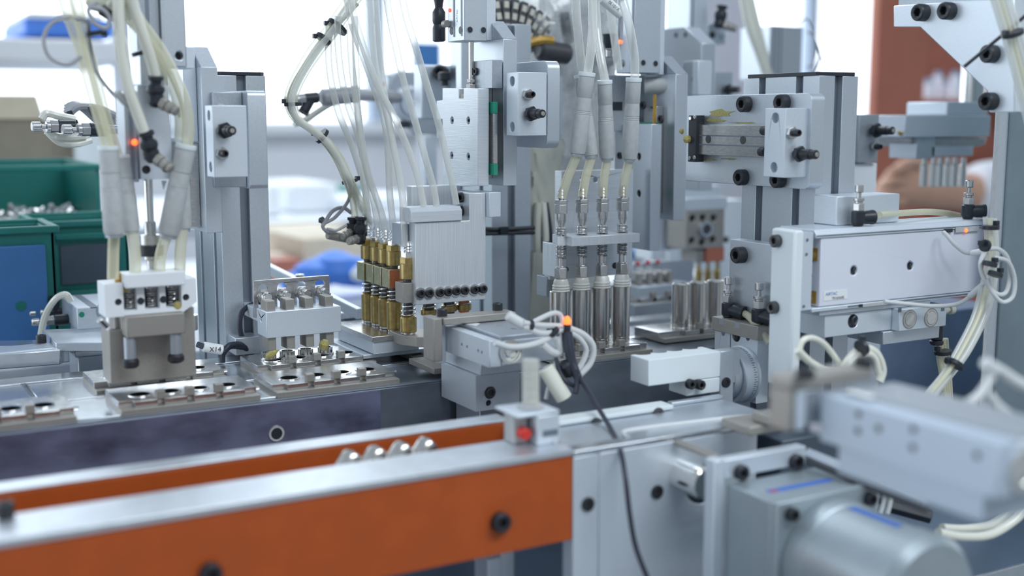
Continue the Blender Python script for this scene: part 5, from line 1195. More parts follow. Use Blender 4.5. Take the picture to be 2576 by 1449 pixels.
t = T('bearing_block', 'bright aluminium mounting block behind the guided cylinder, in front of the column', 'block')
b = FB(2106, 2262, 494, 576, 707, 26); x0, x1, y0, y1, z0, z1 = b; z0 = aY(2060, 578, 690).z+.3; ob('block_body', G().box(x0, x1, y0, y1, z0, z1), 'aluw', t, .8)
xl = aX(1997, 520, 697).x
ob('side_block', G().box(x0-36, x0-.3, 736, 780, z0, z1), 'alu', t, .8) if False else None
# grey plate with big bolt
t = T('mount_plate', 'grey mounting plate with a large black bolt left of the white upright bar', 'plate')
XP = 668.
b = SB(1831, 1990, 608, 1000, XP, 14); ob('plate_body', G().box(XP, XP+14, b[2], b[3], -232, aX(1840, 602, XP).z), 'alu', t, .6)
bX(t, 1868, 641, XP, 7, 8.5)
ob('plate_bracket', G().box(XP+14.3, 699.5, b[2]+26, b[3]-4, -200, aX(1840, 602, XP).z-6), 'alu', t, .6)
# guided cylinder
GY = 690.
t = T('guided_cylinder', 'long white guided air cylinder with a lit LED and a paper label, right side', 'air cylinder')
b = FB(2066, 2470, 600, 772, GY, 34); x0, x1, y0, y1, z0, z1 = b
h2 = [(2148, 681), (2290, 669)]
plateY('cylinder_body', 'lav', t, (x0, x1, y0, y1, z0, z1), [holeY(x, y, GY, 3.9, 4) for x, y in h2], .9)
for x, y in h2: o = ob('bolt', G().bolt(aY(x, y, GY+3.8), YN, 3.4, 2.4), 'screw', t, 0)
zt = aY(2060, 578, GY).z
ob('top_flange', G().prism('X', x0-6, [(GY-1, z1+.3), (GY-1, zt-4), (GY+2, zt), (y1+6, zt), (y1+6, z1+.3)], x1-x0+8), 'aluw', t, .5)
ob('top_groove', G().box(x0-5.8, x1+1.8, GY-1.15, GY-.5, z1+1.6, z1+2.6), 'slot', t, 0)
zb_ = aY(2060, 787, GY).z
ob('bottom_flange', G().box(x0-8, x1+1, GY-1, y1+4, z0-3.6, z0-.3), 'aluw', t, .5); ob('bottom_strip', G().box(x0+2, x1-60, GY+1, y1+2, zb_-3, z0-3.9), 'alu', t, .5)
ob('bottom_groove', G().box(x0+30, x1-3, GY-1.3, GY-.5, z0-2.4, z0-1.2), 'slot', t, 0)
s = FB(2378, 2455, 578, 590, GY-1.8, 2); o = ob('sensor', G().box(aY(2400, 583, GY).x, aY(2458, 583, GY).x, GY-1.9, GY-1.1, z1-2.4, z1+2.0), 'conn', t, .2); 
ob('sensor_end', G().box(aY(2372, 585, GY).x, aY(2392, 585, GY).x, GY-2, GY-.2, z1-1.8, z1+1.2), 'blk', o, .2)
ob('led', G().lathe(aY(2430, 580, GY-1.9), YN, [(1.8, 0), (1.5, .8), (0, 1.2)], 14), 'ledy', o, 0, label='lit orange-red LED')
o = ob('sensor', G().box(aY(2166, 765, GY).x, aY(2226, 761, GY).x, GY-2.2, GY-1.35, z0-3.4, z0-.6), 'conn', t, .2); ob('sensor_end', G().box(aY(2158, 765, GY).x, aY(2166, 765, GY).x-.2, GY-2.1, GY-1.2, z0-3, z0-.8), 'blk', o, .1)
l0 = aY(2073, 733, GY-.4); l1 = aY(2131, 750, GY-.4)
lb = ob('paper_label', G().box(l0.x, l1.x, GY-.35, GY-.05, aY(2073, 757, GY).z, aY(2073, 733, GY).z), 'label', t, 0, label='small white paper label')
text('AIRTAC', 3.6, V((l0.x+8, GY-.45, aY(2085, 740, GY).z)), math.pi/2, 0, 0, 'inkb', lb); text('TR16X60S', 3.0, V((l0.x+15, GY-.45, aY(2100, 750, GY).z)), math.pi/2, 0, 0, 'ink', lb)
for y in (640, 744):
    q = aY(2062, y, GY+12); o = ob('guide_rod', G().cyl(q+V((-14, 0, 0)), (1, 0, 0), 5, 14.5, 20), 'chrome', t, 0); ob('rod_seal', G().lathe(q+V((-3, 0, 0)), (1, 0, 0), [(5.2, 0), (7.4, 0), (7.4, 2.6), (5.2, 2.6)], 22).cyl(q+V((-11, 0, 0)), (1, 0, 0), 6.4, 4, 20), 'screw', o, 0); 
ob('grease_smear', G().box(x0-.6, x0-.1, GY+3, GY+20, z1-18, z1-8).box(x0-.6, x0-.1, GY+3, GY+18, z0+2, z0+12), 'gold', t, 0, label='amber grease')
ob('piston_rod', G().cyl(aY(2062, 690, GY+12)+V((-14, 0, 0)), (1, 0, 0), 4, 14.5, 18), 'steel', t, 0)
# end plate + white bar
e0 = aY(2014, 680, GY+1).x; e1 = aY(2043, 680, GY+1).x
ob('end_plate', G().prism('Y', GY+1, [(e0, aY(2014, 782, GY+1).z), (e1, aY(2014, 782, GY+1).z), (e1, aY(2014, 586, GY+1).z), (e0, aY(2014, 586, GY+1).z)], 28, [holeY(x, y, GY+1, 1.6, 4) for x, y in ((2031, 605), (2029, 641), (2022, 772))]), 'aluw', t, .5)
t = T('upright_bar', 'tall white plastic bar with two dark bolts at the left end of the guided cylinder', 'bar')
q0 = aY(2010, 600, GY+2)
XBR = e0-10
b = SB(1934, 2000, 580, 980, XBR, 9.6)
ob('bar_body', G().box(XBR, XBR+9.7, b[2], b[3], aX(2000, 985, XBR).z, b[5]), 'pom', t, 2)
for x, y in ((1957, 606), (1950, 773)): bX(t, x, y, XBR, 5, 5, m='dark')
# fittings
def vfit(par, p, d, s=1., L=15, knob='steel'):
    p = V(p); d = V(d).normalized()
    o = ob('air_fitting', G().lathe(p, UP, [(3.6*s, 0), (4.6*s, .6), (4.6*s, 1.6), (5.4*s, 2), (5.8*s, 3), (5.8*s, 12*s), (4.6*s, 13*s)], 20).lathe(p+V((0, 0, 7*s)), d, [(4.6*s, 0), (5*s, 4*s), (5.6*s, 7*s), (5.8*s, L*s-3), (6.2*s, L*s-2), (6.2*s, L*s), (4*s, L*s)], 20), 'blk', par, 0)
    ob('hex_neck', G().hexp(p+V((0, 0, 13*s)), UP, 5*s, 6*s).cyl(p+V((0, 0, 19*s)), UP, 3.4*s, 2*s, 16).cyl(p+V((0, 0, 21*s)), UP, 4.6*s, 2.4*s, 20, .3), knob, o, .2)
    ob('stem', G().cyl(p+V((0, 0, 23*s)), UP, 1.9*s, 5*s, 12), 'steel', o, 0); ob('knurled_knob', G().cyl(p+V((0, 0, 28*s)), UP, 3.7*s, 6.5*s, 20, .6), knob, o, 0)
    return p+V((0, 0, 7*s))+d*(L*s)
fa = aZ(2162, 574, zt); vA = T('flow_control_valve', 'black elbow flow valve with knurled knob at the left end of the guided cylinder', 'air fitting')
ea = vfit(vA, V((aY(2158, 566, GY+7).x, GY+7, zt+.2)), (1, -.15, 0), .95)
vB = T('flow_control_valve', 'black elbow flow valve with knurled knob at the right end of the guided cylinder', 'air fitting')
eb = vfit(vB, V((aY(2434, 550, GY+10).x, GY+10, zt+.2)), (.8, -.6, 0), .95)
# lower blocks
t = T('clamp_valve', 'aluminium block with a large black socket screw and two round caps under the guided cylinder', 'block')
b = FB(2076, 2242, 790, 850, GY+3, 40); x0_, x1_, y0_, y1_, z0_, z1_ = b; z1_ = zb_-3.3
plateY('block_body', 'aluw', t, (x0_, x1_, y0_, y1_, z0_, z1_), [holeY(2146, 808, y0_, 5.6, 4)], .6); ob('bolt', G().bolt(aY(2146, 808, y0_+3.8), YN, 5.2, 3.6), 'screw', t, 0)
b = FB(2247, 2380, 776, 836, GY-5, 30); x2, x3, y2, y3, z2, z3 = b; z3 = min(z3, zb_-3.3)
ob('cap_block', G().box(x1_+.3, x3, y2, y3, z2, z3), 'aluw', t, .6)
for x, y in ((2288, 803), (2342, 799)): q = aY(x, y, y2); ob('round_cap', G().lathe(q, YN, [(7, -1), (7, .5), (6, .5), (6, 0), (5.4, 0), (5.4, .8), (0, .9)], 30), 'chrome', t, 0); ob('cap_ring', G().lathe(q, YN, [(7.1, 0), (8, 0), (8, .4), (7.1, .4)], 30), 'tan', t, 0)
for x, y in ((2264, 781), (2372, 778)): ob('notch', G().box(*FB(x-4, x+4, y-6, y+5, y2-.2, .3)), 'slot', t, 0)
b = FB(2222, 2362, 850, 868, GY+1, 40); ob('lower_plate', G().box(b[0], b[1], b[2], b[3], aY(2222, 868, GY+1).z, min(z2, z0_)-.3 if False else z2-.3), 'alu', t, .6)
o = ob('side_valve', G().cyl((x3, y2+14, z3-8), (1, 0, 0), 5, 10, 18, 1).cyl((x3+6, y2+14, z3-3), (0, 0, -1), 5.2, 30, 18, 1).cyl((x3+6, y2+14, z3-33), (0, 0, -1), 5.8, 4, 18, 1), 'blk', t, 0); ob('knurled_knob', G().cyl((x3+10, y2+14, z3-8), (1, 0, 0), 3.8, 5, 18).cyl((x3+15, y2+14, z3-8), (1, 0, 0), 2.4, 4, 14).cyl((x3+19, y2+14, z3-8), (1, 0, 0), 4.2, 5, 18), 'cream', o, 0)
# slim column + blue cabinet seen under the cylinder
t = T('rear_profile', 'narrow white slotted profile standing under the guided cylinder', 'column')
ob('extrusion', G().box(*FB(2082, 2212, 845, 1030, 850, 40)), 'aluw', t, .8); ob('slot_shade', G().box(*FB(2108, 2126, 845, 1030, 849.6, .8)), 'slot', t, 0)  # slot is a dark strip on the face, its shade painted
# ---- rotary actuator with POM fork
XR = 655.
t = T('rotary_actuator', 'square rotary actuator with a graduated ring, behind the white fork', 'rotary actuator')
n = aX(1906, 850, XR); f_ = aX(1799, 812, XR); ztR = aX(1906, 856, XR).z; zbR = aX(1850, 1000, XR).z
y0r, y1r = n.y, f_.y
hs = [holeX(x, y, XR, r, 4) for x, y, r in ((1852, 845, 5.2), (1819, 838, 2.5), (1881, 850, 2.5))]
ob('actuator_body', G().prism('X', XR, [(y0r, zbR), (y1r, zbR), (y1r, ztR), (y0r, ztR)], 12.5, hs), 'aluw', t, .7)
ob('bolt', G().bolt(aX(1852, 845, XR+3.8), XN, 4.8, 3), 'screw', t, 0)
ob('centre_line', G().box(XR-.15, XR, (y0r+y1r)/2+6, (y0r+y1r)/2+7, ztR-30, ztR-.5), 'slot', t, 0)
ob('steel_top', G().box(XR-3, XR+26 if False else XR+12.5, y0r-3, y1r+1, ztR+.3, ztR+12), 'tan', t, .6)
for yy in (.35, .72): ob('notch', G().box(XR-3.2, XR-2.6, y0r+(y1r-y0r)*yy, y0r+(y1r-y0r)*yy+6, ztR+7, ztR+12), 'alud', t, 0)
cD = aX(1840, 944, XR-12); rD = 23
ob('graduated_ring', G().lathe((XR-.3, cD.y, cD.z), XN, [(rD+1, 0), (rD+1, 2.5), (rD, 3), (rD, 14), (rD-1, 15), (0, 15)], 48), 'aluw', t, 0)
ticks = G()
for k in range(72):
    a = math.radians(k*5); c = V((XR-7, cD.y+rD*math.cos(a), cD.z+rD*math.sin(a))); L = 3.4 if k % 2 else 2
    u = V((0, -math.sin(a), math.cos(a)))*.22; n_ = V((0, math.cos(a), math.sin(a)))*.06
    ticks.add([c+u+n_, c-u+n_, c-u+n_+V((L, 0, 0)), c+u+n_+V((L, 0, 0))], [(0, 1, 2, 3)])
ob('scale_ticks', ticks, 'ink', t, 0)
XFp = XR-24
f0 = aX(1846, 900, XFp).y; f1 = aX(1758, 900, XFp).y
ob('flange_plate', G().lathe((XR-15.5, cD.y+2, cD.z+1), XN, [(rD-3, 0), (rD-2, .5), (rD-2, 8), (rD-3, 8.5), (0, 8.5)], 48), 'alu', t, 0)
ob('flange_bolt', G().bolt(aX(1823, 962, XFp), XN, 4.6, 2.5).bolt(aX(1786, 1008, XFp), XN, 4, 3), 'screw', t, 0)
ob('flange_cheek', G().box(*FB(1813, 1846, 884, 1026, 738, 7)), 'alu', t, .8); ob('cheek_screw', G().bolt(aY(1826, 962, 738), YN, 4.2, 1.2), 'screw', t, 0)
t = T('cradle_fork', 'white plastic cradle with four scalloped seats and a downward tongue', 'cradle')
FYk = aX(1812, 900, XFp-1).y
FYk = 735.
b = FB(1632, 1812, 902, 968, FYk, 24); x0, x1, y0, y1, z0, z1 = b
ztf = aY(1632, 906, FYk).z; z0 = aY(1632, 972, FYk).z
P = [(x0, y0)]
sc_ = []
n4 = 4; Lx = (x1-8-x0)/n4
P = [(x0, y0), (x1, y0), (x1, y1)]
for i in range(n4-1, -1, -1):
    cx_ = x0+4+Lx*(i+.5)
    for k in range(9): a = math.pi*k/8; P.append((cx_+math.cos(a)*(Lx*.46), y1-math.sin(a)*(Lx*.34)))
P += [(x0, y1)]
ob('cradle_body', G().prism('Z', ztf, P, ztf-z0), 'pom', t, 1.2)
xa = aY(1728, 1000, FYk).x; xb = aY(1808, 1000, FYk).x
ob('tongue', G().box(xa, x1, y0, y1, aY(1728, 998, FYk).z, z0-.2), 'pom', t, 1)
ob('side_lug', G().box(x1+.2, XFp+5, y0+11, y1-2, aY(1728, 990, FYk).z, ztf-3), 'alu', t, .6)
for x, y in ((1733, 965), (1755, 966)): bY(t, x, y, FYk, 4, 5 if x < 1750 else 6)
vC = T('flow_control_valve', 'black elbow flow valve with knurled knob beside the rear silver can', 'air fitting')
pc = aX(1832, 783, XR+6); ec = vfit(vC, V((pc.x, pc.y, ztR+12.2)), (.25, -1, -.12), 1.0, 17)
vD = T('flow_control_valve', 'black elbow flow valve half hidden by the white upright bar', 'air fitting')
pd = aX(1912, 800, XR+6); ed = vfit(vD, V((pd.x, pd.y+2, ztR+12.2)), (.25, -1, -.12), 1.0, 15)
ob('air_tube', G().tube([ec, aY(1886, 798, ec.y-12), aY(1906, 822, ec.y-24), aY(1936, 862, ec.y-36)], 3.1, 12), 'tubey', None, 0, label='yellowed tube from the black valve down behind the white upright bar', cat='air tube')
# ================================================================ FOREGROUND CONVEYOR
CYf = 640.; CX1 = aY(1440, 1149, CYf).x
t = T('belt_conveyor', 'foreground conveyor with orange side panels under silver top strips', 'conveyor')
b0 = -218.; bb0 = aY(1433, 1359, CYf).z
ob('side_panel', G().box(-160, CX1, CYf, CYf+4, bb0, b0), 'orange', t, .5, label='large orange side panel')
ob('top_strip', G().box(-160, CX1, CYf-1, CYf+40, b0+.2, b0+5), 'strip', t, .8, label='silver top strip')
ob('inner_panel', G().box(-160, aY(1282, 1085, 731).x, 731, 735, -272, -216.5), 'orange', t, .5, label='orange inner panel'); ob('rear_strip', G().box(-160, aY(1282, 1085, 731).x, 731.3, 750, -216.3, -214.6), 'strip', t, .6, label='silver rear strip')
ob('belt', G().box(-160, CX1-2, CYf+42, 730, -268, -264), 'cabd', t, .5)
for x, y in ((1255, 1311), (527, 1440)): bY(t, x, y, CYf, 6.4, 6)
for x, y in ((15, 1303),): bZ(t, x, y, b0+5, 4.6, 9)
for i in range(4):
    px = (872, 942, 1004, 1068)[i]; q = aY(px, 1145, 715)
    c = T('battery_can', ('leftmost', 'second', 'third', 'rightmost')[i]+' of the four silver cans lying across the orange conveyor', 'battery can', 'cans lying in the conveyor')
    p = aY((893, 957, 1021, 1082)[i], (1141, 1130, 1119, 1109)[i], 708); n = V((-.60, -.06, -.72)).normalized()
    ob('can_body', G().lathe(p, n, [(0, -1), (4, -.6), (6.4, .8), (7.4, 3), (7.5, 6), (7.5, 42), (7.1, 45), (6, 46)], 28), 'can', c, 0); ob('bottom_cap', G().lathe(p+n*46.1, n, [(5.8, 0), (5.2, 1), (0, 1.2)], 28), 'chrome', c, 0)
t = T('conveyor_support', 'thin white upright under the orange panel at the bottom edge', 'support')
ob('upright', G().box(*FB(1262, 1294, 1385, 1400, 690, 20)[:4], TZ+.5, -262.5), 'aluw', t, .6); ob('foot', G().box(*FB(1228, 1262, 1400, 1420, 690, 20)[:4], TZ+.5, aY(1240, 1405, 690).z), 'aluw', t, .6)
t = T('end_frame', 'large pale aluminium end plate right of the orange panel with black screws', 'frame')
xe = aY(1900, 1200, CYf).x; xs = aY(1506, 1200, CYf).x
ob('end_plate', G().box(CX1+.4, xs-.3, CYf-1, CYf+12, TZ+.5, b0-1), 'aluw', t, .6); ob('wide_plate', G().prism('Y', CYf-1, [(xs+.3, TZ+.5), (xe, TZ+.5), (xe, b0-1), (xs+.3, b0-1)], 12, [holeY(1766, 1218, CYf-1, 14, 9)]), 'aluw', t, .6)
ob('bore_wall', G().lathe(aY(1766, 1218, CYf-1)+V((0, 8.9, 0)), YN, [(13.9, 0), (13.9, 8.6), (13.2, 8.6), (13.2, .4), (0, .4)], 30), 'blk', t, 0)
for x, y in ((1478, 1268), (1652, 1237)): bY(t, x, y, CYf-1, 4.8, 1.6)
ob('deck_plate', G().box(CX1+.4, 600, CYf+12.3, 729, b0-8, b0-2), 'alu', t, .6)
ob('deck_strip', G().box(CX1+.4, 566, CYf-1, CYf+12, b0-.8, b0+3), 'bright', t, .6)
t2 = T('drive_roller', 'small silver roller with a red patch showing beside the motor bracket', 'roller')
q = aY(1778, 1218, 612); ob('roller_body', G().cyl(q, (0, 1, 0), 11, 34, 30, 1), 'chrome', t2, 0); ob('red_patch', G().box(q.x-1, q.x+5.5, q.y-.4, q.y-.1, q.z-4, q.z+5), 'red', t2, 0, label='dark red patch')
t = T('guide_block', 'long white plastic guide block with two dark screws behind the sensor bracket', 'guide')
yg = 712.; b = FB(1405, 1695, 1042, 1075, yg, 16); zt = aY(1697, 1018, yg).z; ob('block_body', G().box(b[0], b[1], yg, yg+16, b0-1.6, zt), 'pom', t, 1.2)
for x, y in ((1499, 1066), (1655, 1040)): bY(t, x, y, yg, 4.6, 1.6, 'dark')
t = T('clear_guide', 'clear glossy guide strip lying on the grey deck right of the black cable', 'guide')
ob('strip_body', G().prism('Z', b0+1.4, pZ(b0+1.4, (1565, 1092), (1600, 1076), (1900, 1040), (1990, 1046), (1880, 1066), (1600, 1104)), 3), 'bright', t, .8)
ob('edge_lip', G().tube([V((*p, b0+1.8)) for p in pZ(b0+1.8, (1572, 1092), (1602, 1078), (1900, 1042))], 1., 8), 'label', t, 0)
t = T('deck_bar', 'low grey bar running behind the clear guide towards the jaws', 'bar')
ob('bar_body', G().box(aY(1690, 1050, 722).x, 600, 722, 728, b0-1.8, b0+1), 'alu', t, .6)
# sensor bracket with the small stopper cylinder
t = T('sensor_bracket', 'folded aluminium sensor bracket with a red switch on the conveyor end', 'bracket')
sy = 655.; b = FB(1352, 1408, 1048, 1128, sy, 4); x0, x1, y0, y1, z0, z1 = b; z0 = b0+5.2
ob('front_leaf', G().box(x0, x1, sy, sy+2.5, z0, z1), 'aluw', t, .8); ob('top_leaf', G().box(x0-15, x1, sy, sy+30, z1+.2, z1+2.6), 'aluw', t, .8); ob('side_leaf', G().box(x0-.1, x0+2.4, sy+2.7, sy+30, z0, z1), 'alu', t, .6)
ob('slot_opening', G().box(*FB(1366, 1404, 1084, 1100, sy-.3, .3)), 'slot', t, 0); ob('white_screw', G().cyl(aZ(1392, 1112, z0), UP, 4.5, 2, 18), 'bright', t, 0)
q = aY(1322, 1092, sy+4); ob('red_switch', G().cyl(q+V((0, 6, 0)), YN, 4, 8, 18, 1), 'red', t, 0, label='red switch button'); ob('switch_body', G().box(q.x-5, q.x+5, q.y+6.3, q.y+20, b0+5.2, z1-.2), 'conn', t, .8)
ob('rear_leaf', G().box(aY(1288, 1080, 731).x, aY(1318, 1080, 731).x, 716, 734, z0-6, z0+8), 'aluw', t, .6)
t = T('stopper_cylinder', 'small threaded upright cylinder standing on the sensor bracket', 'cylinder')
q = aY(1335, 1030, sy+15); q = V((q.x, sy+15, z1+2.8)); h = aY(1335, 905, sy+15).z-q.z
ob('cylinder_body', G().lathe(q, UP, [(9, 0), (9, 1.5), (5.4, 2), (5.4, h)], 24), 'conn', t, 0); ob('thread', G().spring(q+V((0, 0, 2)), UP, 5.2, h-2, h/1.6, .6, 5), 'cream', t, 0)
# ================================================================ MIDDLE AIR SLIDE
XM = 426.
t = T('air_slide', 'flat aluminium air slide pointing at the pallets, middle of the line', 'air slide')
n = aX(1232, 857, XM); yf = aX(1120, 817, XM).y; zt = -168.; zb = aX(1232, 926, XM).z
xr = aY(1404, 850, n.y).x
ob('slide_body', G().prism('X', XM, [(n.y, zb), (yf, zb), (yf, zt), (n.y, zt)], 10, []), 'aluw', t, .6)
for x, y in ((1162, 866), (1175, 872), (1203, 882), (1212, 886)): ob('screw_hole', G().cyl(aX(x, y, XM)+V((.2, 0, 0)), XN, 1.3, .3, 12), 'slot', t, 0)
ob('slide_table', G().box(XM+10.3, xr, n.y+2, yf, zb+1, zt+2.4), 'alud', t, .7)
ob('top_groove', G().box(XM+8, XM+10, n.y+1, yf, zt-.8, zt+.15), 'slot', t, 0); ob('paper_label', G().prism('Z', zt+2.55, pZ(zt+2.5, (1165, 814), (1198, 820), (1208, 814), (1180, 809)), .1), 'label', t, 0)
ob('end_face', G().box(XM+10.3, xr-2, n.y-1, n.y+1.8, zb+1, zt-1), 'aluw', t, .5)
q = aY(1284, 885, n.y-1); ob('end_cap', G().lathe(q, YN, [(9.4, 0), (9.4, 1.2), (7.6, 1.2), (7.6, .4), (5.2, .4), (5, 2), (0, 2.6)], 30), 'chrome', t, 0)
for x, y in ((1256, 820), (1292, 828)): ob('top_screw', G().cyl(aZ(x, y, zt+2.4), UP, 2.8, .4, 16), 'bright', t, 0)
t = T('slide_bracket', 'dark steel fork bracket clasping the far end of the middle air slide', 'bracket')
yb = yf+1; b = FB(1108, 1300, 800, 815, yf-12, 14)
ob('top_bar', G().box(XM-8, aY(1292, 790, yf-10).x, yf-14, yf+3, zt+3, zt+9), 'tan', t, .8)
ob('side_leg', G().box(XM-16, XM-8.3, yf-12, yf+8, PT+14, zt+9), 'tan', t, .8); ob('rear_leg', G().box(XM-8, XM-.4, yf-2, yf+6, PT+10, zt+2.8), 'aluw', t, .6)
for x, y in ((1112, 783), (1252, 768)): p = aZ(x, y+12, zt+9); ob('bolt', G().bolt(p, UP, 4.2, 6), 'screw', t, 0)
t = T('slide_mount', 'two stacked aluminium blocks carrying the middle air slide in front of the rail', 'block')
b = SB(1150, 1209, 921, 952, XM+8, 60); ob('upper_block', G().box(b[0], xr-4, b[2], RY-1, b[4]+2, zb-.3), 'aluw', t, .7)
b2 = SB(1180, 1197, 955, 1036, XM+5, 50); yy = b[2]+4
z2 = b[4]+1.7
q = aX(1197, 1036, XM+5)
yq = q.y; ob('lower_block', G().prism('Y', yq, [(XM+5, q.z), (xr-16, q.z), (xr-16, z2), (XM+5, z2)], RY-1-yq-.5, [holeY(1233, 988, yq, 5.2, 3), holeY(1229, 1014, yq, 2.6, 3)]), 'aluw', t, .7)
ob('bolt', G().bolt(aY(1233, 988, yq+2.8), YN, 4.7, 2.6), 'dark', t, 0); ob('set_screw', G().cyl(aY(1229, 1014, yq+2.8), YN, 2.3, 1.6, 14), 'blk', t, 0)
ob('stand', G().box(XM+16, xr-20, yq+14, RY-6, TZ+.5, q.z-.3), 'alu', t, .6)
# cables of the middle slide
CG = 'white sensor cables of the middle air slide'
for i, (pts, r, lab) in enumerate((([(1245, 862), (1285, 873), (1335, 868), (1382, 850), (1402, 828)], 2.4, 'white cable hanging across the round end of the middle slide'),
        ([(1318, 826), (1350, 806), (1396, 787), (1414, 803), (1412, 850), (1402, 900), (1384, 960), (1374, 1004)], 1.9, 'thin white cable arching up left of the red LED'),
        ([(1432, 826), (1468, 842), (1492, 872), (1486, 912), (1458, 944)], 2.5, 'outer white cable loop right of the red LED'),
        ([(1430, 834), (1456, 850), (1474, 880), (1462, 918), (1444, 938)], 2.3, 'inner white cable loop right of the red LED'),
        ([(1320, 822), (1360, 838), (1400, 834), (1420, 826)], 2.2, 'upper of two white cables tied on top of the middle slide'),
        ([(1316, 812), (1360, 818), (1404, 820), (1422, 822)], 2.2, 'lower white cable tied on top of the middle slide'),
        ([(1364, 866), (1392, 888), (1410, 884), (1402, 850)], 3.2, 'thick white cable sleeve between the slide end and the LED'))):
    tb('sensor_cable', 'cablew', [(x, y, 765) for x, y in pts], r, lab, 'cable', CG, seg=10)
a, b_ = aY(1276, 793, 772), aY(1318, 818, 768)
t = T('cable_marker', 'white tubular marker on the cable over the middle air slide', 'marker'); ob('marker_body', G().cyl(a, b_-a, 4.0, (b_-a).length, 18, .8), 'cablew', t, 0)
t = T('sensor_lamp', 'glowing orange-red LED on the cable junction in front of the battery cans', 'sensor'); q = aY(1427, 812, 762)
ob('lamp_body', G().cyl(q-V((0, 0, 10)), UP, 2.6, 9, 14), 'blk', t, 0); ob('led', G().lathe(q, UP, [(0, -2.6), (2.6, -1), (3, 1.5), (1.8, 4.4), (0, 5.4)], 16), 'ledy', t, 0, label='glowing orange-red LED')
tie('small black tie on the white cables over the middle slide', aY(1333, 818, 766), (1, 0, -.2), 3.6); tie('small black tie beside the LED on the white cables', aY(1392, 834, 764), (.6, 0, -.6), 3.8)
t = T('silicone_tube', 'short clear tube end with a dark mouth hanging below the white cables', 'tube')
a, b_ = aY(1372, 925, 760), aY(1420, 1004, 752); ob('tube_body', G().cyl(a, b_-a, 6.4, (b_-a).length, 22, .6), 'tubew', t, 0); ob('dark_mouth', G().cyl(b_, b_-a, 4.4, .5, 18), 'blk', t, 0)
t = T('power_cable', 'black cable running from the LED junction down over the conveyor end plate', 'cable')
ob('cable_jacket', G().tube([aY(*p) for p in ((1452, 944, 752), (1470, 970, 740), (1500, 1018, 715), (1540, 1085, 680), (1560, 1130, 640), (1573, 1200, 622), (1585, 1300, 615), (1602, 1385, 610), (1640, 1480, 600))], 1.75, 12), 'cableb', t, 0)
ob('cable_sleeve', G().tube(P3([(1426, 836, 762), (1432, 880, 758), (1440, 915, 755), (1454, 950, 750)]), (4.2, 3.4), 14), 'cableb', t, 0); ob('strain_boot', G().cyl(aY(1418, 912, 758), (.5, 0, -.75), 5.6, 12, 16, 2), 'blk', t, 0)
tb('power_cable', 'cableb', [(1398, 900, 760), (1410, 940, 755), (1428, 962, 750), (1446, 972, 750)], 1.7, 'short second black cable ending beside the silicone tube', 'cable')
tb('power_cable', 'cableb', [(1448, 930, 750), (1452, 960, 748), (1447, 990, 746)], 2.2, 'short black cable tail hanging right of the long one', 'cable')
# ================================================================ MOTOR AND FOREGROUND AIR SLIDE
t = T('motor_bracket', 'pale aluminium bracket frame with two black screws above the motor', 'bracket')
MYb = 590.
b = FB(1822, 2026, 1158, 1206, MYb, 9); ob('cross_plate', G().box(b[0], b[1], MYb, MYb+9, b[4], b[5]), 'aluw', t, .8)
b1 = FB(1796, 1820, 1152, 1300, MYb, 9); ob('side_plate', G().box(b1[0], b[0]-.3, MYb-1, MYb+9, TZ+1.5, b[5]+1), 'aluw', t, .8)
for x, y in ((1860, 1187), (1998, 1160)): bY(t, x, y, MYb, 5.2, 5)
XGm = 494.
a, b_ = aY(1702, 1112, 638), aY(1806, 1152, 600); t = T('spacer_bar', 'thin tan spacer bar from the end plate to the motor bracket', 'bar'); ob('bar_body', G().tube([a, b_], 3, 4), 'tan', t, .4)
t = T('gear_motor', 'large silver motor with a square gearbox and a blue stripe, lower right', 'motor')
gz = aY(1825, 1216, MYb).z; y2 = aX(1958, 1290, XGm).y; S = 84.
ob('gearbox', G().box(XGm, XGm+S, y2+6.3, MYb-.4, gz-S, gz), 'motor', t, 1.2)
ob('front_flange', G().box(XGm-1, XGm+S+1, y2, y2+6, gz-S-1, gz+1), 'motor', t, 1.2)
ob('bolt', G().bolt(aY(1987, 1292, y2), YN, 4.4, 5), 'screw', t, 0); ob('bolt', G().bolt((XGm+S-8, y2, gz-8), YN, 4.4, 5), 'screw', t, 0)
cM = V((XGm+S/2, y2-.2, gz-S/2+1))
ob('motor_can', G().lathe(cM, YN, [(38, 0), (38.5, 1), (38.5, 14), (37.4, 15), (37.4, 62), (38.4, 63), (38.4, 78), (34, 84), (12, 85), (0, 85)], 56), 'motor', t, 0)
lbz = gz+.15
P = pZ(lbz, (1924, 1233), (2085, 1203), (2098, 1209), (1940, 1240)); ob('blue_stripe', G().prism('Z', lbz, P, .12), 'inkb', t, 0, label='blue printed stripe')
P2 = pZ(lbz+.05, (1935, 1234), (1952, 1231), (1958, 1235), (1942, 1238)); ob('red_stripe', G().prism('Z', lbz+.06, P2, .1), 'red', t, 0)
g = G(); a0 = math.radians(62)
for k in range(8):
    aa = math.radians(84+k*1.2); ab = math.radians(84+(k+1)*1.2)
    r = 37.6
    q = [V((cM.x+r*math.cos(A), Y, cM.z+r*math.sin(A))) for A, Y in ((aa, y2-18), (ab, y2-18), (ab, y2-58), (aa, y2-58))]; g.add(q, [(0, 1, 2, 3)])
ob('blue_stripe', g, 'inkb', t, 0, label='blue printed stripe along the motor can')
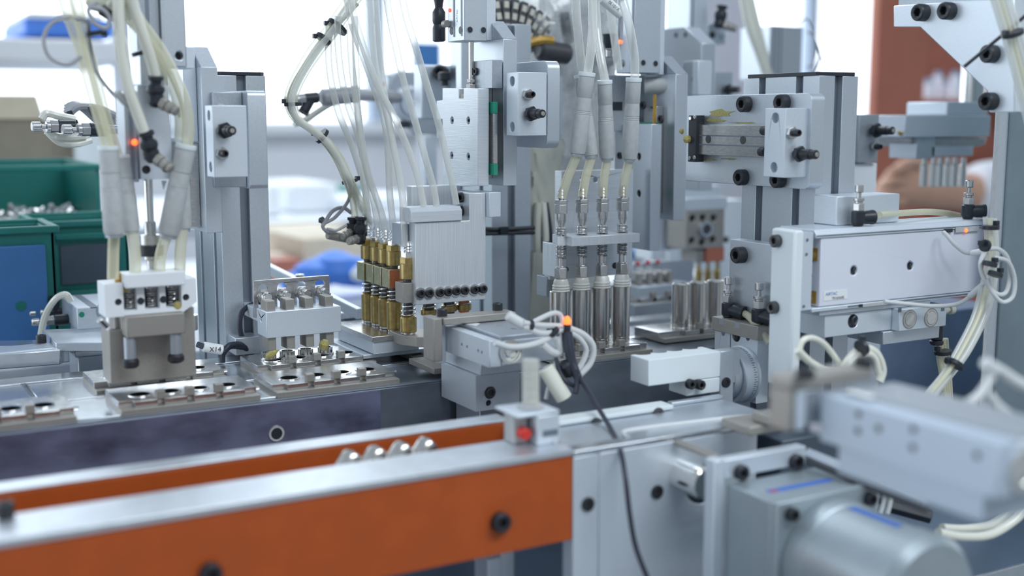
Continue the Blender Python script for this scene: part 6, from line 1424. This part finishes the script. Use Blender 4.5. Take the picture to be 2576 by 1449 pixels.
# air slide in the right foreground
XS2 = 450.
t = T('air_slide', 'large blurred aluminium air slide in the right foreground', 'air slide')
n = aX(2440, 1100, XS2); yf = aX(2065, 985, XS2).y; zt = -146.; zb = aX(2500, 1255, XS2).z; yn = aX(2512, 1180, XS2).y
ob('slide_body', G().prism('X', XS2, [(yn, zb), (yf, zb+1), (yf, zt), (yn, zt)], 14, []), 'matte', t, 1)
for x, y in ((2160, 1042), (2158, 1084), (2210, 1078), (2298, 1080), (2296, 1126), (2458, 1146)): ob('screw_hole', G().cyl(aX(x, y, XS2)+V((.2, 0, 0)), XN, 2.0, .3, 12), 'screw', t, 0)
ob('slide_table', G().box(XS2+14.3, XS2+52, yn+4, yf-2, zb+1, zt+1.5), 'matted', t, 1)
ob('end_face', G().box(XS2+14.3, XS2+50, yn, yn+3.7, zb+1, zt-1), 'aluw', t, .8)
ob('end_cap', G().lathe((XS2+17, yn, zt-14), YN, [(10.4, 0), (10.4, 1.6), (7.6, 1.6), (7.6, .6), (0, 1.6)], 30), 'chrome', t, 0)
ob('top_screw', G().cyl(aZ(2262, 993, zt+1.5), UP, 2.8, .4, 16), 'bright', t, 0); ob('paper_label', G().prism('Z', zt+1.7, pZ(zt+1.6, (2120, 985), (2190, 1003), (2205, 996), (2140, 980)), .1), 'label', t, 0)
ob('lower_body', G().box(XS2+4, XS2+46, yn+10, yf-10, zb-15, zb-.3), 'matte', t, 1)
t = T('slide_bracket', 'stained steel arm with two black bolts at the far end of the foreground air slide', 'bracket')
ya = yf+4
e0 = aY(1988, 985, ya); e1 = aY(2196, 945, ya)
ob('top_bar', G().box(e0.x, e1.x, ya, ya+16, e0.z, e0.z+7), 'tan', t, 1); 
for x, y in ((2026, 945), (2172, 915)): p = aZ(x, y+6, e0.z+7); ob('bolt', G().bolt(p, UP, 5, 5), 'screw', t, 0)
ob('front_leg', G().box(e0.x, e0.x+3, ya, ya+16, e0.z-22, e0.z-.2), 'tan', t, .8); ob('pale_leg', G().box(e0.x+4, e0.x+11, ya-.5, ya+12, e0.z-22, e0.z-.2), 'aluw', t, .8)
ob('slide_link', G().box(e0.x+11.3, XS2+8, ya+1, ya+8, e0.z-20, e0.z-1), 'alud', t, .8)
ob('mount_wing', G().box(XS2+6, XS2+40, yf+.3, ya+10, zb+2, zt-2), 'aluw', t, .8)
t = T('steel_jaws', 'stained steel jaws resting on the deck left of the foreground bracket', 'jaws')
jb = FB(1888, 1990, 1012, 1050, 610, 14); z0 = b0-1.8
ob('jaw', G().box(jb[0], jb[1], 610, 640, b0+3.4, b0+10), 'tan', t, 1); ob('jaw', G().box(jb[0]+12, jb[1]-3, 604, 622, b0+10.3, b0+17), 'tan', t, 1); ob('jaw_arm', G().box(jb[1]-12, jb[1]+22, 612, 630, b0+3.6, b0+8) if False else G().box(jb[1]-9, jb[1]+8, 606, 620, b0+17.3, b0+24), 'tan', t, 1)
t = T('drive_housing', 'dark grey drive housing behind the motor, under the foreground air slide', 'housing')
ob('housing_body', G().box(aY(1975, 1090, 612).x, aY(1975, 1090, 612).x+85, 652, 720, TZ+.5, b0-9) if False else G().box(aY(1968, 1090, 628).x, aY(2130, 1090, 628).x, 628, 700, TZ+.5, b0-10), 'cabd', t, 1.5)
for px in (2008, 2080): ob('dark_knob', G().cyl(V((aY(px, 1100, 650).x, 650, b0-9.8)), UP, 8, 5, 20, 1), 'blk', t, 0)
t = T('guide_bar', 'thin grey guide bar slanting from the motor bracket to the right', 'guide bar')
a, b_ = aY(2030, 1140, 585), aY(2330, 1262, 500); ob('bar_body', G().tube([a, b_], 4, 4), 'alu', t, .5); ob('bar_groove', G().tube([a-V((0, 1, 5)), b_-V((0, 1, 5))], 2.6, 4), 'dark', t, 0)
t = T('connector_plug', 'black ribbed connector plug beside the motor', 'connector')
a, b_ = aY(2238, 1272, 620), aY(2342, 1300, 600)
ob('plug_body', G().tube([a, b_], 5.5, 6), 'blk', t, .4); ob('cable_tail', G().tube(P3([(2228, 1268, 620), (2205, 1255, 622), (2160, 1262, 610), (2130, 1250, 600)]), 3, 8), 'cableb', t, 0)
for i, pts in enumerate(([(2232, 1292), (2240, 1250), (2225, 1210)], [(2215, 1290), (2226, 1245), (2210, 1205)], [(2200, 1286), (2206, 1240), (2190, 1208)])):
    tb('sensor_cable', 'cablew', [(x, y, 590+i*4) for x, y in pts], 1.7, 'white cable curling behind the motor'+(', nearest the black plug', ', between two others', ', leftmost of three')[i], 'cable', 'white cables behind the motor')
# cable loops right
for i, (pts, r, m, lab) in enumerate((([(2330, 1046, 420), (2400, 1028, 420), (2452, 1004, 420), (2482, 968, 420), (2496, 938, 420), (2500, 925, 418)], 2.5, 'cablew', 'blurred white cable rising from the top of the foreground slide'),
        ([(2478, 912, 420), (2520, 936, 420), (2560, 962, 418), (2620, 990, 415)], 3.2, 'cablew', 'blurred white cable running to the right edge from the cable peak'),
        ([(2486, 990, 420), (2510, 1020, 416), (2550, 1050, 412), (2600, 1080, 410)], 2.4, 'cablew', 'blurred white cable branching down over the foreground slide'),
        ([(2360, 1340, 560), (2420, 1350, 560), (2490, 1345, 560), (2550, 1310, 560), (2600, 1260, 560)], 3.4, 'tubew', 'cream tube curving round the end of the motor'),
        ([(2370, 1328, 575), (2430, 1330, 575), (2500, 1318, 575), (2560, 1270, 575), (2600, 1230, 575)], 3.2, 'tubew', 'second cream tube curving round the end of the motor'))):
    tb('sensor_cable' if m == 'cablew' else 'air_tube', m, pts, r, lab, 'cable' if m == 'cablew' else 'air tube', seg=12)
# ================================================================ CLEAR TUBES OF THE MIDDLE STATION
MG = 'clear tubes of the middle station'
def ct(lab, pts, r=3.0, m='tube', grp=MG, end=None):
    P = runon(pts, [aY(*p) for p in pts])
    if end is not None: P.append(V(end))
    return ob('air_tube', G().tube(P, r, 12), m, None, 0, label=lab, cat='air tube', group=grp)
def Ys(pts, y0, y1):
    n = len(pts); return [(x, y, y0+(y1-y0)*i/(n-1)) for i, (x, y) in enumerate(pts)]
tips = [V((q.x, q.y, 0)) for q in NZ]
def tipz(i): return aY((992, 971, 951, 928)[i], (590, 584, 582, 582)[i], NZ[i].y)
ct('clear tube leaving the tied bundle top and ending at the leftmost brass nozzle', Ys([(828, 60), (826, 132), (832, 199), (851, 281), (878, 348), (902, 417), (918, 480)], 1000, 1030)+[(926, 540, 1032)], end=tipz(3))
ct('clear tube to the second brass nozzle from the left', Ys([(850, 40), (850, 110), (860, 199), (876, 265), (898, 331), (918, 414), (934, 480)], 990, 1012)+[(946, 540, 1013)], end=tipz(2))
ct('clear tube crossing to the third brass nozzle of the left row', Ys([(880, 60), (884, 150), (892, 225), (902, 300), (914, 380), (930, 450)], 985, 994)+[(958, 530, 994)], end=tipz(1))
ct('clear tube falling straight among the others left of the manifold', Ys([(892, 40), (895, 150), (898, 240), (905, 330), (914, 430), (922, 520)], 1010, 1040)+[(924, 570, 1045)])
ct('clear tube with printed marks ending at the orange faced brass nozzle', Ys([(868, -30), (880, 40), (898, 100), (924, 170), (948, 240), (968, 310), (976, 381)], 960, 975)+[(980, 480, 975), (986, 540, 975)], end=tipz(0))
ct('clear tube curving behind the manifold to the large octagon plate nozzle', Ys([(928, -30), (934, 60), (942, 150), (956, 220), (976, 300), (992, 380), (1006, 450)], 960, 950)+[(1014, 510, 946), (1016, 560, 944)], end=aY(1018, 620, 944))
ct('clear tube entering the left end of the grey manifold', Ys([(878, -30), (890, 40), (910, 105), (934, 175), (960, 235), (994, 300), (1026, 374), (1052, 450)], 960, 942), end=aY(1066, 518, 941))
ct('clear tube entering the middle of the grey manifold', Ys([(968, -30), (978, 30), (992, 99), (1014, 199), (1042, 298), (1070, 397), (1090, 470)], 945, 941), end=aY(1098, 517, 941))
ct('clear tube entering the right end of the grey manifold, the steepest one', Ys([(1006, -30), (1024, 50), (1046, 120), (1070, 200), (1100, 300), (1124, 400), (1140, 470)], 935, 941), end=aY(1148, 514, 941))
ct('clear tube rising behind the manifold between two longer ones', Ys([(944, -20), (950, 80), (958, 170), (968, 240), (978, 300), (986, 370)], 1010, 1010)+[(990, 470, 1010)])
# tied bundle
base = [(930, -60), (872, 20), (832, 78), (795, 125), (760, 180), (738, 225), (732, 262), (748, 300), (790, 330), (822, 358), (852, 400), (876, 452)]
offs = ((-8, -4, 0), (0, 0, 8), (8, 4, 0), (2, 2, -6))
ends = ([(886, 500), (892, 545)], [(896, 500), (906, 546)], [(900, 490), (918, 530)], [(890, 490), (912, 525), (936, 560)])
labs = ('outermost', 'second', 'third', 'innermost')
for i, (dx, dy, dY) in enumerate(offs):
    k = 1.0
    P = [(x+dx*(1.3 if j < 4 else 1), y+dy, 1000+dY) for j, (x, y) in enumerate(base)]+[(x, y, 1030) for x, y in ends[i]]
    ct(labs[i]+' tube of the bundle tied with four black straps, left of the clear tubes', P, 3.0, 'tube' if i % 2 else 'tubey', 'tied tube bundle of the middle station')
tb('sensor_cable', 'cableg', [(900, 10, 1008), (825, 90, 1008), (765, 165, 1008), (728, 235, 1008), (733, 285, 1008), (790, 335, 1008), (850, 405, 1010), (874, 456, 1020), (878, 500, 1030), (845, 545, 1035), (812, 566, 1036), (826, 588, 1036)], 1.6, 'thin grey cable running with the tied bundle and looping to the black fittings', 'cable')
tb('sensor_cable', 'cableg', [(812, 568, 1036), (836, 532, 1036), (862, 522, 1036), (884, 536, 1036)], 1.8, 'short grey cable loop above the knurled knobs', 'cable'); tb('sensor_cable', 'cableg', [(822, 576, 1030), (845, 580, 1030), (872, 566, 1030)], 1.3, 'thin lower grey cable of the knurled fittings', 'cable')
for lab, x, y, r, n, Yy in (('long black tie high on the tied tube bundle', 848, 68, 9, (-.62, 0, -.75), 1000), ('small black tie below the long one on the bundle', 813, 98, 6.5, (-.62, 0, -.75), 1000), ('black tie at the left bend of the tied bundle', 738, 262, 7, (.05, 0, -1), 1000),
                  ('black tie on the slanting middle of the bundle', 810, 342, 6.5, (.75, 0, -.6), 1002), ('lowest black tie on the bundle above the brass nozzles', 880, 455, 6.5, (.25, 0, -1), 1015)):
    tie(lab, aY(x, y, Yy), n, r, tail=V((-1 if x < 850 else 1, 0, .3)).normalized())
# ================================================================ TUBES OF THE LEFT STATION (nearer, blurred)
LG = 'milky tubes of the left station'
def lt(lab, pts, Y0, Y1, r, m='tubew'): return ct(lab, Ys(pts, Y0, Y1), r, m, LG)
lt('broad cream tube from the top left down to the leftmost grey union', [(150, -40), (172, 30), (200, 110), (222, 190), (244, 270), (262, 330), (272, 374)], 890, 905, 4.6, 'tubey')
lt('second cream tube beside the broad one, entering the leaning union', [(186, -40), (200, 40), (222, 130), (244, 210), (264, 290), (296, 394)], 900, 925, 4.2, 'tubey')
lt('cream tube bending down to the lower black fitting of the left cylinder', [(296, -40), (300, 60), (308, 150), (326, 230), (344, 280), (362, 330)], 880, 896, 4.0)
lt('cream tube slanting into the upper black fitting of the left cylinder', [(322, -40), (340, 30), (364, 100), (380, 150), (390, 190)], 880, 899, 4.0)
lt('outer cream tube curving down to the right leaning union', [(300, -40), (350, 50), (400, 120), (438, 190), (466, 260), (474, 320), (470, 372)], 890, 905, 4.2, 'tubey')
lt('inner cream tube curving down to the right leaning union', [(300, 0), (356, 80), (404, 150), (436, 220), (452, 290), (452, 354)], 900, 932, 4.0, 'tubey')
lt('short milky tube crossing above the left cylinder', [(250, -30), (300, 30), (345, 70), (385, 120), (420, 190)], 930, 940, 3.6)
t = T('fitting_cluster', 'blurred knot of clear fittings and a dark sleeve at the top of the left tubes', 'air fitting')
ob('clear_body', G().lathe(aY(215, -6, 905), (1, 0, -.15), [(4, 0), (8, 4), (9, 14), (6, 20), (8, 26), (5, 34), (0, 36)], 16), 'tubew', t, 0); ob('dark_sleeve', G().cyl(aY(252, 22, 900), (.8, 0, -.45), 4.4, 12, 14, 1), 'blk', t, 0); ob('white_sleeve', G().cyl(aY(272, -4, 895), (.75, 0, -.5), 6, 20, 16, 2), 'tubew', t, 0)
tb('sensor_cable', 'cableg', [(244, 6, 880), (222, 26, 880), (240, 60, 880), (268, 70, 880), (276, 48, 880), (258, 24, 880), (225, 18, 880)], 1.5, 'small grey cable loop at the top of the left tubes', 'cable')
tb('sensor_cable', 'cableg', [(204, 142, 890), (178, 160, 890), (150, 158, 890), (122, 140, 890), (110, 104, 890), (120, 70, 890), (148, 48, 890), (190, 46, 890), (222, 56, 890)], 1.4, 'large open grey cable loop left of the tubes', 'cable')
tb('sensor_cable', 'cableg', [(222, 56, 890), (226, 110, 905), (238, 170, 905), (262, 210, 905), (288, 238, 900), (312, 252, 900), (335, 290, 898), (352, 340, 896)], 1.4, 'thin grey cable slanting from the loop to the left cylinder', 'cable')
t = T('cable_marker', 'brownish sleeve on the thin slanting grey cable of the left station', 'marker'); a, b_ = aY(292, 232, 896), aY(320, 262, 896); ob('marker_body', G().cyl(a, b_-a, 2.8, (b_-a).length, 14, .6), 'conn', t, 0)
tie('dark blurred tie on the broad cream tube', aY(238, 84, 896), (.2, 0, -1), 5.2, tail=V((1, 0, 0))); tie('dark blurred tie near the top of the lift cylinder tubes', aY(350, 134, 905), (.3, 0, -1), 4.6, tail=V((1, 0, .1)))
# ================================================================ TUBES OF THE RIGHT STATION
RG = 'clear tubes of the guided cylinder'
ct('yellowed tube lying along the top of the guided cylinder', [(2212, 541, 700), (2270, 536, 712), (2340, 533, 722), (2400, 540, 722), (2450, 556, 715)], 2.7, 'tubey', RG, )
bb_ = [(2488, 548, 655), (2492, 600, 652), (2492, 660, 650), (2480, 730, 648), (2460, 800, 645), (2420, 880, 640), (2385, 935, 636), (2340, 990, 630), (2290, 1050, 626)]
for i, (dx, dY) in enumerate(((-14, 0), (-7, 7), (0, -4), (7, 5), (14, 0), (20, 8))):
    ct(('leftmost', 'second', 'third', 'fourth', 'fifth', 'rightmost')[i]+' tube of the bundle falling at the right end of the guided cylinder',
       [(x+dx*(.95 if 2 < j < 6 else .7), y-(4 if i == 0 and j == 0 else 0)+abs(dx)*.1, Yv+dY) for j, (x, y, Yv) in enumerate(bb_)], 1.9, 'tubey' if i == 2 else 'tube', 'tube bundle right of the guided cylinder')
for i in range(4):
    ct(('left', 'second', 'third', 'right')[i]+' tube of the short bundle below the side valve', [(2358+i*7, 852, 700+i*3), (2362+i*7, 900, 700+i*3), (2370+i*6, 950, 698), (2376+i*5, 1010, 696)], 2.3, 'tubey', 'short tube bundle under the guided cylinder')
WG = 'white sensor cables of the guided cylinder'
tb('sensor_cable', 'cablew', [(2374, 584, 684), (2382, 592, 680), (2398, 612, 676), (2425, 634, 672), (2447, 637, 668)], 1.7, 'white cable curving down from the lit sensor of the guided cylinder', 'cable', WG, seg=10)
tb('sensor_cable', 'cablew', [(2478, 628, 640), (2510, 626, 636), (2535, 650, 634), (2540, 700, 634), (2528, 738, 634), (2500, 735, 636), (2475, 700, 638), (2466, 665, 640), (2476, 636, 640)], 1.8, 'inner white cable loop at the right end of the guided cylinder', 'cable', WG, seg=10)
tb('sensor_cable', 'cablew', [(2500, 648, 636), (2535, 658, 632), (2552, 700, 630), (2548, 745, 630), (2522, 760, 632), (2496, 735, 634), (2484, 700, 636)], 1.8, 'outer white cable loop at the right end of the guided cylinder', 'cable', WG, seg=10)
tb('sensor_cable', 'cablew', [(2224, 758, 682), (2280, 764, 678), (2350, 770, 674), (2410, 764, 670), (2442, 744, 666)], 1.7, 'white cable drooping from the lower sensor of the guided cylinder', 'cable', WG, seg=10)
tb('sensor_cable', 'cablew', [(2470, 718, 648), (2486, 700, 642), (2500, 668, 638), (2518, 652, 636)], 1.8, 'short white cable from the lower marker up into the loops', 'cable', WG, seg=10)
for lab, a, b_ in (('white marker on the upper sensor cable of the guided cylinder', (2446, 637, 667), (2478, 631, 650)), ('white marker on the drooping lower sensor cable', (2440, 745, 666), (2474, 716, 652))):
    a = aY(*a); b_ = aY(*b_); t = T('cable_marker', lab, 'marker', 'white cable markers of the guided cylinder'); ob('marker_body', G().cyl(a, b_-a, 2.6, (b_-a).length, 16, .5), 'label', t, 0)
for lab, x, y, r, n, Yy in (('black tie head standing out at the top of the right tube bundle', 2492, 572, 6, (0, 0, -1), 648), ('black tie at the upper marker of the right cables', 2478, 618, 4, (.9, 0, -.2), 640), ('black tie in the middle of the white cable loops', 2490, 664, 5, (.3, 0, 1), 632),
                   ('black tie with a long tail right of the white loops', 2504, 690, 5, (.4, 0, 1), 630), ('black tie low on the right tube bundle', 2400, 915, 7, (-.6, 0, -.8), 634), ('black tie ring on the short bundle under the side valve', 2372, 886, 6.5, (.1, 0, -1), 698)):
    tie(lab, aY(x, y, Yy), n, r, tail=V((-1 if x < 2485 else 1, 0, .5)).normalized())
for i, (pts, lab) in enumerate((([(2008, 905), (2016, 862), (2040, 850), (2074, 866), (2112, 915)], 'cream tube arch just right of the white upright bar'), ([(2006, 880), (2040, 912), (2080, 930), (2126, 924), (2165, 888)], 'lower cream tube sagging right of the white upright bar'),
                          ([(2120, 926), (2150, 888), (2180, 876), (2206, 892), (2220, 930), (2212, 960)], 'outer cream tube arch above the stained steel arm'), ([(2124, 932), (2152, 900), (2180, 890), (2200, 904), (2210, 940)], 'inner cream tube arch above the stained steel arm'))):
    ct(lab, [(x, y, 640-i*4) for x, y in pts], (2.3, 2.8, 3.2, 2.8)[i], 'tubew', 'cream tubes under the guided cylinder')
tie('black tie on top of the cream tube arch', aY(2168, 874, 626), (.9, 0, .3), 5.4, tail=V((0, 0, 1)))
for i in range(4):
    ct(('leftmost', 'second', 'third', 'rightmost')[i]+' clear tube passing the upper right corner over the gusset', [(2492+i*12, -30, 600), (2516+i*12, 50, 600), (2540+i*12, 130, 600), (2566+i*12, 230, 600), (2592+i*12, 330, 600)], 2.8, 'tubey' if i == 1 else 'tube', 'clear tubes at the upper right corner')
tb('cable_tie', 'cableb', [(2640, -20, 590), (2576, 42, 600), (2500, 106, 615), (2425, 168, 630)], 1.4, 'long straight black tie tail pointing down over the gusset', 'cable tie')
tie('small black tie on the upper right clear tubes', aY(2548, 84, 596), (.4, 0, -1), 7, tail=V((-1, 0, 0)))
finish()
